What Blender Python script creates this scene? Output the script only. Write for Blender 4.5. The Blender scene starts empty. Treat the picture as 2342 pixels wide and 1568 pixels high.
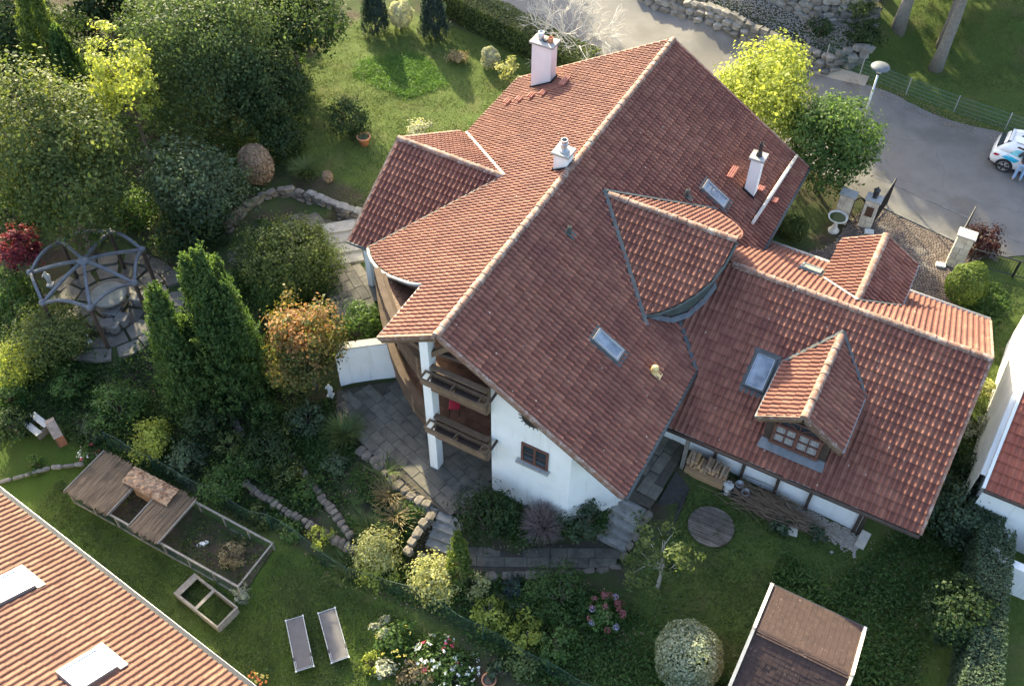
import bpy, bmesh, math, random
import numpy as np
from mathutils import Matrix, Vector

scene = bpy.context.scene
COL = scene.collection
PI = math.pi

# ------------------------------------------------------------------ camera
# calibrated from the roof lines of the photograph (x along the annex ridge, y along the main ridge)
IMG_W, IMG_H, FOC = 2341.0, 1568.0, 3102.7 / 3164.0 * 2341.0
CAM = np.array([11.913, -17.136, 31.649])
PITCH, ROLL, YAW = math.radians(49.194), math.radians(0.7095), math.radians(-28.3065)
fwd0 = np.array([math.sin(YAW), math.cos(YAW), 0.0]); rgt = np.array([math.cos(YAW), -math.sin(YAW), 0.0])
FWD = fwd0 * math.cos(PITCH) - np.array([0, 0, 1.0]) * math.sin(PITCH)
up0 = np.cross(rgt, FWD)
RGT = rgt * math.cos(ROLL) + up0 * math.sin(ROLL); UPV = -rgt * math.sin(ROLL) + up0 * math.cos(ROLL)
cd = bpy.data.cameras.new('camera'); cam = bpy.data.objects.new('camera', cd); COL.objects.link(cam)
cam.matrix_world = Matrix(((RGT[0], UPV[0], -FWD[0], CAM[0]), (RGT[1], UPV[1], -FWD[1], CAM[1]), (RGT[2], UPV[2], -FWD[2], CAM[2]), (0, 0, 0, 1)))
cd.sensor_fit = 'HORIZONTAL'; cd.sensor_width = 36.0; cd.lens = FOC / IMG_W * 36.0
cd.clip_start = 0.5; cd.clip_end = 1000.0
scene.camera = cam

# ------------------------------------------------------------------ light
SUN_EL, SUN_DIR = math.radians(24.8), np.array([-0.745, 0.667])      # horizontal direction towards the sun
world = bpy.data.worlds.new('World'); scene.world = world; world.use_nodes = True
wn = world.node_tree.nodes; wl = world.node_tree.links; wn.clear()
sky = wn.new('ShaderNodeTexSky'); sky.sky_type = 'NISHITA'; sky.sun_disc = False
sky.sun_elevation = SUN_EL; sky.sun_rotation = math.atan2(SUN_DIR[0], SUN_DIR[1])
sky.air_density = 1.0; sky.dust_density = 3.0; sky.ozone_density = 0.6
bg = wn.new('ShaderNodeBackground'); bg.inputs[1].default_value = 0.15
wo = wn.new('ShaderNodeOutputWorld'); wl.new(sky.outputs[0], bg.inputs[0]); wl.new(bg.outputs[0], wo.inputs[0])
sd = bpy.data.lights.new('sun', 'SUN'); sd.energy = 4.1; sd.angle = math.radians(0.9); sd.color = (1.0, 0.885, 0.56)
sun = bpy.data.objects.new('sun', sd); COL.objects.link(sun)
sv = Vector((SUN_DIR[0] * math.cos(SUN_EL), SUN_DIR[1] * math.cos(SUN_EL), math.sin(SUN_EL)))
sun.rotation_euler = sv.to_track_quat('Z', 'Y').to_euler(); sun.location = (-40, 30, 40)
vs = scene.view_settings; vs.view_transform = 'Standard'; vs.look = 'None'; vs.gamma = 1.0; vs.exposure = 2.08; vs.use_curve_mapping = False
scene.cycles.max_bounces = 6; scene.cycles.transparent_max_bounces = 8

# ------------------------------------------------------------------ pixel helpers (2341 x 1568 picture units)
def ray(u, v): return RGT * ((u - IMG_W / 2) / FOC) + UPV * (-(v - IMG_H / 2) / FOC) + FWD
def at_z(u, v, z): d = ray(u, v); return CAM + d * ((z - CAM[2]) / d[2])
def at_y(u, v, y): d = ray(u, v); return CAM + d * ((y - CAM[1]) / d[1])
def at_x(u, v, x): d = ray(u, v); return CAM + d * ((x - CAM[0]) / d[0])
def at_plane(u, v, z0, a, b): d = ray(u, v); return CAM + d * ((z0 + a * CAM[0] + b * CAM[1] - CAM[2]) / (d[2] - a * d[0] - b * d[1]))
def pix(P): 
    d = np.asarray(P, float) - CAM; w = d @ FWD
    return IMG_W / 2 + FOC * (d @ RGT) / w, IMG_H / 2 - FOC * (d @ UPV) / w
def px_per_m(P): return FOC / ((np.asarray(P, float) - CAM) @ FWD)

# ------------------------------------------------------------------ terrain
CTRL = np.array([(-4, 1.5, 0), (-2, 0, 0), (0, -1, -.02), (1.5, 1, 0), (-3, 3, 0), (-5, 1, -.05), (0, 3, 0), (3, 3, 0),
 (-8, 6, 1.0), (-7.6, 4.6, .95), (-7, 8, 1.1), (-10, 9, 1.45), (-12, 12, 1.5), (-14, 19, 1.5), (-20, 18, 1.5), (-10, 22, 1.4), (-10, 16, 1.5), (-4, 22, 1.4), (-16, 14, 1.5),
 (-15.4, 7.6, 1.25), (-12.5, 6, .8), (-11, 4, .35), (-17, 0, -.2), (-15, 1, -.2), (-19, 0, -.1), (-17.3, 2.2, -.1), (-21, 5, .4), (-22, 9, 1.0), (-30, 5, .3), (-30, 15, 1.2), (-40, 10, 1),
 (-10, -1, -.6), (-8, 1, -.35), (-12, -3, -.85), (-14, -4.5, -1.2), (-20, -5, -1.0), (-25, -6, -1.2),
 (-12, -7, -1.5), (-8, -8, -1.5), (-4, -8, -1.5), (0, -8, -1.5), (2, -9, -1.5), (-1, -5.4, -1.45), (-6, -5.2, -1.4), (-9, -4.6, -1.2), (-5, -3.2, -.7), (-7, -1.5, -.5),
 (-1.6, -2.6, -.35), (-3, -1.5, -.2), (.4, -3.6, -.9), (3, -1.9, -.7), (5, -1.2, -.7), (7, -.2, -.55), (3, -.4, -.1), (5, 0, .15), (7, 2.4, .35), (7, 4.5, .75), (6.8, 6, .8),
 (9, 2.5, .3), (12, 4.5, .3), (14, 4, .2), (10, -1, -.2), (16, 5, .3), (15, 2, .1), (18, 4, .2), (12, -3, -.5), (17, -2, -.3), (8, -3, -.7), (5, -3.5, -.9), (7, -5, -1.15), (10, -6, -1.1), (4, -7, -1.45), (15, -6, -.8),
 (16.5, 10, .5), (16.5, 15, .7), (17, 19, 1.0), (19, 8, .3), (24, 8, .3), (24, 16, .8), (9, 16, .6), (13, 16, .6), (11, 19.5, 1.0), (14, 19.5, 1.0), (7, 17, .8), (12, 10, .5), (3, 16, .8),
 (0, 27, 1.5), (8, 24, 1.2), (14, 25, 1.25), (20, 26, 1.3), (28, 26, 1.3), (-10, 29.5, 1.6), (-25, 33, 1.8), (4, 28, 1.4), (-5, 29, 1.55), (-18, 30, 1.7), (11, 28, 1.35),
 (0, 34, 3.3), (-4, 34.5, 3.2), (5, 33.6, 2.9), (9, 31.5, 1.9), (13, 32, 2.0), (17, 32, 2.1), (12, 38, 3.6), (0, 42, 5.5), (20, 40, 4), (-15, 40, 4.5), (26, 32, 2.2),
 (-60, 30, 2), (-60, -10, -1), (-40, 45, 4), (40, 60, 8), (50, 10, 1), (50, -20, -1), (0, -25, -2.5), (-30, -25, -2.5), (30, -20, -2), (0, 80, 9), (-60, 80, 7), (80, 80, 9)], float)
ROAD_S = [(-70, 41), (-30, 31.6), (-14.6, 27.4), (-8, 25.7), (0, 24.0), (8.6, 21.95), (9.6, 21.6), (15.2, 20.6), (16.6, 21.6), (40, 20.2), (90, 17)]
ROAD_N = [(-70, 47), (-30, 37.4), (-14.6, 33.2), (-5.4, 31.4), (2.7, 29.9), (7, 29.5), (12.6, 29.1), (15, 29.0), (40, 27.6), (90, 25)]
def lerp_line(pts, x): return np.interp(x, [p[0] for p in pts], [p[1] for p in pts])
def hz0(x, y):
    x = np.asarray(x, float); y = np.asarray(y, float)
    sh = np.broadcast(x, y).shape; xf = np.broadcast_to(x, sh).ravel(); yf = np.broadcast_to(y, sh).ravel()
    out = np.empty(xf.shape)
    for i in range(0, len(xf), 20000):
        d2 = (xf[i:i+20000, None] - CTRL[:, 0]) ** 2 + (yf[i:i+20000, None] - CTRL[:, 1]) ** 2
        w = 1.0 / (d2 + 0.7) ** 2
        out[i:i+20000] = (w * CTRL[:, 2]).sum(1) / w.sum(1)
    return out.reshape(sh)
def hz(x, y):
    z = hz0(x, y); x = np.asarray(x, float); y = np.asarray(y, float)
    return z + 0.035 * np.sin(1.7 * x + .6 * y) * np.sin(1.3 * y - .5 * x) + 0.02 * np.sin(4.1 * x + 1) * np.sin(3.7 * y)
def G(u, v, dz=0.0):
    """ground point seen at picture point (u, v); dz lifts the surface (for a crown's centre)"""
    z = 0.0
    for _ in range(40):
        P = at_z(u, v, z + dz); zn = float(hz(P[0], P[1]))
        if abs(zn - z) < 1e-3: break
        z = z + 0.7 * (zn - z)
    P = at_z(u, v, z + dz); P[2] = float(hz(P[0], P[1])); return P

# ------------------------------------------------------------------ object helpers
def tag(o, label=None, cat=None, group=None, kind=None):
    if label: o['label'] = label
    if cat: o['category'] = cat
    if group: o['group'] = group
    if kind: o['kind'] = kind
    return o
def thing(name, label, cat, loc=(0, 0, 0), rotz=0.0, group=None):
    o = bpy.data.objects.new(name, None); COL.objects.link(o)
    o.location = loc; o.rotation_euler = (0, 0, rotz); o.empty_display_size = .2
    return tag(o, label, cat, group)
def link(name, me, parent=None, loc=None, rot=None):
    o = bpy.data.objects.new(name, me); COL.objects.link(o)
    if parent: o.parent = parent
    if loc is not None: o.location = loc
    if rot is not None: o.rotation_euler = rot
    return o
class MB:
    """collects simple solids into one mesh"""
    def __init__(s): s.v = []; s.f = []
    def add(s, vs, fs):
        n = len(s.v); s.v.extend([tuple(map(float, p)) for p in vs]); s.f.extend([tuple(i + n for i in f) for f in fs]); return s
    def box(s, x0, x1, y0, y1, z0, z1, rz=0.0, c=None):
        p = [(x, y, z) for z in (z0, z1) for x, y in ((x0, y0), (x1, y0), (x1, y1), (x0, y1))]
        if rz:
            cx, cy = c or ((x0 + x1) / 2, (y0 + y1) / 2); ca, sa = math.cos(rz), math.sin(rz)
            p = [(cx + (a - cx) * ca - (b - cy) * sa, cy + (a - cx) * sa + (b - cy) * ca, z) for a, b, z in p]
        return s.add(p, [(0, 3, 2, 1), (4, 5, 6, 7), (0, 1, 5, 4), (1, 2, 6, 5), (2, 3, 7, 6), (3, 0, 4, 7)])
    def prism(s, poly, z0, z1, z1b=None):
        n = len(poly); top = [(p[0], p[1], (z1 if not callable(z1) else z1(*p[:2]))) for p in poly]
        bot = [(p[0], p[1], (z0 if not callable(z0) else z0(*p[:2]))) for p in poly]
        return s.add(bot + top, [tuple(range(n))[::-1], tuple(range(n, 2 * n))] + [(i, (i + 1) % n, n + (i + 1) % n, n + i) for i in range(n)])
    def beam(s, a, b, w, h=None, up=(0, 0, 1)):
        h = h or w; a = Vector(a); b = Vector(b); d = (b - a).normalized(); u = Vector(up)
        if abs(d.dot(u)) > .98: u = Vector((0, 1, 0))
        r = d.cross(u).normalized() * (w / 2); t = r.normalized().cross(d) * (h / 2)
        p = [a - r - t, a + r - t, a + r + t, a - r + t, b - r - t, b + r - t, b + r + t, b - r + t]
        return s.add(p, [(0, 1, 2, 3), (7, 6, 5, 4), (0, 4, 5, 1), (1, 5, 6, 2), (2, 6, 7, 3), (3, 7, 4, 0)])
    def tube(s, pts, r, n=6, cap=True):
        pts = [Vector(p) for p in pts]; rs = r if hasattr(r, '__len__') else [r] * len(pts); base = len(s.v); prev = None
        for i, p in enumerate(pts):
            d = (pts[min(i + 1, len(pts) - 1)] - pts[max(i - 1, 0)]).normalized()
            if prev is None: u = d.orthogonal().normalized()
            else: u = (prev - d * prev.dot(d)); u = u.normalized() if u.length > 1e-6 else d.orthogonal().normalized()
            prev = u; w = d.cross(u)
            for k in range(n):
                a = 2 * PI * k / n; s.v.append(tuple(p + (u * math.cos(a) + w * math.sin(a)) * rs[i]))
        for i in range(len(pts) - 1):
            for k in range(n):
                a = base + i * n + k; b = base + i * n + (k + 1) % n; s.f.append((a, b, b + n, a + n))
        if cap:
            s.f.append(tuple(range(base, base + n))[::-1]); e = base + (len(pts) - 1) * n; s.f.append(tuple(range(e, e + n)))
        return s
    def lathe(s, prof, n=16, c=(0, 0, 0), sx=1.0, sy=1.0):
        base = len(s.v)
        for r, z in prof:
            for k in range(n):
                a = 2 * PI * k / n; s.v.append((c[0] + r * sx * math.cos(a), c[1] + r * sy * math.sin(a), c[2] + z))
        for i in range(len(prof) - 1):
            for k in range(n):
                a = base + i * n + k; b = base + i * n + (k + 1) % n; s.f.append((a, b, b + n, a + n))
        s.f.append(tuple(range(base, base + n))[::-1]); e = base + (len(prof) - 1) * n; s.f.append(tuple(range(e, e + n)))
        return s
    def strip(s, A, B, closed=False):
        n = len(A); base = len(s.v)
        s.v.extend([tuple(map(float, p)) for p in A]); s.v.extend([tuple(map(float, p)) for p in B])
        for i in range(n - 1 + (1 if closed else 0)):
            j = (i + 1) % n; s.f.append((base + i, base + j, base + n + j, base + n + i))
        return s
    def mesh(s, name, mat, smooth=False):
        me = bpy.data.meshes.new(name); me.from_pydata(s.v, [], s.f); me.update()
        if mat: me.materials.append(mat)
        if smooth: me.polygons.foreach_set('use_smooth', [True] * len(me.polygons))
        return me
    def build(s, name, mat, parent=None, loc=None, rz=None, smooth=False, bevel=0.0):
        o = link(name, s.mesh(name, mat, smooth), parent, loc, (0, 0, rz) if rz is not None else None)
        if bevel:
            m = o.modifiers.new('bevel', 'BEVEL'); m.width = bevel; m.segments = 2; m.limit_method = 'ANGLE'
        return o
def rawmesh(name, verts, quads, mat, tint=None, smooth=False):
    me = bpy.data.meshes.new(name); verts = np.asarray(verts, np.float32); quads = np.asarray(quads, np.int32); k = quads.shape[1]
    me.vertices.add(len(verts)); me.vertices.foreach_set('co', verts.ravel())
    me.loops.add(quads.size); me.loops.foreach_set('vertex_index', quads.ravel())
    me.polygons.add(len(quads)); me.polygons.foreach_set('loop_start', np.arange(0, quads.size, k, dtype=np.int32))
    if tint is not None:
        a = me.attributes.new('tint', 'FLOAT', 'FACE'); a.data.foreach_set('value', np.asarray(tint, np.float32))
    if smooth: me.polygons.foreach_set('use_smooth', np.ones(len(quads), bool))
    me.materials.append(mat); me.update(calc_edges=True); return me

# ------------------------------------------------------------------ materials
def new_mat(name):
    m = bpy.data.materials.new(name); m.use_nodes = True; nt = m.node_tree; nt.nodes.clear()
    out = nt.nodes.new('ShaderNodeOutputMaterial'); b = nt.nodes.new('ShaderNodeBsdfPrincipled'); nt.links.new(b.outputs[0], out.inputs[0])
    return m, nt, b
def nd(nt, t, **kw):
    n = nt.nodes.new(t)
    for k, v in kw.items(): setattr(n, k, v)
    return n
def wpos(nt):
    g = nt.nodes.new('ShaderNodeNewGeometry'); return g.outputs['Position']
def noise(nt, scale, detail=4.0, rough=.6, vec=None, dim='3D'):
    n = nt.nodes.new('ShaderNodeTexNoise'); n.inputs['Scale'].default_value = scale; n.inputs['Detail'].default_value = detail; n.inputs['Roughness'].default_value = rough
    nt.links.new(vec if vec is not None else wpos(nt), n.inputs['Vector']); return n.outputs['Fac']
def mixc(nt, fac, a, b, blend='MIX'):
    m = nt.nodes.new('ShaderNodeMix'); m.data_type = 'RGBA'; m.blend_type = blend
    for sock, val in ((m.inputs[0], fac), (m.inputs[6], a), (m.inputs[7], b)):
        if isinstance(val, (int, float)): sock.default_value = val
        elif isinstance(val, tuple): sock.default_value = (*val[:3], 1)
        else: nt.links.new(val, sock)
    return m.outputs[2]
def ramp(nt, fac, lo, hi, interp='LINEAR'):
    m = nt.nodes.new('ShaderNodeMapRange'); m.inputs[1].default_value = lo; m.inputs[2].default_value = hi; nt.links.new(fac, m.inputs[0]); return m.outputs[0]
def bump(nt, b, h, strength=.4, dist=.02):
    n = nt.nodes.new('ShaderNodeBump'); n.inputs['Strength'].default_value = strength; n.inputs['Distance'].default_value = dist
    nt.links.new(h, n.inputs['Height']); nt.links.new(n.outputs[0], b.inputs['Normal'])
def pmat(name, c1, c2, scale=6.0, rough=.8, bs=.0, bscale=40.0, spec=.3, lo=.3, hi=.7, c3=None, s3=2.0, lo3=.55, hi3=.7, metal=0.0, bdist=.02, objrand=0.0):
    m, nt, b = new_mat(name)
    f = ramp(nt, noise(nt, scale, 6), lo, hi); col = mixc(nt, f, c1, c2)
    if c3: col = mixc(nt, ramp(nt, noise(nt, s3, 6, .7), lo3, hi3), col, c3)
    if objrand:
        oi = nt.nodes.new('ShaderNodeObjectInfo'); hv = nt.nodes.new('ShaderNodeHueSaturation')
        r = nt.nodes.new('ShaderNodeMapRange'); r.inputs[3].default_value = 1 - objrand; r.inputs[4].default_value = 1 + objrand
        nt.links.new(oi.outputs['Random'], r.inputs[0]); nt.links.new(r.outputs[0], hv.inputs['Value']); nt.links.new(col, hv.inputs['Color']); col = hv.outputs[0]
    nt.links.new(col, b.inputs['Base Color']); b.inputs['Roughness'].default_value = rough; b.inputs['Specular IOR Level'].default_value = spec; b.inputs['Metallic'].default_value = metal
    if bs: bump(nt, b, noise(nt, bscale, 5, .65), bs, bdist)
    return m
def plain(name, c, rough=.5, metal=0.0, spec=.5):
    m, nt, b = new_mat(name); b.inputs['Base Color'].default_value = (*c, 1); b.inputs['Roughness'].default_value = rough; b.inputs['Metallic'].default_value = metal; b.inputs['Specular IOR Level'].default_value = spec
    return m
def tile_mat(name, ca, cb, cdark, lich, per_object, worn=.5, lightspots=.5):
    m, nt, b = new_mat(name)
    if per_object: r = nt.nodes.new('ShaderNodeObjectInfo').outputs['Random']
    else:
        a = nt.nodes.new('ShaderNodeAttribute'); a.attribute_name = 'tint'; r = a.outputs['Fac']
    col = mixc(nt, r, ca, cb)
    col = mixc(nt, ramp(nt, noise(nt, .7, 5, .7), .42, .72), col, cdark)
    # grey weathering and lichen specks
    col = mixc(nt, ramp(nt, noise(nt, 9, 6, .75), .58, .78), col, (0.185, 0.125, 0.108))
    col = mixc(nt, ramp(nt, noise(nt, 5.5, 8, .8), .64 - .05 * lightspots, .72), col, lich)
    vo = nt.nodes.new('ShaderNodeTexVoronoi'); vo.inputs['Scale'].default_value = 2.1; nt.links.new(wpos(nt), vo.inputs['Vector'])
    sp = nt.nodes.new('ShaderNodeMath'); sp.operation = 'LESS_THAN'; sp.inputs[1].default_value = .055 * worn + .02; nt.links.new(vo.outputs['Distance'], sp.inputs[0])
    col = mixc(nt, sp.outputs[0], col, (0.5, 0.47, 0.40))
    nt.links.new(col, b.inputs['Base Color']); b.inputs['Roughness'].default_value = .78; b.inputs['Specular IOR Level'].default_value = .35
    bump(nt, b, noise(nt, 60, 4, .7), .35, .01)
    return m
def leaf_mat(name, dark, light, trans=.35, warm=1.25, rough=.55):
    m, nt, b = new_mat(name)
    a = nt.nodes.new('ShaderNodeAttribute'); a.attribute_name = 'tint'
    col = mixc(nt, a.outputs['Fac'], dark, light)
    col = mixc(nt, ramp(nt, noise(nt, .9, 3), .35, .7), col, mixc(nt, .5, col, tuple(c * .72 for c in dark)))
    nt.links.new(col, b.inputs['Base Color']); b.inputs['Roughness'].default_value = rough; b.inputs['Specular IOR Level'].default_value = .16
    t = nt.nodes.new('ShaderNodeBsdfTranslucent')
    nt.links.new(mixc(nt, 1.0, col, (warm * 1.15, warm * 1.1, warm * .55), 'MULTIPLY'), t.inputs[0])
    mx = nt.nodes.new('ShaderNodeMixShader'); mx.inputs[0].default_value = trans
    out = [n for n in nt.nodes if n.type == 'OUTPUT_MATERIAL'][0]
    nt.links.new(b.outputs[0], mx.inputs[1]); nt.links.new(t.outputs[0], mx.inputs[2]); nt.links.new(mx.outputs[0], out.inputs[0])
    return m
def glass_mat(name, tint=(.03, .04, .05), rough=.06):
    m, nt, b = new_mat(name); b.inputs['Base Color'].default_value = (*tint, 1); b.inputs['Roughness'].default_value = rough; b.inputs['Specular IOR Level'].default_value = 1.0; b.inputs['Coat Weight'].default_value = .6
    return m

M = {}
sm_, nt_, b_ = new_mat('white_stucco'); mp_ = nt_.nodes.new('ShaderNodeMapping'); mp_.inputs['Scale'].default_value = (2.6, 2.6, .22); nt_.links.new(wpos(nt_), mp_.inputs[0])
cs_ = mixc(nt_, ramp(nt_, noise(nt_, 1.2, 6), .3, .7), (.78, .78, .77), (.70, .70, .68)); cs_ = mixc(nt_, ramp(nt_, noise(nt_, 1.5, 7, .7, mp_.outputs[0]), .56, .85), cs_, (.50, .485, .44)); nt_.links.new(cs_, b_.inputs['Base Color']); b_.inputs['Roughness'].default_value = .9; b_.inputs['Specular IOR Level'].default_value = .2; bump(nt_, b_, noise(nt_, 45, 5, .7), .35, .012); M['stucco'] = sm_
M['timber'] = pmat('weathered_brown_timber', (.105, .066, .042), (.17, .115, .075), 3, .8, .3, 50, c3=(.22, .16, .115), s3=5, lo3=.55, hi3=.75, objrand=.15)
M['timber_balcony'] = pmat('shade_darkened_balcony_timber', (.055, .035, .023), (.095, .063, .042), 3, .85, .3, 50, c3=(.13, .095, .068), s3=5, lo3=.58, hi3=.78, objrand=.15)  # darker copy of the timber: shade on the curved boards put into the colour
M['timber_dark'] = pmat('dark_timber', (.045, .032, .026), (.08, .055, .042), 4, .8, .2, 50)
M['timber_grey'] = pmat('silver_grey_timber', (.17, .15, .13), (.28, .255, .225), 5, .85, .3, 60, c3=(.16, .14, .12), s3=7, objrand=.2)
M['timber_red'] = pmat('red_brown_window_wood', (.10, .045, .034), (.15, .07, .052), 6, .6)
M['zinc'] = pmat('weathered_zinc', (.19, .20, .205), (.27, .28, .285), 3, .5, spec=.4, metal=.2)
M['zinc_dark'] = pmat('dark_zinc_gutter', (.040, .048, .050), (.075, .085, .088), 4, .55, spec=.4)
M['copper_green'] = pmat('dull_green_flashing', (.042, .055, .052), (.08, .098, .09), 4, .6)
M['lead'] = pmat('lead_flashing', (.10, .11, .12), (.17, .18, .195), 5, .6, .3, 25)
M['dark_stone'] = pmat('dark_weathered_stone', (.115, .11, .105), (.185, .18, .17), 4, .9, .4, 30, c3=(.25, .245, .225), s3=2.5, objrand=.15)
gm_, nt_, b_ = new_mat('skylight_glass'); nt_.links.new(mixc(nt_, ramp(nt_, noise(nt_, 1.7, 4), .35, .65), (.10, .13, .17), (.26, .30, .35)), b_.inputs['Base Color']); b_.inputs['Roughness'].default_value = .07; b_.inputs['Specular IOR Level'].default_value = .9; M['glass'] = gm_
M['glass_dark'] = glass_mat('dark_window_glass')
M['black'] = plain('black_metal', (.02, .02, .022), .5)
M['concrete'] = pmat('weathered_concrete', (.28, .275, .26), (.40, .39, .37), 6, .9, .3, 40, c3=(.17, .17, .15), s3=3)
M['deck_under'] = pmat('roof_boarding', (.12, .08, .05), (.18, .12, .08), 4, .9)
M['slab'] = pmat('grey_paving_slab', (.098, .089, .072), (.155, .142, .117), 2.5, .85, .3, 60, c3=(.055, .055, .048), s3=1.6, lo3=.5, hi3=.68, objrand=.16)
M['sandstone'] = pmat('sandstone', (.105, .09, .074), (.18, .155, .128), 4, .9, .5, 20, c3=(.16, .14, .12), s3=3, objrand=.25)
M['rock'] = pmat('limestone_boulder', (.135, .122, .105), (.25, .23, .20), 3, .9, .6, 14, c3=(.15, .155, .165), s3=1.5, objrand=.3)
M['pale_stone'] = pmat('pale_cut_limestone', (.50, .45, .37), (.62, .57, .49), 5, .85, .3, 30, c3=(.38, .30, .20), s3=2.2, lo3=.55, hi3=.75, objrand=.12)
ma_, nt_, b_ = new_mat('grey_asphalt'); ca_ = mixc(nt_, ramp(nt_, noise(nt_, 1.3, 6), .3, .7), (.140, .133, .125), (.172, .163, .153)); ca_ = mixc(nt_, ramp(nt_, noise(nt_, .35, 5), .5, .62), ca_, (.122, .115, .106))
wv_ = nt_.nodes.new('ShaderNodeVectorMath'); wv_.operation = 'ADD'; ns_ = nt_.nodes.new('ShaderNodeTexNoise'); ns_.inputs['Scale'].default_value = .8; ns_.inputs['Detail'].default_value = 5; nt_.links.new(wpos(nt_), ns_.inputs['Vector']); nt_.links.new(wpos(nt_), wv_.inputs[0]); nt_.links.new(ns_.outputs['Color'], wv_.inputs[1])
vc_ = nt_.nodes.new('ShaderNodeTexVoronoi'); vc_.feature = 'DISTANCE_TO_EDGE'; vc_.inputs['Scale'].default_value = .16; nt_.links.new(wv_.outputs[0], vc_.inputs['Vector']); ck_ = ramp(nt_, vc_.outputs['Distance'], .0, .0028)
ca_ = mixc(nt_, ck_, (.11, .103, .095), ca_); ca_ = mixc(nt_, ramp(nt_, noise(nt_, 55, 3, .7), .62, .7), ca_, (.28, .265, .245)); nt_.links.new(ca_, b_.inputs['Base Color']); b_.inputs['Roughness'].default_value = .9; b_.inputs['Specular IOR Level'].default_value = .25; bump(nt_, b_, noise(nt_, 120, 4, .7), .3, .01); M['asphalt'] = ma_
M['terracotta'] = pmat('terracotta', (.42, .17, .09), (.52, .24, .14), 8, .8)
M['statue'] = pmat('white_cast_stone', (.50, .49, .46), (.66, .65, .62), 9, .8, .4, 30, c3=(.25, .24, .20), s3=6)
M['green_fence'] = plain('green_plastic_wire', (.015, .055, .04), .5)
M['galv'] = pmat('galvanised_steel', (.42, .44, .46), (.52, .54, .56), 9, .4, metal=.7)
mr_, nt_, b_ = new_mat('dry_reed'); mp_ = nt_.nodes.new('ShaderNodeMapping'); mp_.inputs['Scale'].default_value = (30, 1.2, 1.2); nt_.links.new(wpos(nt_), mp_.inputs[0]); cr_ = mixc(nt_, ramp(nt_, noise(nt_, 1.0, 3, .6, mp_.outputs[0]), .35, .65), (.085, .055, .035), (.24, .17, .11)); cr_ = mixc(nt_, ramp(nt_, noise(nt_, 2.2, 4), .5, .7), cr_, (.10, .075, .05)); nt_.links.new(cr_, b_.inputs['Base Color']); b_.inputs['Roughness'].default_value = .9; M['reed'] = mr_
M['bark'] = pmat('grey_brown_bark', (.13, .10, .075), (.22, .18, .14), 8, .95, .6, 25)
M['bark_grey'] = pmat('grey_bark', (.13, .12, .105), (.22, .205, .18), 7, .95, .6, 20)
M['bark_pale'] = pmat('pale_bark', (.30, .28, .24), (.42, .39, .34), 7, .9, .5, 25)
TA = dict(ca=(.150, .054, .037), cb=(.232, .099, .067), cdark=(.118, .042, .033), lich=(.30, .235, .185))
TR = dict(ca=(.17, .085, .058), cb=(.25, .14, .10), cdark=(.12, .07, .055), lich=(.42, .385, .335))
M['tile_piece'] = tile_mat('red_roof_tile_single', per_object=True, **TA)
M['ridge'] = tile_mat('lichened_ridge_tile', per_object=True, lightspots=3.2, **TR)
M['tile_field'] = tile_mat('red_roof_tile_field', per_object=False, **TA)
TB = dict(ca=(.17, .078, .05), cb=(.25, .127, .08), cdark=(.135, .062, .044), lich=(.27, .22, .175))
M['tileo_piece'] = tile_mat('orange_roof_tile_single', per_object=True, worn=.1, **TB)
M['tileo_field'] = tile_mat('orange_roof_tile_field', per_object=False, worn=.1, **TB)
TC = dict(ca=(.26, .07, .045), cb=(.32, .10, .06), cdark=(.20, .06, .04), lich=(.30, .2, .15))
M['tiler_piece'] = tile_mat('dark_red_tile_single', per_object=True, worn=.3, **TC)
M['tiler_field'] = tile_mat('dark_red_tile_field', per_object=False, worn=.3, **TC)
TD = dict(ca=(.030, .0165, .0145), cb=(.05, .028, .023), cdark=(.04, .022, .02), lich=(.08, .055, .045))
M['shing_piece'] = tile_mat('brown_shingle_single', per_object=True, worn=0, lightspots=0, **TD)
M['shing_field'] = tile_mat('brown_shingle_field', per_object=False, worn=0, lightspots=0, **TD)
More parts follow.
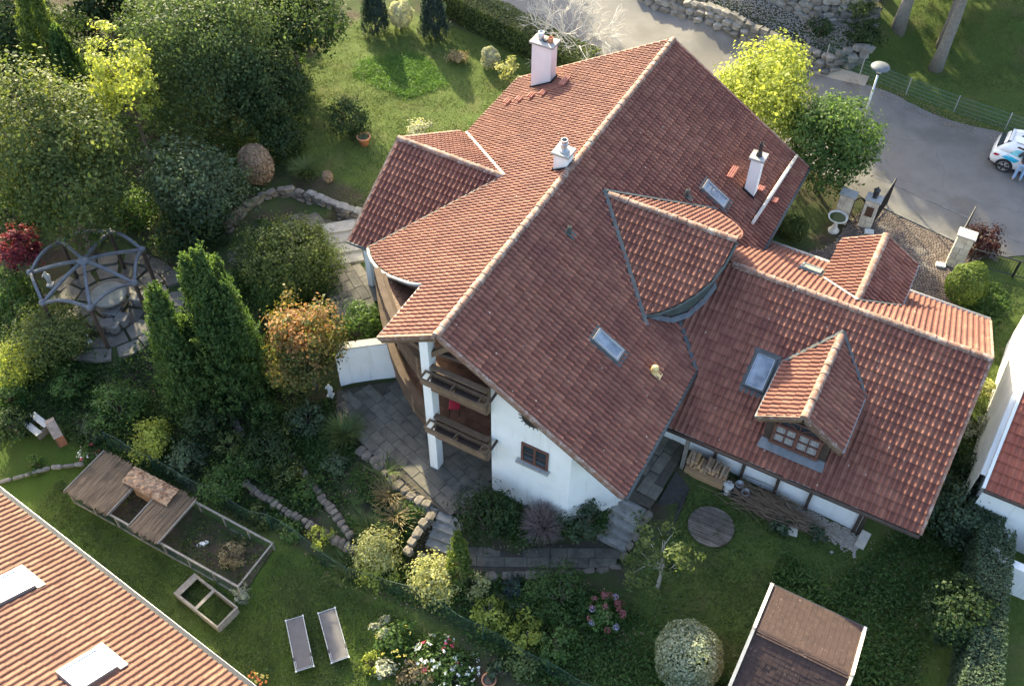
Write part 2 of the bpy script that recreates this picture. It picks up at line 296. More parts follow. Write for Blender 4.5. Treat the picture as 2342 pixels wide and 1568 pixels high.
# ------------------------------------------------------------------ roof tiling
rng = np.random.default_rng(7); random.seed(7)
class Roof:
    """tiles every slope of one house; the tiles that show largest become objects, the others one field"""
    def __init__(s, house, name, mat_piece, mat_field, tw=.205, th=.35, roll=.058, lip=.05, flat=False):
        s.house = house; s.tw, s.th, s.mp, s.mf = tw, th, mat_piece, mat_field
        s.roof = thing_part(name, house)
        if flat: prof = [(0, 0), (tw * .97, 0)]
        else: prof = [(0, 0), (.20 * tw, .001), (.30 * tw, roll * .72), (.44 * tw, roll), (.58 * tw, roll), (.72 * tw, roll * .72), (.82 * tw, .001), (tw, 0)]
        K = len(prof); V = []
        for vv, off in ((-.03, .028 if not flat else -.004), (-.03, lip), (th + .012, .004)):
            V += [(u, vv, n + off) for u, n in prof]
        F = [(r * K + k, r * K + k + 1, (r + 1) * K + k + 1, (r + 1) * K + k) for r in (0, 1) for k in range(K - 1)]
        s.lv = np.array(V); s.lf = F
        me = bpy.data.meshes.new('roof_tile'); me.from_pydata(V, [], F); me.materials.append(mat_piece); me.update(); s.tile_mesh = me
        s.cand = []; s.fv = []; s.ff = []; s.ft = []; s.deck = MB()
    def slope(s, z0, a, b, eave, polys, deck=.13, deck_polys=None, minz=None):
        g = math.hypot(a, b); h = np.array([a / g, b / g]); p = math.atan(g)
        V = np.array([h[0] * math.cos(p), h[1] * math.cos(p), math.sin(p)]); N = np.array([-h[0] * math.sin(p), -h[1] * math.sin(p), math.cos(p)]); U = np.cross(V, N)
        P0 = np.array([eave[0], eave[1], z0 + a * eave[0] + b * eave[1]])
        for poly in polys:
            P3 = [np.array([x, y, z0 + a * x + b * y]) for x, y in poly]
            uv = [((P - P0) @ U, (P - P0) @ V) for P in P3]
            A = sum(uv[i][0] * uv[(i + 1) % len(uv)][1] - uv[(i + 1) % len(uv)][0] * uv[i][1] for i in range(len(uv)))
            if A < 0: uv = uv[::-1]
            us = [q[0] for q in uv]; vv = [q[1] for q in uv]
            edges = []
            for i in range(len(uv)):
                (x0, y0), (x1, y1) = uv[i], uv[(i + 1) % len(uv)]; L = math.hypot(x1 - x0, y1 - y0)
                if L > 1e-6: edges.append((-(y1 - y0) / L, (x1 - x0) / L, -(-(y1 - y0) * x0 + (x1 - x0) * y0) / L))
            for j in range(math.floor((min(vv) + .03) / s.th), math.ceil(max(vv) / s.th)):
                for i in range(math.floor(min(us) / s.tw), math.ceil(max(us) / s.tw)):
                    u0, v0 = i * s.tw, j * s.th
                    cs = [(u0, v0 - .03), (u0 + s.tw, v0 - .03), (u0 + s.tw, v0 + s.th), (u0, v0 + s.th)]
                    ds = [[e[0] * c[0] + e[1] * c[1] + e[2] for c in cs] for e in edges]
                    if any(max(d) < 0 for d in ds): continue
                    jn = rng.uniform(-.004, .005); tint = float(rng.random())
                    if all(min(d) > -.035 for d in ds):
                        O = P0 + U * u0 + V * (v0 - (.05 if rng.random() < .012 else 0)) + N * (jn + (.012 if rng.random() < .03 else 0))
                        s.cand.append((O, U, V, N, tint, rng.uniform(-.012, .012)))
                    else:
                        base = s.lv + np.array([u0, v0, jn])
                        for f in s.lf:
                            pg = [tuple(base[k]) for k in f]
                            for e in edges:
                                o = []; n = len(pg)
                                for k in range(n):
                                    q, r = pg[k], pg[(k + 1) % n]; dq = e[0] * q[0] + e[1] * q[1] + e[2]; dr = e[0] * r[0] + e[1] * r[1] + e[2]
                                    if dq >= 0: o.append(q)
                                    if (dq >= 0) != (dr >= 0):
                                        t = dq / (dq - dr); o.append(tuple(q[m] + t * (r[m] - q[m]) for m in range(3)))
                                pg = o
                                if len(pg) < 3: break
                            if len(pg) >= 3:
                                n0 = len(s.fv); s.fv += [tuple(P0 + U * q[0] + V * q[1] + N * q[2]) for q in pg]
                                s.ff.append(tuple(range(n0, n0 + len(pg)))); s.ft.append(tint)
            top = [P - N * .012 for P in P3]; bot = [P - N * deck for P in P3]; n = len(P3)
            s.deck.add(top + bot, [tuple(range(n)), tuple(range(n, 2 * n))[::-1]] + [(i, n + i, n + (i + 1) % n, (i + 1) % n) for i in range(n)])
    def finish(s, nmax=300):
        d = s.deck.build('roof_boarding', M['deck_under'], s.roof)
        def key(c):
            u, v = pix(c[0]); dist = float(np.linalg.norm(c[0] - CAM)); return dist + (0 if (10 < u < IMG_W - 10 and 10 < v < IMG_H - 10) else 1000) + (500 if (CAM - c[0]) @ c[3] < 0 else 0)
        s.cand.sort(key=key)
        for O, U, V, N, t, r in s.cand[:nmax]:
            o = link('roof_tile', s.tile_mesh, s.roof)
            o.matrix_local = Matrix(((U[0], V[0], N[0], O[0]), (U[1], V[1], N[1], O[1]), (U[2], V[2], N[2], O[2]), (0, 0, 0, 1)))
        rest = s.cand[nmax:]
        for O, U, V, N, t, r in rest:
            n0 = len(s.fv); B = s.lv + np.array([0, 0, 0]); 
            P = O + B[:, :1] * U + B[:, 1:2] * V + B[:, 2:3] * N + (B[:, 1:2] * r) * U
            s.fv += [tuple(q) for q in P]; s.ff += [tuple(n0 + k for k in f) for f in s.lf]; s.ft += [t] * len(s.lf)
        me = bpy.data.meshes.new('roof_tile_field'); me.from_pydata(s.fv, [], s.ff); me.materials.append(s.mf)
        a = me.attributes.new('tint', 'FLOAT', 'FACE'); a.data.foreach_set('value', np.array(s.ft, np.float32)); me.update()
        tag(link('roof_tile_field', me, s.roof), kind='stuff')
def thing_part(name, parent):
    o = bpy.data.objects.new(name, None); COL.objects.link(o); o.parent = parent; o.empty_display_size = .2; return o
def cap_mesh(mat, r=.125, L=.40, n=7):
    m = MB(); 
    for off, rr in ((0, r), (-.018, r - .016)):
        pass
    A = [[(rr * math.cos(PI * k / n), y, rr * math.sin(PI * k / n) * .82) for k in range(n + 1)] for y, rr in ((-.03, r * 1.1), (.05, r * 1.08), (L, r * .93))]
    for i in range(2): m.strip(A[i], A[i + 1])
    m.add(A[0], [tuple(range(n + 1))])
    return m.mesh('ridge_tile', mat, True)
CAPM = cap_mesh(M['ridge'], r=.14)
def ridge_caps(parent, a, b, mesh=None, step=.38, name='ridge_tile'):
    a = Vector(a); b = Vector(b); d = (b - a); L = d.length; d.normalize(); n = max(1, int(L / step)); st = L / n
    x = d.cross(Vector((0, 0, 1))).normalized(); z = x.cross(d)
    for i in range(n):
        p = a + d * (st * i); o = link(name, mesh or CAPM, parent)
        j = random.uniform(-.012, .012)
        o.matrix_local = Matrix(((x.x, d.x, z.x, p.x), (x.y, d.y, z.y, p.y), (x.z, d.z, z.z, p.z + j), (0, 0, 0, 1))) @ Matrix.Rotation(random.uniform(-.02, .02), 4, 'Z')
def walls(m, pts, zb, top, th=.3, closed=False):
    """vertical wall along a plan polyline; its head follows top(x, y)"""
    n = len(pts); loop = closed or (abs(pts[0][0] - pts[-1][0]) + abs(pts[0][1] - pts[-1][1]) < 1e-6)
    for i in range(n if closed else n - 1):
        p, q = np.array(pts[i], float), np.array(pts[(i + 1) % n], float); d = q - p; L = np.linalg.norm(d); d /= L; nn = np.array([-d[1], d[0]]) * th
        k = max(2, int(L / .4)); 
        ts = [j / k for j in range(k + 1)]
        if p[0] * q[0] < 0: ts = sorted(set(ts + [-p[0] / (q[0] - p[0])]))
        rows = []
        for t in ts:
            a = p + (q - p) * t; zt = top(a[0], a[1]); z0 = zb if not callable(zb) else zb(a[0], a[1])
            rows.append([(a[0], a[1], z0), (a[0] + nn[0], a[1] + nn[1], z0), (a[0] + nn[0], a[1] + nn[1], top(a[0] + nn[0], a[1] + nn[1])), (a[0], a[1], zt)])
        n0 = len(m.v)
        for r in rows: m.v += r
        for j in range(len(rows) - 1):
            for e in range(4):
                A = n0 + j * 4 + e; B = n0 + j * 4 + (e + 1) % 4; m.f.append((A, B, B + 4, A + 4))
        if i == 0 and not loop: m.f.append((n0, n0 + 1, n0 + 2, n0 + 3))
        if i == n - 2 and not loop: e = n0 + 4 * (len(rows) - 1); m.f.append((e + 3, e + 2, e + 1, e))
    return m

ZR, T = 7.96, .601
zmain = lambda x, y: ZR - T * abs(x)
YA, ZA, TP = 9.6, 5.963, .604
zann = lambda x, y: ZA - TP * abs(y - YA)
house = thing('house', 'large white house with red tiled gable roofs and timber balconies', 'house')
R = Roof(house, 'roof', M['tile_piece'], M['tile_field'])
R.slope(ZR, -T, 0, (6.85, 0), [[(0, 0), (6.85, 0), (6.85, 19), (0, 19)]])
curve = [(-2.31, 2.79), (-2.9, 2.95), (-3.51, 3.2), (-4.15, 3.48), (-4.74, 3.8), (-5.3, 4.18), (-5.9, 4.66), (-6.4, 5.15), (-6.84, 5.68)]
R.slope(ZR, T, 0, (-7.37, 0), [[(-2.31, 0), (0, 0), (0, 19), (-2.31, 19)], curve + [(-7.37, 6.4), (-7.37, 19), (-2.31, 19)]])
YC, ZC, TC_ = 9.54, 6.21, .593
R.slope(ZC - TC_ * YC, 0, TC_, (0, 5.56), [[(-7.76, 5.56), (-6.7, 5.56), (-2.75, YC), (-7.76, YC)]])
R.slope(ZC + TC_ * YC, 0, -TC_, (0, 14.15), [[(-7.76, 14.15), (-7.35, 14.15), (-2.75, YC), (-7.76, YC)]])
ZD, TD_ = 7.13, .593
dcurve = [(4.60, 6.40), (5.06, 6.68), (5.50, 7.05), (5.95, 7.58), (6.28, 8.18), (6.43, 8.75), (6.48, 9.25), (6.49, 9.6)]
R.slope(ZD - TD_ * 9.6, 0, TD_, (0, 6.0), [[(1.25, 9.6), (4.4, 6.36)] + dcurve])
R.slope(ZD + TD_ * 9.6, 0, -TD_, (0, 13.2), [[(1.25, 9.6), (4.4, 12.84)] + [(x, 19.2 - y) for x, y in dcurve]])
R.slope(ZA - TP * YA, 0, TP, (0, 4.17), [[(6.55, 4.17), (15.74, 4.17), (15.74, YA), (6.55, YA)], [(6.55, 6.15), (6.55, YA), (3.1, YA)]])
R.slope(ZA + TP * YA, 0, -TP, (0, 14.74), [[(6.55, YA), (15.74, YA), (15.74, 14.74), (6.55, 14.74)], [(6.55, 13.0), (6.55, YA), (3.1, YA)]])
DX, DZ = 11.03, 5.46
R.slope(DZ - .6 * DX, .6, 0, (9.6, 0), [[(9.6, 4.62), (DX, 4.62), (DX, 8.85), (9.6, 7.4)]])
R.slope(DZ + .6 * DX, -.6, 0, (12.48, 0), [[(12.48, 4.62), (DX, 4.62), (DX, 8.85), (12.48, 7.4)]])
PZ = 5.27
R.slope(PZ - .6 * DX, .6, 0, (9.55, 0), [[(9.55, 14.66), (DX, 14.66), (DX, 10.65), (9.55, 12.0)]])
R.slope(PZ + .6 * DX, -.6, 0, (12.48, 0), [[(12.48, 14.66), (DX, 14.66), (DX, 10.65), (12.48, 12.0)]])
R.finish()
rf = R.roof
ridge_caps(rf, (0, -.02, ZR + .0), (0, 19.02, ZR + .0)); ridge_caps(rf, (15.76, YA, ZA), (6.6, YA, ZA))
ridge_caps(rf, (-7.8, YC, ZC), (-2.9, YC, ZC)); ridge_caps(rf, (6.5, 9.6, ZD), (1.5, 9.6, ZD))
ridge_caps(rf, (DX, 4.6, DZ), (DX, 8.75, DZ)); ridge_caps(rf, (DX, 14.7, PZ), (DX, 10.8, PZ))
# verge strips along the rakes, valley flashings, gutters
def vb(a, b, w, h, mat, name, up=(0, 0, 1)): return MB().beam(a, b, w, h, up).build(name, mat, rf)
for sx, x1 in ((1, 6.86), (-1, -2.33)):
    for y in ((-.03, 19.03) if sx > 0 else (-.03,)):
        vb((0, y, ZR - .015), (x1, y, ZR - T * abs(x1) - .015), .10, .16, M['ridge'], 'verge_tile_strip')
        vb((0, y + (.06 if y < 1 else -.06), ZR - .2), (x1 * .985, y + (.06 if y < 1 else -.06), ZR - T * abs(x1) * .985 - .2), .05, .2, M['timber'], 'barge_board')
vb((0, 19.03, ZR - .015), (-7.4, 19.03, ZR - T * 7.4 - .015), .10, .16, M['ridge'], 'verge_tile_strip')
for y1, sl in ((5.54, 1), (14.18, -1)):
    vb((-7.79, YC, ZC), (-7.79, y1, ZC - TC_ * abs(y1 - YC)), .1, .16, M['ridge'], 'verge_tile_strip')
for y1 in (4.15, 14.76): vb((15.77, YA, ZA), (15.77, y1, zann(0, y1)), .1, .16, M['ridge'], 'verge_tile_strip')
for x1 in (9.58, 12.5):
    vb((DX, 4.6, DZ), (x1, 4.6, DZ - .6 * abs(x1 - DX)), .09, .14, M['ridge'], 'verge_tile_strip')
    vb((DX, 4.67, DZ - .2), (x1, 4.67, DZ - .2 - .6 * abs(x1 - DX)), .07, .2, M['timber'], 'barge_board')
    vb((DX, 14.68, PZ), (x1, 14.68, PZ - .6 * abs(x1 - DX)), .09, .14, M['ridge'], 'verge_tile_strip')
    vb((x1 + (.05 if x1 > DX else -.05), 4.6, DZ - .6 * 1.45 - .05), (x1 + (.05 if x1 > DX else -.05), 7.3, DZ - .6 * 1.45 - .05), .07, .07, M['zinc'], 'dormer_gutter')
    vb((x1 + (.05 if x1 > DX else -.05), 14.7, PZ - .6 * 1.45 - .05), (x1 + (.05 if x1 > DX else -.05), 12.1, PZ - .6 * 1.45 - .05), .07, .07, M['zinc'], 'dormer_gutter')
def valley(pts, mat, w=.15, name='valley_flashing', up=.085):
    m = MB()
    for a, b in zip(pts, pts[1:]): m.beam((a[0], a[1], a[2] + up), (b[0], b[1], b[2] + up), w, .07)
    return m.build(name, mat, rf)
vz = lambda x, y: (x, y, zmain(x, y))
valley([vz(1.3, 9.62), vz(4.85, 6.05)], M['zinc_dark'], .15); valley([vz(1.3, 9.6), vz(4.78, 13.05)], M['zinc_dark'], .12)
valley([vz(5.45, 7.5), vz(6.93, 6.05)], M['zinc_dark'], .14)
valley([vz(-2.9, YC), vz(-6.85, 5.5)], M['black'], .07, up=.06); valley([vz(-2.9, YC), vz(-7.4, 14.15)], M['zinc'], .11)
va = lambda x, y: (x, y, zann(x, y))
valley([va(DX, 8.8), va(12.55, 7.2)], M['zinc_dark'], .11); valley([va(DX, 8.8), va(9.5, 7.2)], M['zinc_dark'], .11)
valley([va(DX, 10.7), va(9.55, 12.1)], M['zinc'], .10); valley([va(DX, 10.7), va(12.5, 12.1)], M['zinc_dark'], .08)
def gutter(pts, mat, r=.075, name='gutter'):
    m = MB(); m.tube(pts, r, 8); return m.build(name, mat, rf, smooth=True)
gutter([(6.94, -.02, 3.80), (6.94, 6.1, 3.80)], M['zinc_dark']); gutter([(6.94, 13.2, 3.80), (6.94, 19.05, 3.80)], M['zinc_dark'])
gutter([(6.6, 4.08, 2.62), (15.76, 4.08, 2.62)], M['timber_dark'], .08); gutter([(6.9, 14.86, 2.83), (15.76, 14.86, 2.83)], M['concrete'], .11)
gutter([(-7.45, 14.2, 3.46), (-7.45, 19.05, 3.46)], M['zinc_dark'], .055); gutter([(-2.38, -.02, 6.52), (-2.38, 2.78, 6.52)], M['concrete'], .045)
gutter([(x - .07, y - .07, zmain(x, y) - .04) for x, y in curve], M['zinc'], .075)
gutter([(-7.8, 5.46, 3.84), (-6.75, 5.46, 3.84)], M['zinc_dark'], .06)
gutter([(x + .05, y - .05, ZD - TD_ * abs(y - 9.6) - .03) for x, y in dcurve], M['copper_green'], .055)
gutter([(x + .05, 19.2 - y + .05, ZD - TD_ * abs(y - 9.6) - .03) for x, y in dcurve], M['tile_piece'], .055)
# soffit under the curved eave and the drum under the bowed dormer
m = MB(); m.strip([(x, y, zmain(x, y) - .1) for x, y in curve], [(x + .1, y + .1, zmain(x, y) - .42) for x, y in curve]); m.build('curved_fascia', M['timber'], rf)
m = MB(); ci = [(x - .16, y + .12) for x, y in dcurve]; full = ci + [(x, 19.2 - y) for x, y in ci[::-1]]
m.strip([(x, y, 3.9) for x, y in full], [(x, y, ZD - TD_ * abs(y - 9.6) - .1) for x, y in full]); m.build('dormer_drum', M['copper_green'], rf)
m = MB()
ap = [(4.55, 6.45), (4.95, 6.72), (5.38, 7.1), (5.8, 7.6), (6.12, 8.2), (6.28, 8.8)]
zt_ = lambda x, y: max(zmain(x, y), zann(x, y) if x > 3.3 else -9)
m.strip([(x, y, zt_(x, y) + .13) for x, y in ap], [(x + .13, y - .13, zt_(x + .13, y - .13) + .12) for x, y in ap]); m.build('lead_apron', M['lead'], rf)
# ---- walls
wall = MB()
zg = lambda x, y: float(hz(x, y)) - .4
tm = lambda x, y: zmain(x, y) - .13
walls(wall, [(1.75, .32), (4.8, .32), (6.25, 1.9), (6.25, 18.5), (-6.8, 18.5), (-6.8, 5.85), (-3.2, 5.75), (1.75, 3.3), (1.75, .32)], zg, tm, .28)
wall.build('main_wall', M['stucco'], house)
wc = MB(); walls(wc, [(-7.2, 5.95), (-7.2, 13.8)], zg, lambda x, y: ZC - TC_ * abs(y - YC) - .14, .25)
walls(wc, [(-7.2, 6.2), (-6.8, 6.2)], zg, lambda x, y: 4.0, .2); walls(wc, [(-6.8, 13.55), (-7.2, 13.55)], zg, lambda x, y: 3.5, .2); wc.build('cross_gable_wall', M['stucco'], house)
wa = MB(); walls(wa, [(6.25, 5.0), (14.05, 5.0), (14.05, 14.2), (6.25, 14.2)], zg, lambda x, y: zann(x, y) - .14, .25); wa.build('annex_wall', M['stucco'], house)
wp = MB(); walls(wp, [(12.2, 14.3), (9.85, 14.3)], .5, lambda x, y: PZ - .6 * abs(x - DX) - .12, .2)
walls(wp, [(9.85, 14.3), (9.85, 12)], 3.0, lambda x, y: PZ - .6 * 1.18 - .12, .15); walls(wp, [(12.2, 12), (12.2, 14.3)], 3.0, lambda x, y: PZ - .6 * 1.18 - .12, .15); wp.build('porch_wall', M['stucco'], house)
# annex timber: posts on the wall, box lintels
for x in (8.55, 9.65, 10.95, 12.15, 13.95):
    MB().box(x - .06, x + .06, 4.86, 4.99, zg(x, 4.9), 2.9).build('wall_post', M['timber_dark'], house)
for x0, x1 in ((8.05, 9.5), (12.3, 13.5)): MB().box(x0, x1, 4.83, 4.985, 1.62, 2.05).build('window_shutter', M['timber'], house)
MB().beam((7.62, 4.15, 0.2), (7.62, 4.15, 2.55), .14).build('eave_post', M['timber_grey'], house)
for x in np.arange(7.0, 15.7, .85): MB().beam((x, 4.22, 2.55), (x, 5.05, 3.04), .08, .12).build('rafter_end', M['timber_dark'], house)
# annex dormer face with its window
face = MB(); walls(face, [(9.92, 4.92), (12.14, 4.92)], 2.9, lambda x, y: DZ - .6 * abs(x - DX) - .13, .12); fo = face.build('dormer_face', M['timber_dark'], house)
for x in (9.92, 12.14): MB().add([(x, 4.92, 2.9), (x, 7.3, 4.4), (x, 7.3, 4.75), (x, 4.92, 4.75)], [(0, 1, 2, 3)]).build('dormer_cheek', M['timber_dark'], house)
win = thing_part('dormer_window', house)
fr = MB(); x0, x1, z0, z1 = 10.2, 11.88, 3.42, 4.28; yf = 4.86
for a, b in ((x0, x0 + .1), (x1 - .1, x1), (DX - .06, DX + .06)): fr.box(a, b, yf - .04, 4.93, z0, z1)
fr.box(x0 - .03, x1 + .03, yf - .06, 4.93, z0 - .12, z0 + .003); fr.box(x0 - .03, x1 + .03, yf - .055, 4.93, z1 - .003, z1 + .1)
fr.build('window_frame', M['timber_red'], win)
bars = MB()
for xc in ((x0 + .1 + DX - .06) / 2, (x1 - .1 + DX + .06) / 2): bars.box(xc - .022, xc + .022, yf - .02, 4.92, z0, z1)
bars.box(x0 + .1, x1 - .1, yf - .018, 4.92, (z0 + z1) / 2 - .02, (z0 + z1) / 2 + .02)
arc = [(DX + .72 * math.cos(a), yf - .02, 4.38 + .38 * math.sin(a)) for a in np.linspace(0, PI, 9)]
bars.tube(arc, .035, 5)
for a in (.9, PI / 2, PI - .9): bars.beam((DX, yf - .02, 4.38), (DX + .7 * math.cos(a), yf - .02, 4.38 + .37 * math.sin(a)), .03)
bars.build('glazing_bar', M['timber_red'], win)
curtm = pmat('pale_curtain', (.42, .40, .39), (.20, .20, .21), 14, .9)
for a, b in ((x0 + .1, (x0 + DX) / 2), ((x0 + DX) / 2 + .03, DX - .07), (DX + .07, (x1 + DX) / 2 - .03), ((x1 + DX) / 2, x1 - .1)):
    cm = MB(); n = 14; A = [(a + (b - a) * i / n, 4.905 + .012 * math.sin(i * 2.3), z0) for i in range(n + 1)]; cm.strip(A, [(p[0], p[1], z1) for p in A]).build('curtain', curtm, win)
MB().add([(DX - .68, 4.9, 4.4), (DX + .68, 4.9, 4.4)] + [(DX + .68 * math.cos(a), 4.9, 4.4 + .34 * math.sin(a)) for a in np.linspace(.2, PI - .2, 7)], [(0, 1, 2, 3, 4, 5, 6, 7, 8)]).build('arched_pane', M['glass_dark'], win)
MB().add([(9.9, 4.93, 3.30), (12.16, 4.93, 3.30), (12.2, 4.60, 3.09), (9.86, 4.60, 3.09)], [(0, 3, 2, 1)]).build('lead_sill', M['lead'], win)
# gable window, sill, iron ornament
gw = thing_part('gable_window', house); x0, x1, z0, z1 = 2.94, 3.97, 2.85, 3.87; dyw = -.18
fr = MB()
for a, b, c, d in ((x0, x0 + .08, z0, z1), (x1 - .08, x1, z0, z1), (x0 + .08, x1 - .08, z1 - .08, z1), (x0 + .08, x1 - .08, z0, z0 + .08), (3.415, 3.495, z0 + .08, z1 - .08)): fr.box(a, b, .26, .34, c, d)
fr.build('window_frame', M['timber_red'], gw)
for a, b in ((x0 + .08, 3.415), (3.495, x1 - .08)):
    MB().box(a, b, .30, .33, z0 + .08, z1 - .08).build('pane', M['glass_dark'], gw); MB().box(a, b, .275, .295, 3.35, 3.38).build('glazing_bar', M['timber_red'], gw)
MB().box(x0 - .14, x1 + .08, .12, .34, z0 - .09, z0 - .002).build('sill', M['concrete'], gw)
orn = thing_part('iron_wall_ornament', house)
m = MB(); m.v += []; 
cx, cz = 3.30, 5.36
m.add([(cx + .36 * math.cos(a), .29, cz + .36 * math.sin(a)) for a in np.linspace(0, 2 * PI, 16, endpoint=False)] + [(cx + .36 * math.cos(a), .24, cz + .36 * math.sin(a)) for a in np.linspace(0, 2 * PI, 16, endpoint=False)],
      [tuple(range(16, 32))] + [(i, (i + 1) % 16, 16 + (i + 1) % 16, 16 + i) for i in range(16)])
m.build('disc', M['black'], orn)
for a in np.linspace(0, 2 * PI, 18, endpoint=False): MB().beam((cx + .34 * math.cos(a), .27, cz + .34 * math.sin(a)), (cx + .5 * math.cos(a), .27, cz + .5 * math.sin(a)), .022).build('ray', M['black'], orn)
# ---- loggia: post, floors, curved timber balconies, flower boxes
MB().box(-.74, -.40, .02, .42, -.05, 7.35).build('balcony_post', M['stucco'], house, bevel=.012)
arcp = [(-6.35, 5.3), (-5.75, 4.55), (-5.1, 3.75), (-4.5, 3.05), (-3.85, 2.38), (-3.1, 1.68), (-2.4, 1.12), (-1.7, .68), (-1.1, .36), (-.62, .22)]
floorpoly = arcp + [(1.74, .22), (1.74, 3.3), (-3.2, 5.7), (-6.35, 5.75)]
qt = pmat('red_brown_quarry_tile', (.10, .055, .038), (.165, .09, .062), 3, .6, objrand=.25)
tmesh = MB().box(-.145, .145, -.145, .145, 0, .018).mesh('floor_tile', qt)
def inside(poly, x, y):
    c = False; n = len(poly)
    for i in range(n):
        (x1, y1), (x2, y2) = poly[i], poly[(i + 1) % n]
        if (y1 > y) != (y2 > y) and x < (x2 - x1) * (y - y1) / (y2 - y1) + x1: c = not c
    return c
arc_all = arcp
for zf in (2.42, 5.12):
    bal = thing_part('balcony', house); arcp = arc_all if zf < 4 else arc_all[3:]
    floorpoly = arcp + [(1.74, .22), (1.74, 3.3), (-3.2, 5.7), (-6.35, 5.75)] if zf < 4 else arcp + [(1.74, .22), (1.74, 3.3), (-2.6, 5.3), (-4.2, 4.0)]
    m = MB(); m.prism(floorpoly, zf - .22, zf); m.build('floor_slab', pmat('balcony_slab', (.10, .065, .048), (.15, .10, .075), 5, .8), bal)
    for ix in range(-22, 7):
        for iy in range(0, 20):
            x, y = ix * .3 + .1, .4 + iy * .3
            if all(inside(floorpoly, x + dx, y + dy) for dx in (-.16, .16) for dy in (-.16, .16)) and not (-.9 < x < -.2 and y < .6) and x > -4.4:
                link('floor_tile', tmesh, bal, (x, y, zf + .002))
    outs = []
    for i, (x, y) in enumerate(arcp):
        a = np.array(arcp[max(i - 1, 0)]); b = np.array(arcp[min(i + 1, len(arcp) - 1)]); d = (b - a) / np.linalg.norm(b - a); outs.append((d[1], -d[0]))
    def curved(z0, z1, o0, o1, name, mat):
        m = MB(); n = len(arcp); S = []
        for (x, y), (ox, oy) in zip(arcp, outs): S.append([(x - ox * o0, y - oy * o0, z0), (x - ox * o1, y - oy * o1, z0), (x - ox * o1, y - oy * o1, z1), (x - ox * o0, y - oy * o0, z1)])
        n0 = len(m.v)
        for s_ in S: m.v += s_
        for j in range(n - 1):
            for e in range(4): A = n0 + j * 4 + e; B = n0 + j * 4 + (e + 1) % 4; m.f.append((A, B, B + 4, A + 4))
        m.f += [(0, 1, 2, 3), (n0 + 4 * n - 1, n0 + 4 * n - 2, n0 + 4 * n - 3, n0 + 4 * n - 4)]
        return m.build(name, mat, bal)
    for k, (a, b) in enumerate(((-.30, -.04), (-.02, .24), (.27, .52), (.55, .80))): curved(zf + a, zf + b, -.03 - .008 * (k % 2), .03, 'board', M['timber_balcony'])
    curved(zf + .92, zf + .98, -.12, .12, 'handrail', M['timber_balcony'])
    curved(zf + .58, zf + .64, .16, .30, 'board', M['timber_balcony'])
    for (x, y), (ox, oy) in list(zip(arcp, outs))[1:-1:2]: MB().box(x - .05, x + .05, y - .05, y + .05, zf - .3, zf + .92).build('baluster_post', M['timber'], bal)
    for k, (a, b) in enumerate(((-.34, -.08), (-.06, .16), (.18, .42), (.44, .68))): MB().box(-.36, 1.745, .10 - .01 * (k % 2), .15, zf + a, zf + b).build('board', M['timber'], bal)
    for x in (-.2, .75, 1.6): MB().box(x - .06, x + .06, .04, .10, zf - .2, zf + .62).build('rail_post', M['timber'], bal)
    MB().box(-.4, 1.745, .0, .20, zf + .94, zf + 1.0).build('handrail', M['timber'], bal)
    fb = thing_part('flower_box', bal) if False else None
    bx0, bx1, by0, by1, bz0, bz1 = -.52, 1.95, -.46, -.06, zf + .62, zf + .90
    b_ = MB(); b_.box(bx0, bx1, by0, by0 + .05, bz1 - .10, bz1); b_.box(bx0, bx1, by1 - .04, by1, bz1 - .08, bz1 - .004)
    for x in (bx0 + .001, bx0 + .26, .62, 1.64, bx1 - .06): b_.box(x, x + .055, by0 + .05, by1 - .04, bz1 - .09, bz1 - .006)
    b_.build('flower_box_frame', M['timber'], bal)
    for a, b in ((bx0 + .3, .6), (.68, 1.62)):
        t_ = MB(); t_.box(a, b, by0 + .06, by1 - .05, bz0 - .02, bz0 + .02); t_.box(a, b, by0 + .055, by0 + .075, bz0, bz1 - .12); t_.box(a, b, by1 - .07, by1 - .05, bz0, bz1 - .12); t_.build('planter_trough', M['timber_dark'], bal)
    MB().box(-.36, 1.745, -.055, .03, zf - .14, zf + .16).build('apron_board', M['timber'], bal); MB().box(-.36, 1.745, -.05, .03, zf + .18, zf + .44).build('apron_board', M['timber'], bal); MB().box(bx0 + .04, bx1 - .06, by0 + .012, by0 + .045, bz1 - .30, bz1 - .104).build('box_front', M['timber'], bal)
    MB().box(1.95, 2.02, -.12, .32, bz1 - .12, bz1 - .02).build('wall_bracket', M['timber_dark'], bal); MB().box(1.68, 1.749, .152, .33, zf - .34, zf + .95).build('end_board', M['timber'], bal)
for a, b in (((-.57, .4, 6.9), (-.57, 3.6, 7.3)), ((-.57, .25, 6.4), (.3, .25, 7.3)), ((-.57, .25, 6.5), (-1.5, .25, 6.9))): MB().beam(a, b, .14, .18).build('roof_beam', M['timber'], house)
MB().beam((-2.2, .3, 6.42), (1.0, .3, 7.2 - .35), .14).build('roof_beam', M['timber_dark'], house)
fc_ = thing('folding_chair', 'small red folding chair on the lower balcony', 'chair', (-.25, 1.15, 2.44), .5); redm = plain('red_seat', (.42, .02, .05), .6)
MB().box(-.2, .2, -.2, .2, .42, .45).build('seat', redm, fc_, bevel=.01); MB().beam((0, .21, .47), (0, .30, .86), .4, .03, (0, 1, 0)).build('backrest', redm, fc_)
for sx in (-.18, .18):
    for sy in (-.18, .18): MB().beam((sx, sy, 0), (sx, sy, .42), .025).build('leg', M['black'], fc_)
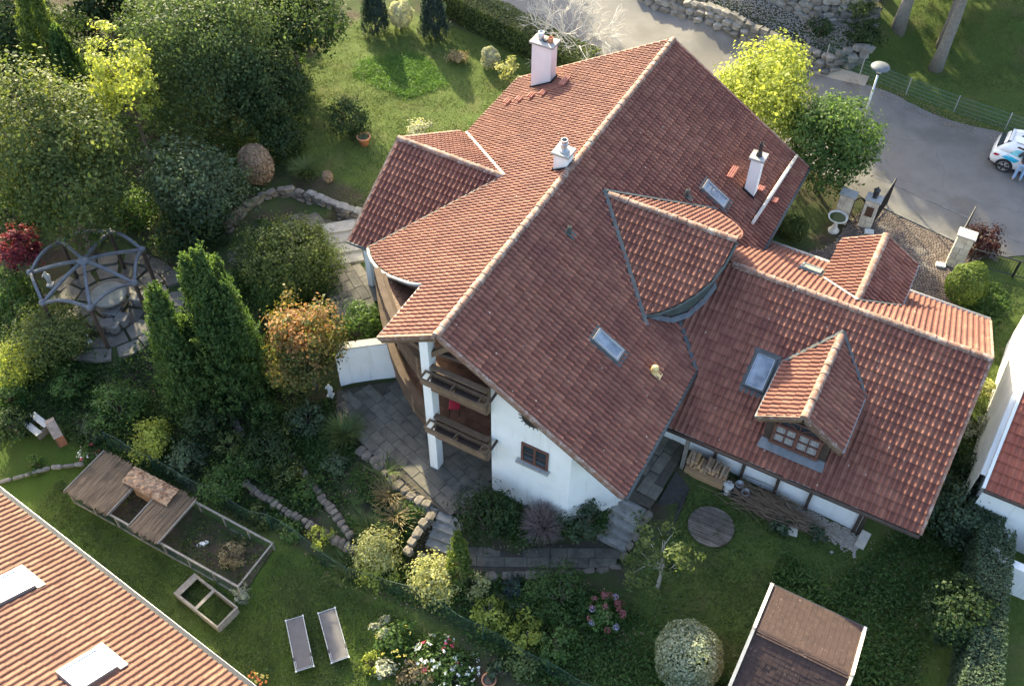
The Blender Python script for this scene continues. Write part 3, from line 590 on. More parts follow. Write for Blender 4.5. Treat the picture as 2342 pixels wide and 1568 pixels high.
# ---- chimneys
def chimney(x0, x1, y0, y1, zb, zt, cap, label):
    c = thing_part('chimney', house); c['label'] = label
    MB().box(x0, x1, y0, y1, zb, zt).build('shaft', M['stucco'], c)
    MB().box(x0 - .04, x1 + .04, y0 - .04, y1 + .04, zb, max(zmain(x0, 0), zmain(x1, 0)) + .05 if False else zb + .02).build('skirt_base', M['black'], c)
    MB().box(x0 - cap, x1 + cap, y0 - cap, y1 + cap, zt, zt + .10).build('cap_slab', M['concrete'], c, bevel=.01)
    k = MB()   # dark flashing collar following the slope
    n0 = [(x0 - .05, y0 - .05), (x1 + .05, y0 - .05), (x1 + .05, y1 + .05), (x0 - .05, y1 + .05)]
    k.add([(x, y, zmain(x, y) - .05) for x, y in n0] + [(x, y, zmain(x, y) + .17) for x, y in n0], [(0, 1, 5, 4), (1, 2, 6, 5), (2, 3, 7, 6), (3, 0, 4, 7)]); k.build('flashing_collar', M['black'], c)
    return c
c = chimney(-5.90, -4.93, 17.45, 18.02, 3.6, 6.82, .10, 'tall wide white chimney with two flues')
MB().lathe([(.13, 0), (.14, .02), (.13, .34), (.11, .345), (.11, .3)], 14, (-5.62, 17.78, 6.92)).build('flue', M['galv'], c, smooth=True)
MB().lathe([(.12, 0), (.12, .24), (.10, .245), (.10, .1)], 14, (-5.14, 17.75, 6.92)).build('flue', M['terracotta'], c, smooth=True)
MB().box(-5.44, -5.30, 17.62, 17.92, 6.92, 7.0).build('hatch', M['black'], c)
c = chimney(-.66, -.10, 9.25, 9.75, 7.0, 8.42, .08, 'short white chimney beside the main ridge')
m = MB(); m.lathe([(.2, 0), (.19, .06), (.13, .09), (.13, .3), (.16, .31), (.16, .33), (.13, .34), (.13, .48), (.11, .48), (.11, .2)], 16, (-.38, 9.5, 8.52)); m.build('flue', M['galv'], c)
c = chimney(5.22, 5.66, 15.05, 15.47, 4.0, 6.45, .09, 'slim white chimney low on the shaded slope')
m = MB(); m.lathe([(.13, 0), (.11, .16), (.075, .2), (.075, .62), (.06, .62), (.06, .3)], 12, (5.44, 15.26, 6.55)); m.build('flue', M['black'], c)
# ---- roof steps, snow log, vents
def on_main(x, y, up=0.0): p = math.atan(T); s_ = 1 if x > 0 else -1; return (x + s_ * math.sin(p) * up, y, zmain(x, y) + math.cos(p) * up)
stepm = pmat('red_metal_roof_step', (.30, .10, .07), (.36, .13, .10), 6, .6)
def roof_step(x, y, L, w=.26):
    m = MB(); z = zmain(x, y) + .22; m.box(x - w / 2, x + w / 2, y - L / 2, y + L / 2, z, z + .03)
    for q in (-.3, .3): m.beam((x, y + q * L, z), (x - (.05 if x > 0 else -.05), y + q * L, z - .2), .03)
    for q in (-.33, 0, .33): m.beam((x + q * w, y - L / 2, z + .045), (x + q * w, y + L / 2, z + .045), .02)
    return m.build('roof_step', stepm, house)
for u, v, L in ((1291, 181, .75), (1241, 208, .34), (1214, 214, .34), (1186, 222, .34), (1159, 228, .34)):
    P = at_plane(u, v + 5, ZR + .2, T, 0); roof_step(P[0], P[1], L)
for u, v, L in ((1675, 391, .75), (1740, 428, .3), (1771, 455, .3)):
    P = at_plane(u, v + 4, ZR + .2, -T, 0); roof_step(P[0], P[1], L)
lg = MB(); lg.tube([on_main(6.22, 18.9, .14), on_main(6.14, 16.5, .15), on_main(6.05, 13.75, .14)], [.075, .08, .07], 8); lg.build('snow_guard_log', pmat('bleached_log', (.5, .46, .40), (.62, .58, .52), 6, .9, .4, 30), house, smooth=True)
for y in (14.2, 15.7, 17.2, 18.6): MB().beam(on_main(6.27, y, .02), on_main(6.27, y, .2), .05).build('log_bracket', M['tile_piece'], house)
for (x, y) in ((3.65, 12.44), (1.23, 6.87)):
    v_ = thing_part('vent_pipe', house)
    MB().add([on_main(x - .18, y - .14, .085), on_main(x + .2, y - .14, .085), on_main(x + .2, y + .14, .085), on_main(x - .18, y + .14, .085)], [(0, 1, 2, 3)]).build('flashing', M['copper_green'], v_)
    z = zmain(x, y); MB().lathe([(.08, 0), (.07, .38), (.05, .39), (.05, .1)], 10, (x, y, z)).build('pipe', M['copper_green'], v_, smooth=True)
yv = thing_part('vent_pipe', house); yv['label'] = 'cream coloured vent with round cap'
cream = plain('cream_plastic', (.62, .46, .20), .6); x, y = 5.80, 4.72; z = zmain(x, y)
MB().add([on_main(x - .2, y - .15, .09), on_main(x + .22, y - .15, .09), on_main(x + .22, y + .15, .09), on_main(x - .2, y + .15, .09)], [(0, 1, 2, 3)]).build('flashing', cream, yv)
MB().lathe([(.11, 0), (.09, .16), (.08, .2), (.12, .22), (.135, .28), (.12, .34), (.06, .39), (.01, .4)], 14, (x, y, z)).build('cap', cream, yv, smooth=True)
# ---- skylights
def skylight(P00, P10, P11, P01, N, gl, frame, open_by=0.0, fw=.07):
    """corners along (u) then (v) on the roof plane"""
    N = np.array(N); s_ = thing_part('skylight', house); C4 = [np.array(p, float) for p in (P00, P10, P11, P01)]
    U = C4[1] - C4[0]; V = C4[3] - C4[0]; lu = np.linalg.norm(U); lv = np.linalg.norm(V); U /= lu; V /= lv; O = C4[0]
    def bx(m, a, b, c, d, n0, n1):
        p = [O + U * u + V * v + N * n for n in (n0, n1) for u, v in ((a, c), (b, c), (b, d), (a, d))]
        m.add(p, [(0, 3, 2, 1), (4, 5, 6, 7), (0, 1, 5, 4), (1, 2, 6, 5), (2, 3, 7, 6), (3, 0, 4, 7)])
    f = MB(); bx(f, 0, lu, 0, fw, 0, .13); bx(f, 0, lu, lv - fw, lv, 0, .15); bx(f, 0, fw, fw, lv - fw, 0, .13); bx(f, lu - fw, lu, fw, lv - fw, 0, .13); f.build('frame', frame, s_)
    g = MB(); bx(g, fw, lu - fw, fw, lv - fw, .04, .085); g.build('pane', gl, s_)
    tr = MB(); w_ = .022
    for a, b, c_, d in ((fw, lu - fw, fw, fw + w_), (fw, lu - fw, lv - fw - w_, lv - fw), (fw, fw + w_, fw + w_, lv - fw - w_), (lu - fw - w_, lu - fw, fw + w_, lv - fw - w_)): bx(tr, a, b, c_, d, .085, .115)
    tr.build('glazing_trim', M['galv'], s_)
    a = MB(); bx(a, -.1, lu + .1, -.22, -.01, .035, .05); bx(a, -.1, -.004, 0, lv, .03, .06); bx(a, lu + .004, lu + .1, 0, lv, .03, .06); bx(a, -.1, lu + .1, lv + .004, lv + .12, .04, .07); a.build('flashing', M['zinc_dark'], s_)
    return s_
NR = np.array([T, 0, 1]) / math.hypot(T, 1)
for x0, x1, y0, y1 in ((3.62, 4.62, 3.93, 4.50), (3.90, 4.92, 13.28, 13.88)):
    skylight((x1, y0, zmain(x1, 0) + .03), (x1, y1, zmain(x1, 0) + .03), (x0, y1, zmain(x0, 0) + .03), (x0, y0, zmain(x0, 0) + .03), NR, M['glass'], M['zinc'])
NA = np.array([0, -TP, 1]) / math.hypot(TP, 1); NB = np.array([0, TP, 1]) / math.hypot(TP, 1)
skylight((8.60, 6.18, zann(0, 6.18) + .03), (9.38, 6.18, zann(0, 6.18) + .03), (9.38, 7.32, zann(0, 7.32) + .03), (8.60, 7.32, zann(0, 7.32) + .03), NA, M['glass'], M['zinc_dark'])
skylight((9.36, 13.1, zann(0, 13.1) + .03), (8.55, 13.1, zann(0, 13.1) + .03), (8.55, 12.2, zann(0, 12.2) + .03), (9.36, 12.2, zann(0, 12.2) + .03), NB, glass_mat('milky_glass', (.34, .36, .28), .3), M['zinc'])
# drainpipe by the annex corner
MB().tube([(13.95, 4.2, 2.55), (13.95, 4.86, 2.2), (14.12, 4.9, 1.2), (14.12, 4.9, 0)], .05, 8).build('downpipe', M['timber_dark'], house, smooth=True)
# white garden wall that holds the upper terrace (curved in plan)
gwl = thing('garden_wall', 'curved white rendered retaining wall at the edge of the lower patio', 'wall')
wpts = [(-5.95, 1.6), (-5.6, 1.95), (-5.0, 2.45), (-4.3, 3.0), (-3.6, 3.7), (-3.1, 4.5), (-2.9, 5.6)]
m = MB(); walls(m, wpts, -.3, lambda x, y: 2.1, .3); m.build('wall_body', M['stucco'], gwl)
m = MB(); walls(m, [(x + .02, y - .03) for x, y in wpts], 2.103, lambda x, y: 2.16, .34); m.build('coping', M['concrete'], gwl)
# ------------------------------------------------------------------ ground
def lattice(lo, hi, f0, f1, fine, coarse):
    a = list(np.arange(lo, f0, coarse)) + list(np.arange(f0, f1, fine)) + list(np.arange(f1, hi + .1, coarse)); return np.array(a)
gx = lattice(-160, 160, -34, 26, .27, 4.0); gy = lattice(-120, 200, -16, 42, .27, 4.0)
GX, GY = np.meshgrid(gx, gy, indexing='ij'); GZ = hz(GX, GY)
GZ = np.where((GY > lerp_line(ROAD_S, GX) + .1) & (GY < lerp_line(ROAD_N, GX) - .1), GZ - .10, GZ)
patio_poly = [(-5.9, 1.3), (-3.5, 3.4), (-3.0, 5.4), (1.7, 3.2), (1.7, .3), (2.3, -.1), (1.9, -.9), (.75, -1.45), (-.5, -1.15), (-3.3, -.45), (-5.2, .2)]
terr_poly = [(-9.5, 6.9), (-7.1, 6.6), (-6.6, 5.0), (-5.9, 3.4), (-7.3, 3.3), (-8.8, 4.8)]
path_poly = [(.75, -2.6), (2.6, -2.9), (4.06, -1.91), (5.65, -.97), (6.94, -.01), (6.95, .75), (6.1, .8), (5.04, 0), (4.25, -.59), (3.66, -1.19), (1.6, -1.95)]
side_poly = [(6.25, 2.0), (7.3, 2.0), (7.45, 4.3), (7.1, 7.0), (6.3, 7.0)]
land_poly = [(-12.6, 8.2), (-10.6, 8.5), (-10.9, 6.9), (-12.2, 6.4), (-13.2, 7.2)]
pz = lambda x, y: -.62 + .03 * np.maximum(0, x - 5)
def inside_np(poly, X, Y):
    c = np.zeros(X.shape, bool); n = len(poly)
    for i in range(n):
        (x1, y1), (x2, y2) = poly[i], poly[(i + 1) % n]
        if y1 == y2: continue
        c ^= ((y1 > Y) != (y2 > Y)) & (X < (x2 - x1) * (Y - y1) / (y2 - y1) + x1)
    return c
def grown(poly, k=.18):
    m = np.mean(poly, 0); return [tuple(np.array(p) + (np.array(p) - m) / np.linalg.norm(np.array(p) - m) * k) for p in poly]
for poly_, zf_ in ((patio_poly, lambda x, y: 0 * x + .0), (terr_poly, lambda x, y: 0 * x + 1.03), (path_poly, lambda x, y: pz(x, y) - .1), (side_poly, lambda x, y: .55 + .085 * (y - 2)), (land_poly, lambda x, y: 0 * x + 1.13),
                   ([(.45, -1.3), (1.65, -1.3), (1.75, -2.7), (.5, -2.7)], lambda x, y: np.clip(-.12 + .55 * (y + 1.3), -.9, 0)), ([(5.9, .5), (7.15, .5), (7.3, 2.2), (6.0, 2.2)], lambda x, y: np.clip(-.75 + .8 * (y - .6), -.8, .5)), ([(-11.2, 8.9), (-10.0, 9.0), (-8.3, 6.9), (-9.4, 6.0)], lambda x, y: 0 * x + 1.0)):
    GZ = np.where(inside_np(grown(poly_), GX, GY), np.minimum(GZ, zf_(GX, GY)), GZ)
nx, ny = GX.shape; idx = np.arange(nx * ny).reshape(nx, ny)
quads = np.stack([idx[:-1, :-1], idx[1:, :-1], idx[1:, 1:], idx[:-1, 1:]], -1).reshape(-1, 4)
def zone_attr():
    """0 shaggy bed / soil, 1 mown lawn, .5 rough grass"""
    z = np.full(GX.shape, .25)
    z[(GY < -5.0) & (GX < 3.5)] = 1.0
    z[(GY > 10.5) & (GX < -7) & (GX > -19) & (GY < 24)] = .62
    z[(GX > 8) & (GY < 4.8)] = .5; z[(GX > 14.2) & (GY < 21) & (GY > 3)] = .55
    z[(GY > lerp_line(ROAD_N, GX)) & (GX > 6)] = .55
    k = z.copy()
    for _ in range(3): k[1:-1, 1:-1] = (k[1:-1, 1:-1] * 2 + k[:-2, 1:-1] + k[2:, 1:-1] + k[1:-1, :-2] + k[1:-1, 2:]) / 6
    return k
me_v = np.stack([GX, GY, GZ], -1).reshape(-1, 3)
gm, nt, b = new_mat('garden_ground')
a = nt.nodes.new('ShaderNodeAttribute'); a.attribute_name = 'zone'; zf = a.outputs['Fac']
n1 = noise(nt, .55, 6, .65); n2 = noise(nt, 7, 6, .7); n3 = noise(nt, 26, 4, .7)
soil = mixc(nt, n2, (.045, .034, .026), (.085, .065, .048))
bed = mixc(nt, ramp(nt, n1, .38, .6), soil, mixc(nt, n2, (.035, .055, .018), (.06, .085, .028)))
rough_g = mixc(nt, ramp(nt, n2, .35, .65), (.05, .084, .016), (.088, .118, .03)); rough_g = mixc(nt, ramp(nt, n1, .52, .75), rough_g, (.105, .10, .04))
lawn = mixc(nt, ramp(nt, n3, .3, .7), (.042, .076, .013), (.07, .108, .02)); lawn = mixc(nt, ramp(nt, n1, .5, .75), lawn, (.074, .088, .025))
c1 = mixc(nt, ramp(nt, zf, .28, .5), bed, rough_g); c2 = mixc(nt, ramp(nt, zf, .66, .9), c1, lawn)
nt.links.new(c2, b.inputs['Base Color']); b.inputs['Roughness'].default_value = .95; b.inputs['Specular IOR Level'].default_value = .15
bump(nt, b, noise(nt, 18, 6, .75), .9, .06)
ground_me = rawmesh('ground', me_v, quads, gm, smooth=True)
za_ = ground_me.attributes.new('zone', 'FLOAT', 'POINT'); za_.data.foreach_set('value', zone_attr().ravel().astype(np.float32))
tag(link('ground', ground_me), kind='structure')
# road
xs = np.concatenate([np.arange(-70, -24, 2.0), np.arange(-24, 24, .5), np.arange(24, 90, 3.0)]); K = 24
S = lerp_line(ROAD_S, xs); N_ = lerp_line(ROAD_N, xs)
RXY = np.stack([np.stack([xs, S + (N_ - S) * k / K], -1) for k in range(K + 1)], 1)
RZ = hz0(RXY[..., 0], RXY[..., 1]) + .02
rv = np.concatenate([RXY, RZ[..., None]], -1).reshape(-1, 3); ri = np.arange(len(rv)).reshape(len(xs), K + 1)
rq = np.stack([ri[:-1, :-1], ri[1:, :-1], ri[1:, 1:], ri[:-1, 1:]], -1).reshape(-1, 4)
road = tag(link('road', rawmesh('road', rv, rq, M['asphalt'], smooth=True)), kind='structure')
zr = lambda x, y: float(hz0(x, y)) + .02
# ------------------------------------------------------------------ vegetation
LM = {}
def lm(name, dark, light, **k):
    if name not in LM:
        def ds(c): l = .3 * c[0] + .59 * c[1] + .11 * c[2]; return (c[0] * .86 + l * .14, c[1] * .86 + l * .14, c[2] * .78 + l * .22)
        dark, light = ds(dark), ds(light); LM[name] = leaf_mat(name + '_leaf', tuple(min(.8, c * 1.3) for c in dark), tuple(min(.85, c * 1.3) for c in light), **{'trans': .42, **k})
    return LM[name]
lm('olive', (.030, .060, .010), (.135, .165, .032), trans=.42); lm('deep', (.014, .036, .010), (.050, .085, .022)); lm('green', (.026, .070, .010), (.10, .17, .026), trans=.42)
lm('lime', (.14, .185, .010), (.345, .385, .026), trans=.5, warm=1.3); lm('willow', (.030, .060, .018), (.095, .14, .040)); lm('blue', (.022, .045, .04), (.06, .10, .085))
lm('conifer', (.020, .058, .012), (.095, .165, .028)); lm('thuja', (.05, .095, .010), (.17, .22, .022)); lm('orange', (.075, .098, .014), (.40, .17, .055), trans=.42)
lm('brown', (.20, .13, .075), (.36, .26, .165), trans=.2); lm('grey', (.085, .085, .07), (.17, .16, .13), trans=.15); lm('red', (.09, .012, .025), (.19, .03, .055)); lm('purple', (.035, .012, .014), (.075, .028, .028))
lm('var', (.12, .16, .09), (.40, .42, .29)); lm('blond', (.17, .20, .05), (.44, .43, .17), trans=.45); lm('white', (.7, .7, .68), (.85, .84, .8), trans=.2); lm('pink', (.55, .04, .14), (.7, .12, .25)); lm('rose', (.30, .08, .10), (.42, .18, .19)); lm('lilac', (.30, .27, .5), (.45, .42, .65)); lm('fire', (.7, .12, .03), (.8, .35, .06)); lm('yellow', (.55, .45, .05), (.7, .6, .12))
lm('bright', (.045, .115, .012), (.11, .22, .028)); lm('silver', (.20, .22, .17), (.42, .43, .33)); lm('ivy', (.035, .06, .03), (.10, .15, .075)); lm('grass', (.05, .085, .018), (.13, .17, .04), trans=.3); lm('straw', (.16, .12, .05), (.30, .24, .12), trans=.3)
def leaves(C, nrm, size, aspect, r, tint=None, droop=0.0):
    """diamond leaves, slightly folded: centres C, preferred normals nrm"""
    n = len(C); size = size * np.clip(np.exp(r.normal(0, .34, n)), .5, 1.55)[:, None]
    nrm = nrm + r.normal(0, .55, (n, 3)); nrm /= np.linalg.norm(nrm, axis=1)[:, None] + 1e-9
    d = r.normal(0, 1, (n, 3)); d[:, 2] -= droop; d -= (d * nrm).sum(1)[:, None] * nrm; d /= np.linalg.norm(d, axis=1)[:, None] + 1e-9
    s = np.cross(nrm, d); f = .12 * size * nrm
    V = np.stack([C - d * size * .5, C + s * size * aspect * .5 + f, C + d * size * .5, C - s * size * aspect * .5 + f], 1).reshape(-1, 3)
    Q = np.arange(4 * n).reshape(n, 4)
    return V, Q, (r.random(n) if tint is None else tint)
def lumpy(r, dirs, amp, k=5):
    o = np.ones(len(dirs))
    for i in range(k):
        w = r.normal(0, 1, 3) * (1.6 + i * .7); o += amp / (1 + .3 * i) * np.sin(dirs @ w + r.uniform(0, 6))
    return o
def rand_dirs(r, n, zmin=-.6):
    z = r.uniform(zmin, 1, n); a = r.uniform(0, 2 * PI, n); q = np.sqrt(1 - z * z); return np.stack([q * np.cos(a), q * np.sin(a), z], 1)
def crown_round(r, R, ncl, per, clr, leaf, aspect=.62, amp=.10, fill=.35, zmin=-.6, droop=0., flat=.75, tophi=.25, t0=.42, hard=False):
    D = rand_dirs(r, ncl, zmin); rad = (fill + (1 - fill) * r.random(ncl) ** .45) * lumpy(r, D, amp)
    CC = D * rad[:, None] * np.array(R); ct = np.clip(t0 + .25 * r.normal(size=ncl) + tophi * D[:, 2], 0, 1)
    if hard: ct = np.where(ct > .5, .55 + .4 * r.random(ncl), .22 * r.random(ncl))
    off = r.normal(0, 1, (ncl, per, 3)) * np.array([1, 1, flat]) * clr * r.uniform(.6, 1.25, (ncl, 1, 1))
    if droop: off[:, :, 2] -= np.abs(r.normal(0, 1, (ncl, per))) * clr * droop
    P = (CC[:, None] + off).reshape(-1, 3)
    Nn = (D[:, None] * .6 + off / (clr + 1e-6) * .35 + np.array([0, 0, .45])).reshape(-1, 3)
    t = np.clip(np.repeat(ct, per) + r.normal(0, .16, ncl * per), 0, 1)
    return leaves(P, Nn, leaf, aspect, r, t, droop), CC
def crown_shell(r, R, n, leaf, aspect=.6, amp=.03, thick=.10, zmin=-.75, bumpy=0.):
    D = rand_dirs(r, n, zmin); rad = lumpy(r, D, amp, 7) * (1 - thick * r.random(n) ** 2 + .02 * r.normal(size=n))
    P = D * rad[:, None] * np.array(R); return leaves(P, D * 1.2, leaf, aspect, r), None
def crown_conifer(r, H, Rb, npl, per, leaf, tip=.72, lean=.5, plume=.5, prof=.8, base=.02):
    """upright plumes on a flame-shaped body (base at z = 0)"""
    h = r.random(npl) ** .85 * (1 - base) + base; a = r.uniform(0, 2 * PI, npl); R_ = Rb * np.minimum(1, (h + .22) / .28) * (1 - h) ** prof * lumpy(r, np.stack([np.cos(a), np.sin(a), h * 3], 1), .09) 
    rr = R_ * (.45 + .55 * r.random(npl) ** .5)
    B = np.stack([rr * np.cos(a), rr * np.sin(a), h * H * .93], 1); out = np.stack([np.cos(a), np.sin(a), np.zeros(npl)], 1)
    d = out * lean * (1 - .5 * h[:, None]) + np.array([0, 0, 1.]) + r.normal(0, .12, (npl, 3)); d /= np.linalg.norm(d, axis=1)[:, None]
    t = r.random((npl, per)); L = plume * r.uniform(.7, 1.3, npl) * (1.0 - .35 * h)
    wid = (L * .26)[:, None] * (1 - t) ** .7
    P = B[:, None] + d[:, None] * (t * L[:, None])[..., None] + r.normal(0, 1, (npl, per, 3)) * (wid[..., None] * .55)
    Nn = (out[:, None] * .9 + r.normal(0, .4, (npl, per, 3))).reshape(-1, 3)
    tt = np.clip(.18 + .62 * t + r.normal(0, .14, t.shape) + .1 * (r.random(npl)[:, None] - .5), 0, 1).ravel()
    return leaves(P.reshape(-1, 3), Nn, leaf, .45, r, tt, droop=-1.2), None
def trunk_mesh(r, H, r0, targets=None, nb=7, mat=None, lean=(0, 0), split=.55, twigs=0, wob=.12):
    m = MB(); top = Vector((lean[0], lean[1], H)); pts = []
    for i in range(6): t = i / 5; pts.append((lean[0] * t * t + r.normal() * wob * r0 * t, lean[1] * t * t + r.normal() * wob * r0 * t, H * t - (.25 if i == 0 else 0)))
    m.tube(pts, [r0 * (1.25 - .55 * (i / 5)) if i else r0 * 1.6 for i in range(6)], 8)
    if targets is not None and len(targets):
        for k in r.choice(len(targets), min(nb, len(targets)), replace=False):
            e = Vector(targets[k]); s_ = r.uniform(split, 1.0); b = Vector(pts[0]).lerp(Vector(pts[-1]), s_) if s_ < .99 else Vector(pts[-1])
            b = Vector((np.interp(s_, np.linspace(0, 1, 6), [p[0] for p in pts]), np.interp(s_, np.linspace(0, 1, 6), [p[1] for p in pts]), np.interp(s_, np.linspace(0, 1, 6), [p[2] for p in pts])))
            mid = b.lerp(e, .5) + Vector((r.normal() * .12, r.normal() * .12, .15 * (e - b).length * .6)); q = r0 * r.uniform(.35, .6)
            m.tube([b, mid, e], [q, q * .6, q * .18], 5)
            for _ in range(twigs):
                a = b.lerp(e, r.uniform(.4, .95)); m.tube([a, a + Vector(r.normal(0, .35, 3)) * (e - b).length * .4], [q * .25, q * .06], 4)
    return m
def put(name, label, cat, P, crown, trunk=None, mat='green', bark='bark', crown_z=0.0, group=None, rz=0.0, extra=None):
    t = thing(name, label, cat, tuple(P), rz, group)
    V, Q, tint = crown; V = V + np.array([0, 0, crown_z])
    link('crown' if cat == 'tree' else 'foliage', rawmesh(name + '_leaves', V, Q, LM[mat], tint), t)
    if trunk is not None: trunk.build('trunk' if cat == 'tree' else 'stem', M[bark], t, smooth=True)
    return t
SEED = [100]
def rs(): SEED[0] += 1; return np.random.default_rng(SEED[0])
def tree(name, label, u, v, hw, hr=1.0, mat='green', trunk=2.0, leaf=.15, dens=1.0, clr=.34, r0=None, bark='bark', droop=0., amp=.12, fill=.3, dy=1.0, zmin=-.7, tophi=.25, lean=(0, 0), nb=9, twigs=0, t0=.42, hard=False):
    """crown centre seen at (u, v) with half width hw (picture units); hr = half height / half width"""
    P = G(u, v, trunk + 2.0)
    for _ in range(4):
        R_ = hw / px_per_m(P + np.array([0, 0, trunk + 2.])); P = G(u, v, trunk + R_ * hr)
    r = rs(); RR = (R_, R_ * dy, R_ * hr); area = 4 * PI * R_ * R_ * (.5 + .5 * hr)
    n = int(dens * area / (leaf * leaf * .62 * .5) * 1.5); per = 46; ncl = max(12, n // per)
    cr, CC = crown_round(r, RR, ncl, per, clr * .82 * (R_ / 3.0) ** .5 if R_ > 1 else clr * .5, leaf, amp=amp, fill=fill, droop=droop, zmin=zmin, tophi=tophi, t0=t0, hard=hard)
    tg = CC + np.array([0, 0, trunk + RR[2]]); r0 = r0 or max(.03, R_ * .045)
    tk = trunk_mesh(r, trunk + RR[2] * .75, r0, tg[:, :], nb, lean=lean, split=.45, twigs=twigs)
    return put(name, label, 'tree', P, cr, tk, mat, bark, trunk + RR[2])
def shrub(name, label, u, v, hw, hr=.85, mat='green', leaf=.10, dens=1.0, clr=.22, amp=.12, cat='shrub', shell=False, lift=0.0, aspect=.62, group=None, fill=.35, zmin=-.8, droop=0., dy=1.0):
    P = G(u, v, .6)
    for _ in range(4):
        R_ = hw / px_per_m(P + np.array([0, 0, .6])); P = G(u, v, R_ * hr * .92 + lift)
    r = rs(); RR = (R_, R_ * dy, R_ * hr); area = 4 * PI * R_ * R_ * (.45 + .55 * hr); n = int(dens * area / (leaf * leaf * .62 * .5))
    if shell: cr, CC = crown_shell(r, RR, int(n * 1.5), leaf, aspect, amp=amp)
    else: cr, CC = crown_round(r, RR, max(10, n // 34), 34, min(clr, R_ * .17), leaf, aspect, amp=amp, fill=fill, zmin=zmin, droop=droop)
    tg = rand_dirs(r, 8, .1) * np.array(RR) * .7 + np.array([0, 0, RR[2] * .92])
    tk = MB()
    for e in tg: tk.tube([(0, 0, -.1), tuple(np.array(e) * np.array([.4, .4, .5])), tuple(e)], [.035 * R_ + .008, .02 * R_ + .006, .006], 5)
    return put(name, label, cat, P, cr, tk, mat, 'bark', RR[2] * .92 + lift, group)
def conifer(name, label, u, v_base, v_top, hw, mat='conifer', leaf=.11, dens=1.0, plume=.55, prof=.75, lean=.5, cat='tree', P=None, multi=None):
    P = G(u, v_base) if P is None else P; H = 1.0
    for h in np.arange(.4, 16, .05):
        if pix(P + np.array([0, 0, h]))[1] < v_top: H = h; break
    Rb = hw / px_per_m(P + np.array([0, 0, H * .35])); r = rs()
    n = int(dens * PI * Rb * H * 1.1 / (leaf * leaf * .45 * .5) * 2.4); per = 40
    if multi:
        Vs, Qs, Ts = [], [], []; o = 0
        for dx, dy_, sh, sr in multi:
            (V, Q, t), _ = crown_conifer(r, H * sh, Rb * sr, int(n / per * sh * sr / sum(q[2] * q[3] for q in multi) * 1.25), per, leaf, plume=plume, prof=prof, lean=lean)
            Vs.append(V + np.array([dx * Rb, dy_ * Rb, 0])); Qs.append(Q + o); Ts.append(t); o += len(V)
        cr = (np.concatenate(Vs), np.concatenate(Qs), np.concatenate(Ts))
    else: cr, _ = crown_conifer(r, H, Rb, n // per, per, leaf, plume=plume, prof=prof, lean=lean)
    return put(name, label, cat, P, cr, MB().tube([(0, 0, -.2), (0, 0, H * .35), (0, 0, H * .7)], [Rb * .08 + .03, Rb * .05 + .02, .015], 7), mat)

# --- tall trees of the west garden
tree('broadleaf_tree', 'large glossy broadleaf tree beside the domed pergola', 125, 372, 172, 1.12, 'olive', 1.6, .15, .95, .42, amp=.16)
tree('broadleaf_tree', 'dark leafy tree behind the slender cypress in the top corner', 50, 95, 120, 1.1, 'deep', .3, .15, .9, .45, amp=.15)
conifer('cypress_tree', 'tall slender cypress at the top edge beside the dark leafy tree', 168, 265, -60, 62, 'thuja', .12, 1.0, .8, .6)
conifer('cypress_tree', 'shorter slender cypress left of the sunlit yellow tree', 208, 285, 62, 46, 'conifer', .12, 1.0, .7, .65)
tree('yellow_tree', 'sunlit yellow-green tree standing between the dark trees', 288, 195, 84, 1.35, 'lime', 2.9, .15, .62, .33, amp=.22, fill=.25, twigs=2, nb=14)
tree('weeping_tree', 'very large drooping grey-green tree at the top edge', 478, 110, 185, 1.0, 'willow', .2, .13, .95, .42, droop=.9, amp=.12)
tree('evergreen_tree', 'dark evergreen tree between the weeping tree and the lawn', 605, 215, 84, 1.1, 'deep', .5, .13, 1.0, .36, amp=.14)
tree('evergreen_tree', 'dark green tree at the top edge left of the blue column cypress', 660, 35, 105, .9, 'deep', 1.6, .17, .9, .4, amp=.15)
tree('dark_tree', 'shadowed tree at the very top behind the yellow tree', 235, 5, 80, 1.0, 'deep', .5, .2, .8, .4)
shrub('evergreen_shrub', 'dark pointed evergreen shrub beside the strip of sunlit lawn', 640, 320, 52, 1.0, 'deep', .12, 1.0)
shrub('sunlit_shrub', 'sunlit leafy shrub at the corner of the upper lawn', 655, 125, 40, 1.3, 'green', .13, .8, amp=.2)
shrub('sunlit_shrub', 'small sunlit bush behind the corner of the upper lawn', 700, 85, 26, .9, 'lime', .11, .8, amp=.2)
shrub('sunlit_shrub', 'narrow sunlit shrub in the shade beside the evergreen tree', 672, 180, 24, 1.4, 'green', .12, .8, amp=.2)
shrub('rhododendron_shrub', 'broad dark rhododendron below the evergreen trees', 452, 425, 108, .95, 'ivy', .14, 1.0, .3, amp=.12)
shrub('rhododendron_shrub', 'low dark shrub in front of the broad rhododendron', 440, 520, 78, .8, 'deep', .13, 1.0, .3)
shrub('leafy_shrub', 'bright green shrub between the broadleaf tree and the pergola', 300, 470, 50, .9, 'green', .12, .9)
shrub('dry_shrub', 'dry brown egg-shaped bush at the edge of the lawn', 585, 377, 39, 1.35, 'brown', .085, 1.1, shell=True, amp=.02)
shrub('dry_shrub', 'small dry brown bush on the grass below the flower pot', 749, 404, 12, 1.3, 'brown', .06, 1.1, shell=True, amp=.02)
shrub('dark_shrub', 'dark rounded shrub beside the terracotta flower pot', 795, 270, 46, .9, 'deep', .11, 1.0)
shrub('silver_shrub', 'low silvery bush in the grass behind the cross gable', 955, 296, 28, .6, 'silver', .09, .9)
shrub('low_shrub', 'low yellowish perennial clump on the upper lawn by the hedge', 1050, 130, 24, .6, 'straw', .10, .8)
shrub('ball_shrub', 'clipped pale ball bush at the house corner below the chimney', 1122, 132, 22, 1.15, 'silver', .08, 1.0, shell=True)
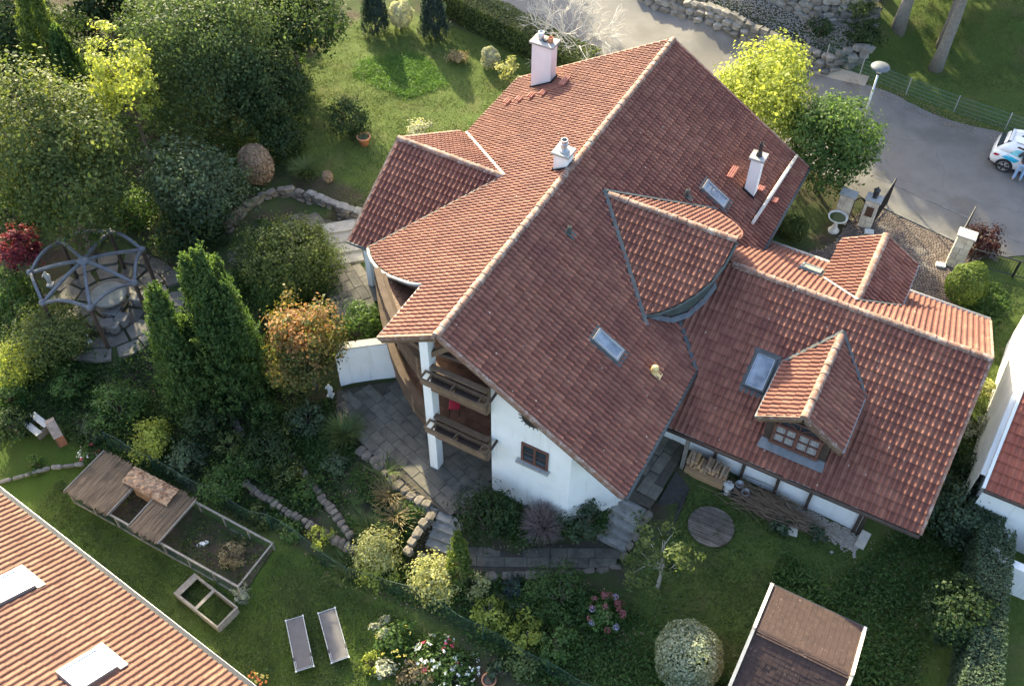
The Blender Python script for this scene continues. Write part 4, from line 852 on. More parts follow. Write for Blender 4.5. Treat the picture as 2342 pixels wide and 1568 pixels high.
shrub('yellow_shrub', 'yellow leafed shrub leaning on the eave left of the chimney', 1163, 165, 27, 1.5, 'blond', .12, .7, amp=.22)
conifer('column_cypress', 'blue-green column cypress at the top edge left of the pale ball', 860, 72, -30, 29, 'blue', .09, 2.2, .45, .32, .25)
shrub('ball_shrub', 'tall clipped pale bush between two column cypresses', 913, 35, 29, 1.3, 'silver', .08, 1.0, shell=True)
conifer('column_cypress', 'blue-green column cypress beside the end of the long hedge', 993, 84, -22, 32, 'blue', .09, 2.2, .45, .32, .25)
# --- trees by the road
tree('yellow_green_tree', 'bright yellow-green tree behind the main roof by the road', 1742, 218, 120, 1.02, 'lime', 1.0, .15, .85, .38, amp=.14)
tree('round_tree', 'green rounded tree between the roof and the driveway gate', 1895, 328, 100, 1.12, 'green', .5, .14, 1.15, .36, amp=.12, t0=.55)
shrub('ball_shrub', 'small olive ball bush beside the stone bird bath', 1815, 521, 30, .95, 'olive', .08, 1.0, shell=True)
shrub('purple_shrub', 'dark purple bush beside the right gate pillar', 2248, 552, 40, .95, 'purple', .10, 1.0)
shrub('thuja_shrub', 'yellow-green egg-shaped thuja below the right gate pillar', 2210, 648, 44, 1.15, 'thuja', .08, 1.2, shell=True, amp=.05)
# --- twin cypresses, maple and terrace shrubs
P = G(555, 905); conifer('false_cypress', 'tallest bushy false cypress in front of the terrace', 0, 0, 556, 92, 'conifer', .11, 1.45, .85, .7, .42, P=P, multi=[(0, 0, 1, .6), (-.32, -.15, .93, .5), (.42, .1, .8, .55), (.1, -.45, .72, .6), (-.1, .45, .85, .5)])
P = G(450, 925); conifer('false_cypress', 'shorter bushy false cypress nearest the flagstone circle', 0, 0, 655, 92, 'conifer', .11, 1.45, .85, .7, .42, P=P, multi=[(0, 0, 1, .6), (.35, -.2, .82, .55), (-.35, .1, .86, .5), (.3, .35, .7, .6)])
tree('maple_tree', 'maple with orange autumn top beside the white garden wall', 702, 792, 102, .95, 'orange', .9, .125, 1.0, .34, amp=.18, tophi=.5, t0=.1, hard=True)
shrub('leafy_shrub', 'round glossy green shrub behind the white garden wall', 826, 735, 50, .95, 'green', .10, 1.0)
shrub('rose_shrub', 'wide sprawling shrub in front of the upper terrace steps', 668, 590, 118, .62, 'olive', .10, 1.0, .24, amp=.16)
shrub('rose_shrub', 'loose green shrub below the sprawling shrub on the terrace edge', 640, 665, 60, .8, 'green', .10, .9, .2)
conifer('pine_sapling', 'small bright pine standing behind the maple', 655, 735, 668, 42, 'conifer', .09, .9, .4, .7, .7)
shrub('blue_spruce_shrub', 'small blue spruce between the sprawling shrub and the stone wall', 598, 540, 22, .9, 'blue', .07, 1.1)
shrub('lavender_shrub', 'pale grey lavender clump left of the sprawling shrub', 555, 585, 30, .6, 'grey', .08, .8)
tree('japanese_maple', 'small dark red maple at the left edge by the pergola', 40, 565, 52, .75, 'red', 1.0, .12, .9, .26, amp=.2)
shrub('leafy_shrub', 'dense green shrub at the left edge below the red maple', 18, 655, 52, .8, 'green', .11, .9)
shrub('leafy_shrub', 'dark shrub at the left edge between broadleaf tree and red maple', 30, 500, 60, .8, 'deep', .12, .9)
shrub('leafy_shrub', 'low green shrub between the pergola and the false cypress', 395, 560, 40, .7, 'ivy', .11, .9)
shrub('leafy_shrub', 'loose weedy shrub on the bank left of the insect hotel', 20, 900, 40, .7, 'green', .11, .9)
shrub('low_shrub', 'green weeds beside the pergola statue', 60, 715, 40, .6, 'green', .11, .8)
# --- lower left borders
shrub('leafy_shrub', 'broad olive shrub at the left edge below the pergola', 118, 765, 88, .75, 'olive', .11, .95, .26)
shrub('yellow_shrub', 'yellowing shrub cut off by the left edge', 35, 835, 58, .95, 'lime', .10, .55, .2, amp=.2)
shrub('leafy_shrub', 'loose green shrub with a yellowing side below the red maple', 268, 925, 62, .8, 'green', .11, .9)
shrub('lime_shrub', 'bright lime green shrub above the rabbit run', 348, 1005, 55, .8, 'lime', .10, .75)
shrub('leafy_shrub', 'pale green shrub between the lime shrub and the fence', 425, 1050, 48, .8, 'ivy', .10, .9)
shrub('leafy_shrub', 'dark shrub below the false cypresses', 480, 960, 55, .9, 'deep', .11, .9)
shrub('leafy_shrub', 'dark weedy shrub at the left edge above the wooden bench', 30, 970, 45, .8, 'deep', .11, .9)
shrub('leafy_shrub', 'green bush behind the netting of the rabbit run', 510, 1110, 50, .75, 'green', .10, .8)
shrub('dark_shrub', 'dark spreading shrub on the slope above the pond', 620, 1020, 62, .65, 'deep', .11, .9)
shrub('low_shrub', 'small leafy plant in the soil bed at the left edge', 80, 1060, 22, .8, 'green', .10, .8)
for u_, v_, w_, m_, lb_ in ((560, 905, 34, 'ivy', 'low dark bush at the foot of the tall false cypress'), (610, 945, 40, 'green', 'green bush between the false cypress and the maple'), (700, 955, 46, 'ivy', 'dark leafy bush below the maple'), (565, 1060, 40, 'green', 'green bush on the bank above the garden fence'), (655, 1085, 36, 'olive', 'olive bush above the stone edging'), (705, 1120, 34, 'green', 'leafy bush between the two stone edgings'), (600, 1180, 30, 'olive', 'low olive bush beside the green netting fence'), (665, 1215, 34, 'green', 'low bush on the bank right of the rabbit run'), (770, 1060, 30, 'ivy', 'dark bush on the far bank of the pond'), (520, 1010, 38, 'olive', 'olive bush right of the pale green shrub'), (160, 870, 44, 'green', 'wide low green bush in the weeds below the pergola'), (210, 980, 34, 'ivy', 'dark green bush right of the insect hotel'), (540, 640, 34, 'green', 'green bush between the tall false cypress and lavender'), (465, 545, 36, 'deep', 'dark bush behind the top of the shorter false cypress')):
    shrub('leafy_shrub', lb_, u_, v_, w_, .72, m_, .10, .95)
# --- around the gable
shrub('laurel_shrub', 'dense round dark laurel at the foot of the gable wall', 1113, 1180, 66, 1.02, 'deep', .13, 1.15, .2, amp=.06, shell=False, aspect=.42)
P = G(1240, 1205); t_ = thing('twiggy_shrub', 'bare twiggy mauve shrub against the white gable wall', 'shrub', tuple(P)); r = rs(); m = MB(); R_ = .86
for k in range(520):
    D_ = rand_dirs(r, 1, .0)[0]; e_ = D_ * np.array([R_, R_, R_ * 1.7]) * r.uniform(.75, 1.04); q_ = e_ * np.array([.45, .45, .5]) + r.normal(0, .05, 3); m.tube([(0, 0, -.05), tuple(q_), tuple(e_)], [.009, .007, .0035], 3, cap=False)
    for _ in range(2): s0 = q_ + (e_ - q_) * r.uniform(.2, .8); m.tube([tuple(s0), tuple(s0 + D_ * .22 + r.normal(0, .09, 3))], [.005, .003], 3, cap=False)
m.build('twigs', pmat('mauve_twig', (.17, .13, .12), (.27, .21, .195), 9, .9), t_)['kind'] = 'stuff'
shrub('rhododendron_shrub', 'dark rhododendron at the corner of the gable wall', 1338, 1188, 48, 1.0, 'ivy', .15, 1.0, .2, aspect=.35)
shrub('blond_shrub', 'sunlit straw-coloured bush beside the lower steps', 866, 1262, 52, .95, 'blond', .085, .9, .18, amp=.12)
shrub('blond_shrub', 'sunlit yellow-green bush in front of the small cypress', 995, 1318, 56, 1.0, 'blond', .095, .85, .2, amp=.12)
shrub('low_shrub', 'bright green clump under the straw-coloured bush', 862, 1310, 42, .6, 'lime', .09, .8)
conifer('dwarf_cypress', 'small dark gold cypress beside the lower path', 1052, 1330, 1213, 33, 'thuja', .085, 1.1, .35, .7, .35)
shrub('leafy_shrub', 'low green bushes on the bank above the green fence', 735, 1225, 30, .8, 'lime', .09, .7)
shrub('fern_shrub', 'large dark feathery juniper below the curved path', 1280, 1352, 74, .62, 'conifer', .11, 1.0, .24, aspect=.3)
shrub('blue_spruce_shrub', 'small blue juniper at the edge of the curved path', 1175, 1343, 27, .75, 'blue', .07, 1.1)
tree('apple_tree', 'slender young apple tree with sunlit shoots on the lawn', 1520, 1275, 82, 1.0, 'olive', .9, .11, .33, .22, amp=.3, fill=.15, bark='bark_pale', r0=.06, nb=12)
hyd = shrub('hydrangea_shrub', 'hydrangea with dusky pink and lilac flower heads', 1385, 1403, 46, .8, 'green', .11, 1.0)
shrub('variegated_shrub', 'large round cream variegated bush on the lawn', 1577, 1500, 77, .98, 'var', .085, 1.15, shell=True, amp=.035)
shrub('leafy_shrub', 'tall green shrub with yellow side near the lower fence', 1275, 1480, 44, 1.05, 'green', .11, .9)
shrub('leafy_shrub', 'sunlit green shrub in the lower border', 1118, 1400, 40, 1.0, 'lime', .11, .7, amp=.18)
shrub('low_shrub', 'low green bush above the hydrangea', 1290, 1425, 30, .7, 'green', .10, .8)
# --- east side
shrub('dark_shrub', 'big dark shrub beyond the end of the annex roof', 2195, 1165, 74, .8, 'ivy', .11, 1.0, .26)
tree('plum_tree', 'dark round tree in front of the clipped hedge', 2190, 1400, 82, .75, 'deep', .6, .11, 1.0, .26, amp=.10)
shrub('leafy_shrub', 'pale shrub beside the gable of the neighbouring white house', 2240, 975, 36, 1.0, 'silver', .11, .8, amp=.2)
shrub('yellow_shrub', 'yellow-green shrub at the corner of the annex roof', 2262, 895, 22, .9, 'blond', .10, .8)
shrub('leafy_shrub', 'dark shrub between the annex verge and the white neighbour wall', 2215, 1060, 44, .9, 'deep', .11, .9)
# --- hillside above the road
def hill_tree(label, u, v, h, r0, rc, mat, lx):
    P = G(u, v); r = rs(); cr, CC = crown_round(r, (rc, rc, rc * .8), 320, 46, .5, .2, amp=.15)
    tk = trunk_mesh(r, h, r0, CC + np.array([0, 0, h + rc * .3]), 10, wob=.3, lean=(lx, 0), split=.75)
    return put('hillside_tree', label, 'tree', P, cr, tk, mat, 'bark_grey', h + rc * .45)
hill_tree('thick grey trunk beside the boulder walls', 2053, 68, 6.5, .27, 2.6, 'green', .3)
hill_tree('grey trunk with forked root on the grass bank', 2138, 160, 7.0, .24, 2.8, 'green', .3)
hill_tree('grey trunk standing close behind the forked one', 2155, 105, 7.5, .24, 2.8, 'olive', .2)
shrub('juniper_shrub', 'dark juniper hanging over the boulder walls', 1975, 75, 40, .6, 'deep', .12, 1.0)
shrub('juniper_shrub', 'sunlit juniper at the top edge above the boulder walls', 1960, 12, 44, .6, 'olive', .12, .9)
shrub('juniper_shrub', 'small juniper on the gravel between the boulder walls', 1880, 65, 26, .6, 'deep', .11, .9)
# --- tall trees just above the top edge of the picture (they shade the upper lawn, the road and the bank)
for (x, y, h, rc) in ((-33, 21, 10, 3.4), (-22, 36.5, 10, 3.4), (0, 41.5, 12, 4.2), (5.5, 43, 12.5, 4.4), (11.5, 45.5, 12, 4.2), (-2.2, 37.2, 8, 2.3), (8, 41.8, 9, 3.4), (2.5, 38.8, 9, 3.2), (-41, 17, 9, 3.2)):
    r = rs(); cr, CC = crown_round(r, (rc, rc, h * .42), 190, 40, .6, .36, amp=.15); put('roadside_tree', 'tall tree standing beyond the top edge of the garden', 'tree', (x, y, float(hz(x, y))), cr, trunk_mesh(r, h * .7, .2, CC + np.array([0, 0, h * .58]), 8), 'deep', 'bark', h * .58, 'tall trees beyond the top edge')
# --- hedges
def hedge(label, a, b, w, h, mat, leaf=.09, wob=.06, name='hedge', dens=1.0):
    a = np.array(a, float); b = np.array(b, float); L = np.linalg.norm(b - a); d = (b - a) / L; nrm = np.array([-d[1], d[0]]); r = rs()
    n = int(dens * (2 * L * h + L * w + 2 * w * h) / (leaf * leaf * .62 * .5) * 1.2); t = r.random(n) * (2 * h + w); s = r.random(n) * L
    side = np.where(t < h, -1, np.where(t < h + w, 0, 1)); off = np.where(side == -1, -w / 2, np.where(side == 0, t - h - w / 2, w / 2)); z = np.where(side == -1, t, np.where(side == 0, h, 2 * h + w - t))
    N3 = np.where((side == 0)[:, None], np.array([[0, 0, 1.]]), np.concatenate([nrm[None].repeat(n, 0) * side[:, None], np.zeros((n, 1))], 1))
    dep = np.abs(r.normal(0, wob, n)) * 1.3; und = .09 * np.sin(s * 1.3) + .05 * np.sin(s * 3.1 + 1)
    XY = a + d * s[:, None] + nrm * (off * (1 + und * .3))[:, None]; gz = hz(XY[:, 0], XY[:, 1]); P = np.concatenate([XY, (gz + z * (1 + und * .4))[:, None]], 1) - N3 * (dep - .04)[:, None]
    c = a; o = thing(name, label, 'hedge', (c[0], c[1], float(hz(*c))))
    V, Q, t_ = leaves(P - np.array(o.location), N3 * 1.1 + np.array([0, 0, .3]), leaf, .62, r)
    link('foliage', rawmesh('hedge_leaves', V, Q, LM[mat], t_), o)
    m = MB(); k = max(2, int(L / 1.0)); S = []
    for i in range(k + 1):
        p = a + d * (L * i / k); g = float(hz(*p)); S.append([(*(p - nrm * w * .36), g - .1), (*(p + nrm * w * .36), g - .1), (*(p + nrm * w * .36), g + h * .86), (*(p - nrm * w * .36), g + h * .86)])
    for s_ in S: m.v += [tuple(np.array(q) - np.array(o.location)) for q in s_]
    for i in range(k):
        for e in range(4): A = i * 4 + e; B = i * 4 + (e + 1) % 4; m.f.append((A, B, B + 4, A + 4))
    m.f += [(3, 2, 1, 0), (4 * k, 4 * k + 1, 4 * k + 2, 4 * k + 3)]; m.build('branch_core', plain('hedge_core', (.018, .022, .010), .9), o)
    return o
A = G(1015, 75); B = G(1225, 150); 
hedge('long clipped hedge along the road behind the upper lawn', (-15.6, 25.6), (-5.5, 23.3), 1.5, 1.5, 'olive', .1)
hedge('tall clipped hedge along the right edge below the white house', (18.1, 6.3), (19.6, -4.5), 1.1, 1.7, 'ivy', .085)
hedge('short hedge end joining the white neighbour house', (17.0, 6.6), (18.3, 6.5), .9, 1.5, 'ivy', .085)
# --- bare tree behind the chimney
P = G(1300, 128); bt = thing('bare_tree', 'leafless pale-twigged tree behind the tall chimney', 'tree', tuple(P)); r = rs(); m = MB(); m2 = MB()
def grow(m, p, d, L, q, lvl):
    e = p + d * L; mid = p.lerp(e, .5) + Vector(r.normal(0, .06, 3)) * L; m.tube([p, mid, e], [q, q * .8, q * .55], 5 if lvl > 1 else 3, cap=False)
    if lvl == 0: return
    for _ in range(3 if lvl > 1 else 4):
        nd_ = (d + Vector(r.normal(0, .48, 3)) + Vector((0, 0, .05))).normalized(); grow(m2 if lvl <= 2 else m, p.lerp(e, r.uniform(.45, 1.0)), nd_, L * r.uniform(.6, .85), max(q * .6, .009), lvl - 1)
for k in range(6):
    a = k * PI / 3 + .3; grow(m, Vector((0, 0, -.1)), Vector((.75 * math.cos(a), .75 * math.sin(a), 1)).normalized(), 1.75, .06, 4)
pt_ = pmat('pale_twig_bark', (.42, .39, .35), (.56, .53, .48), 7, .9); m.build('trunk', pt_, bt, smooth=True); m2.build('twigs', pt_, bt)['kind'] = 'stuff'
# --- ground cover and grass
def scatter(name, label, cat, polys, n, leaf, mat, zlo, zhi, aspect=.5, per=5, spread=.12, up=.8, kind='stuff'):
    r = rs(); out = []
    for poly, w in polys:
        xs = [p[0] for p in poly]; ys = [p[1] for p in poly]; k = 0; tries = 0
        X = r.uniform(min(xs), max(xs), int(n * w * 3)); Y = r.uniform(min(ys), max(ys), int(n * w * 3))
        ins = np.array([inside(poly, a, b_) for a, b_ in zip(X, Y)]); sel = np.stack([X[ins], Y[ins]], 1)[:int(n * w)]; out.append(sel)
    Cn = np.concatenate(out); patch = .5 + .5 * np.sin(Cn[:, 0] * 1.1 + 2 * np.sin(Cn[:, 1] * .9)) * np.sin(Cn[:, 1] * 1.3 + 1); Cn = Cn[r.random(len(Cn)) < .25 + .75 * patch]
    XY = np.repeat(Cn, per, 0) + r.normal(0, spread, (len(Cn) * per, 2)); z = hz(XY[:, 0], XY[:, 1]) + r.uniform(zlo, zhi, len(XY)) * np.repeat(r.uniform(.4, 1.3, len(Cn)), per)
    P = np.concatenate([XY, z[:, None]], 1); nr = r.normal(0, .5, (len(P), 3)); nr[:, 2] += up
    t = np.clip(np.repeat(r.random(len(Cn)), per) * .7 + r.random(len(P)) * .3, 0, 1)
    V, Q, t = leaves(P, nr, leaf, aspect, r, t); return tag(link(name, rawmesh(name, V, Q, LM[mat], t)), label, cat, kind=kind)
bedx = [([(1.9, -1.1), (3.6, -1.1), (5.0, .05), (6.1, .8), (5.9, 1.6), (4.7, .25), (1.9, .25)], .5), ([(-8, -1), (-6, .8), (-5.3, .1), (-3.5, -.7), (-3.6, -1.6), (-5.2, -2.2), (-6.5, -3.2), (-8, -3)], 1.0), ([(-2.4, -3.2), (-.9, -2.9), (.1, -2.2), (.2, -3.4), (-1, -3.8)], .25), ([(-3.2, -1.2), (-1.2, -1.5), (.1, -1.8), (0, -2.6), (-1.4, -2.4), (-3.2, -2)], .3)]
beds = [([(-31, -6), (-13, -5.2), (-5, -4.6), (-2.5, -2.6), (-6.3, -.3), (-8, 2), (-13, 4), (-15, -1.8), (-20, -2), (-31, 0)], 1.0), ([(-31, 2), (-20, 3), (-16, 7.5), (-17, 12), (-22, 22), (-31, 22)], .8), ([(-13, 3.5), (-8.2, 2.5), (-8, 5), (-10.5, 7), (-14, 7)], .25), ([(-3, -5), (1.5, -4.6), (9, -5), (12, -4.5), (12, -2), (7.5, -1.2), (2, -2.9), (-1, -4)], .5), ([(13.5, .5), (17, 0), (18, 6), (15.8, 8), (16.5, 19), (14.6, 19), (15.5, 6), (14.2, 3)], .35)]
scatter('ground_cover', 'low leafy weeds and ivy covering the garden beds', 'ground cover', beds, 17000, .11, 'green', .02, .22)
scatter('dark_ground_cover', 'dark creeping foliage in the shaded borders', 'ground cover', beds[:3], 9000, .12, 'deep', .02, .16)
scatter('low_bed_plants', 'sparse low plants in the shaded beds round the pond and gable', 'ground cover', bedx, 4200, .10, 'green', .01, .18)
scatter('fallen_leaves', 'fallen brown leaves in the beds round the pond and gable', 'leaf litter', bedx, 1500, .075, 'brown', .0, .02, per=3, spread=.25, up=2)
scatter('dry_leaf_litter', 'dry brown leaves lying in the beds', 'leaf litter', beds, 2500, .08, 'brown', .005, .03, per=3, spread=.3, up=2)
lawnp = [([(-13.5, -9.5), (3.5, -11), (3.5, -5.2), (-4, -5.1), (-4, -7.3), (-12.4, -7.3), (-13.5, -6.6)], 1.0)]
scatter('lawn_grass', 'short mown grass of the lower lawn', 'grass', lawnp, 15000, .07, 'grass', .0, .04, .35, 6, .1, .4)
rough = [([(-19, 9.5), (-9, 9.5), (-8, 15), (-8, 22.5), (-15, 24), (-20, 21)], 1.0), ([(8, -4), (12, -4.4), (12.1, 0), (17.5, -1), (17.5, 4), (14, 4), (8, 4)], .8), ([(14.5, 8), (17, 8), (17.5, 20), (14.6, 19)], .3), ([(6.5, 30.5), (28, 30), (28, 42), (8, 42)], 1.0)]
scatter('rough_grass', 'uneven longer grass of the upper lawn and verges', 'grass', rough, 9500, .08, 'grass', .0, .04, .25, 6, .14, .35)
tall = [([(-14.2 + 2.35 * math.cos(a) + .25 * math.sin(3 * a), 19.0 + 1.7 * math.sin(a) + .2 * math.cos(4 * a)) for a in np.linspace(0, 2 * PI, 22, endpoint=False)], 1.0)]
scatter('tall_grass', 'oval patch of long bright grass left uncut on the upper lawn', 'grass', tall, 4200, .12, 'bright', .02, .12, .2, 6, .14, .5)
veg = [([(12.2, 1.2), (15.2, 1.0), (16.4, 0), (16, -4), (15.3, -4), (15.2, .8), (13, 2.6), (12, 3.2)], 1.0), ([(15.4, -4), (17.4, -4), (17.6, 0), (16, 0)], .5)]
scatter('vegetable_bed_leaves', 'long strap leaves of the vegetable bed behind the shed', 'ground cover', veg, 1800, .26, 'green', .05, .3, .2, 6, .15, .5)

scatter('road_leaf_litter', 'rusty fallen leaves along the far edge of the road', 'leaf litter', [([(x, lerp_line(ROAD_N, x) - .55) for x in (2, 6, 10, 14)] + [(x, lerp_line(ROAD_N, x) + .5) for x in (14, 10, 6, 2)], 1.0)], 1500, .06, 'brown', .03, .05, per=2, spread=.08, up=3)
# ------------------------------------------------------------------ stones, paving, steps
def stone_meshes(mat, n=6, flat=1.0, seed=3, sub=1, rough=.22):
    out = []; r = np.random.default_rng(seed)
    for k in range(n):
        bm = bmesh.new(); bmesh.ops.create_cube(bm, size=1.0); bmesh.ops.bevel(bm, geom=bm.edges[:], offset=.2, segments=1, affect='EDGES')
        for v in bm.verts: v.co += Vector(r.normal(0, rough * .28, 3)); v.co.z *= flat
        me = bpy.data.meshes.new('stone'); bm.to_mesh(me); bm.free(); me.materials.append(mat); out.append(me)
    return out
SAND = stone_meshes(M['sandstone']); ROCK = stone_meshes(M['rock'], 8, 1.0, 5, rough=.34); PALE = stone_meshes(M['dark_stone'], 4, 1.0, 9, rough=.08)
def stone(parent, meshes, P, size, rz=0.0, name='stone'):
    o = link(name, random.choice(meshes), parent, P, (random.uniform(-.06, .06), random.uniform(-.06, .06), rz)); o.scale = size; return o
def along(pts, step):
    pts = [np.array(p, float) for p in pts]; d = [0]
    for a, b in zip(pts, pts[1:]): d.append(d[-1] + np.linalg.norm((b - a)[:2]))
    out = []; t = step / 2
    while t < d[-1]:
        i = max(k for k in range(len(d)) if d[k] <= t); i = min(i, len(pts) - 2); f = (t - d[i]) / max(d[i + 1] - d[i], 1e-6); p = pts[i] + (pts[i + 1] - pts[i]) * f; q = pts[i + 1] - pts[i]
        out.append((p, math.atan2(q[1], q[0]))); t += step * random.uniform(.85, 1.15)
    return out
def stone_line(parent, meshes, pts, step, depth, h, dz=0.0, rows=1, jit=.04, zf=None, batter=0.0):
    for k in range(rows):
        for p, a in along(pts, step * random.uniform(.92, 1.08)):
            z = (p[2] if len(p) > 2 else float(hz(p[0], p[1]))) if zf is None else zf(p[0], p[1])
            x = p[0] - math.sin(a) * (batter * k + random.uniform(-jit, jit)); y = p[1] + math.cos(a) * (batter * k + random.uniform(-jit, jit))
            s = random.uniform(.8, 1.15); stone(parent, meshes, (x, y, z + dz + h * (k + .5) * .9), (step * 1.02 * s, depth * random.uniform(.8, 1.2), h * random.uniform(.9, 1.15)), a + random.uniform(-.12, .12))
SL = [MB().box(-l / 2, l / 2, -.195, .195, -.05, 0).mesh('paving_slab', M['slab']) for l in (.592, .792, .982)]
for me in SL:
    bm = bmesh.new(); bm.from_mesh(me); bmesh.ops.bevel(bm, geom=[e for e in bm.edges], offset=.012, segments=1, affect='EDGES'); bm.to_mesh(me); bm.free()
def paving(parent, poly, zf, ang, name='paving_slab', skip=.0, row=.398):
    r = rs(); ca, sa = math.cos(ang), math.sin(ang); c = np.mean(poly, 0); rot = [((p[0] - c[0]) * ca + (p[1] - c[1]) * sa, -(p[0] - c[0]) * sa + (p[1] - c[1]) * ca) for p in poly]
    x0, x1 = min(p[0] for p in rot), max(p[0] for p in rot); y = min(p[1] for p in rot) + row / 2
    while y < max(p[1] for p in rot):
        x = x0 - r.random() * .6
        while x < x1:
            k = r.integers(0, 3); L = (.60, .80, .99)[k]; cx, cy = x + L / 2, y; x += L + .004
            ok = sum(inside(rot, cx + a * L * .42, cy + b * .17) for a in (-1, 1) for b in (-1, 1))
            if ok >= 3 and r.random() > skip:
                wx, wy = c[0] + cx * ca - cy * sa, c[1] + cx * sa + cy * ca
                link(name, SL[k], parent, (wx, wy, zf(wx, wy) + r.uniform(-.006, .008)), (r.normal(0, .008), r.normal(0, .008), ang + r.normal(0, .006)))
        y += row + .0
def sheet(name, poly, zf, mat, kind='structure', fine=.5):
    xs = np.arange(min(p[0] for p in poly), max(p[0] for p in poly) + fine, fine); ys = np.arange(min(p[1] for p in poly), max(p[1] for p in poly) + fine, fine)
    m = MB(); n = len(poly); m.add([(p[0], p[1], zf(*p[:2])) for p in poly], [tuple(range(n))]); o = m.build(name, mat); o['kind'] = kind; return o
soilm = pmat('dark_joint_soil', (.05, .045, .035), (.085, .075, .06), 8, .95, .5, 30)
patio = sheet('patio', patio_poly, lambda x, y: .035, soilm); paving(patio, patio_poly, lambda x, y: .08, math.radians(-18))
terr = sheet('upper_terrace', terr_poly, lambda x, y: 1.06, soilm); paving(terr, terr_poly, lambda x, y: 1.11, math.radians(-32))
path = sheet('garden_path', path_poly, lambda x, y: pz(x, y) - .045, soilm); paving(path, path_poly, pz, math.radians(28))
side = sheet('side_path', side_poly, lambda x, y: .62 + .085 * (y - 2), soilm); paving(side, side_poly, lambda x, y: .665 + .085 * (y - 2), math.radians(84))
tp = land_poly
upl = sheet('terrace_landing', tp, lambda x, y: 1.17, soilm); paving(upl, tp, lambda x, y: 1.22, math.radians(-30))
stepmat = pmat('worn_grey_step', (.20, .195, .18), (.30, .29, .27), 4, .9, .4, 40, c3=(.09, .09, .08), s3=3, objrand=.2)
def stairs(label, a, b, za, zb, n, w):
    a = np.array(a, float); b = np.array(b, float); d = (b - a); L = np.linalg.norm(d); d /= L; t = thing('stone_steps', label, 'steps', (a[0], a[1], za)); ang = math.atan2(d[1], d[0])
    for i in range(n):
        c = d * (L * (i + .5) / n); z = (zb - za) * (i + .5) / n
        MB().box(-L / n * .56, L / n * .56, -w / 2, w / 2, -.26, 0).build('step', stepmat, t, (c[0], c[1], z + random.uniform(-.01, .01)), ang + random.uniform(-.03, .03), bevel=.015)
    return t
stairs('stone steps descending from the patio to the curved path', (1.05, -1.35), (1.15, -2.55), .02, -.6, 4, 1.05)
stairs('stone steps rising along the right side of the gable', (6.5, .65), (6.62, 2.05), -.5, .62, 5, 1.15)
stairs('long stone steps below the cross gable', (-10.6, 8.35), (-9.0, 6.6), 1.42, 1.1, 4, 1.5)
stairs('two short stone steps left of the straw-coloured bush', (-2.3, -3.3), (-1.75, -3.35), -.62, -.9, 2, .65)
# stone borders
pw = thing('pond_border', 'flat sandstones edging the pond beside the patio', 'stone border')
stone_line(pw, SAND, [(-3.6, -.6, -.02), (-2.9, -.73, -.02), (-1.96, -1.02, -.02), (-.73, -1.4, -.02), (.25, -1.42, 0)], .36, .36, .2, -.08); stone_line(pw, SAND, [(.32, -1.6, -.05), (.32, -2.3, -.1), (.34, -3.5, -.25)], .40, .3, .2, -.08)
ow = thing('border_wall', 'long curved sandstone edgings on the bank between pond and fence', 'stone border')
for px_ in (((655, 1035), (700, 1090), (735, 1140), (768, 1180), (800, 1225)), ((560, 1105), (600, 1138), (650, 1170), (720, 1210), (790, 1250), (850, 1272)), ((545, 840), (528, 900), (530, 960), (560, 1010))):
    stone_line(ow, SAND, [tuple(G(u, v)[:2]) for u, v in px_], .24, .26, .2, -.04, 2, .03, zf=lambda x, y: float(hz(x, y)) - .08)
ce = thing('path_edging', 'pale sandstone blocks edging the curved path', 'stone border')
stone_line(ce, SAND, [(.6, -3.0), (2.6, -3.1), (4.06, -2.05), (5.65, -1.1), (7.05, -.1)], .5, .26, .22, 0, zf=lambda x, y: -.72); stone_line(ce, SAND, [(7.15, .1), (7.35, 1.9)], .36, .22, .22, 0, zf=lambda x, y: -.5 + (y) * .55)
stone_line(ce, SAND, [(2.5, -3.35), (3.6, -3.0), (5.0, -2.9)], .55, .3, .24, 0, zf=lambda x, y: -.95)
rw = thing('retaining_wall', 'curved dry stone wall holding the upper lawn above the terrace', 'wall')
stone_line(rw, SAND, [(-14.86, 5.67), (-14.76, 6.85), (-14.54, 7.81), (-14.23, 8.5), (-13.68, 8.88), (-12.82, 8.97), (-12.2, 8.93), (-11.33, 8.91), (-10.65, 8.97), (-9.6, 9.1)], .42, .28, .2, 0, rows=4, batter=.03, zf=lambda x, y: .86)
stone_line(rw, PALE, [(-12.8, 9.1), (-12.2, 9.05), (-11.33, 9.03), (-10.65, 9.1), (-9.7, 9.25)], .46, .36, .1, 0, zf=lambda x, y: 1.58)
for lab, pts, rows, st, zb, ba in (('lower wall of grey boulders along the far side of the road', [(-6.5, 31.3), (-3.7, 30.7), (1.15, 29.95), (5.0, 29.9), (6.6, 30.9)], 3, .52, None, .2), ('upper wall of grey boulders behind the gravel strip', [(-5.5, 33.6), (-.6, 32.5), (3.2, 32.2), (5.2, 33.0), (6.1, 34.2)], 4, .46, None, .18)):
    t = thing('boulder_wall', lab, 'wall'); stone_line(t, ROCK, pts, st, st * .85, st * .62, -.05, rows, .08, zf=lambda x, y: float(hz(x, y)) - .05, batter=ba)
soilb = pmat('tan_gravel_verge', (.28, .23, .17), (.36, .31, .25), 14, .95, .5, 60)
r = rs(); gv = MB()
for _ in range(5200):
    x = r.uniform(-5, 6.3); y = np.interp(x, [-5.5, 1.15, 5, 6.3], [31.6, 30.5, 30.6, 31.6]) + r.random() ** .8 * 1.9; z = float(hz0(x, y)) + .04; s_ = r.uniform(.03, .07)
    a = r.uniform(0, 6); gv.add([(x + s_ * math.cos(a + k * 2.1), y + s_ * math.sin(a + k * 2.1), z) for k in range(3)] + [(x, y, z + s_ * .8)], [(0, 1, 3), (1, 2, 3), (2, 0, 3)])
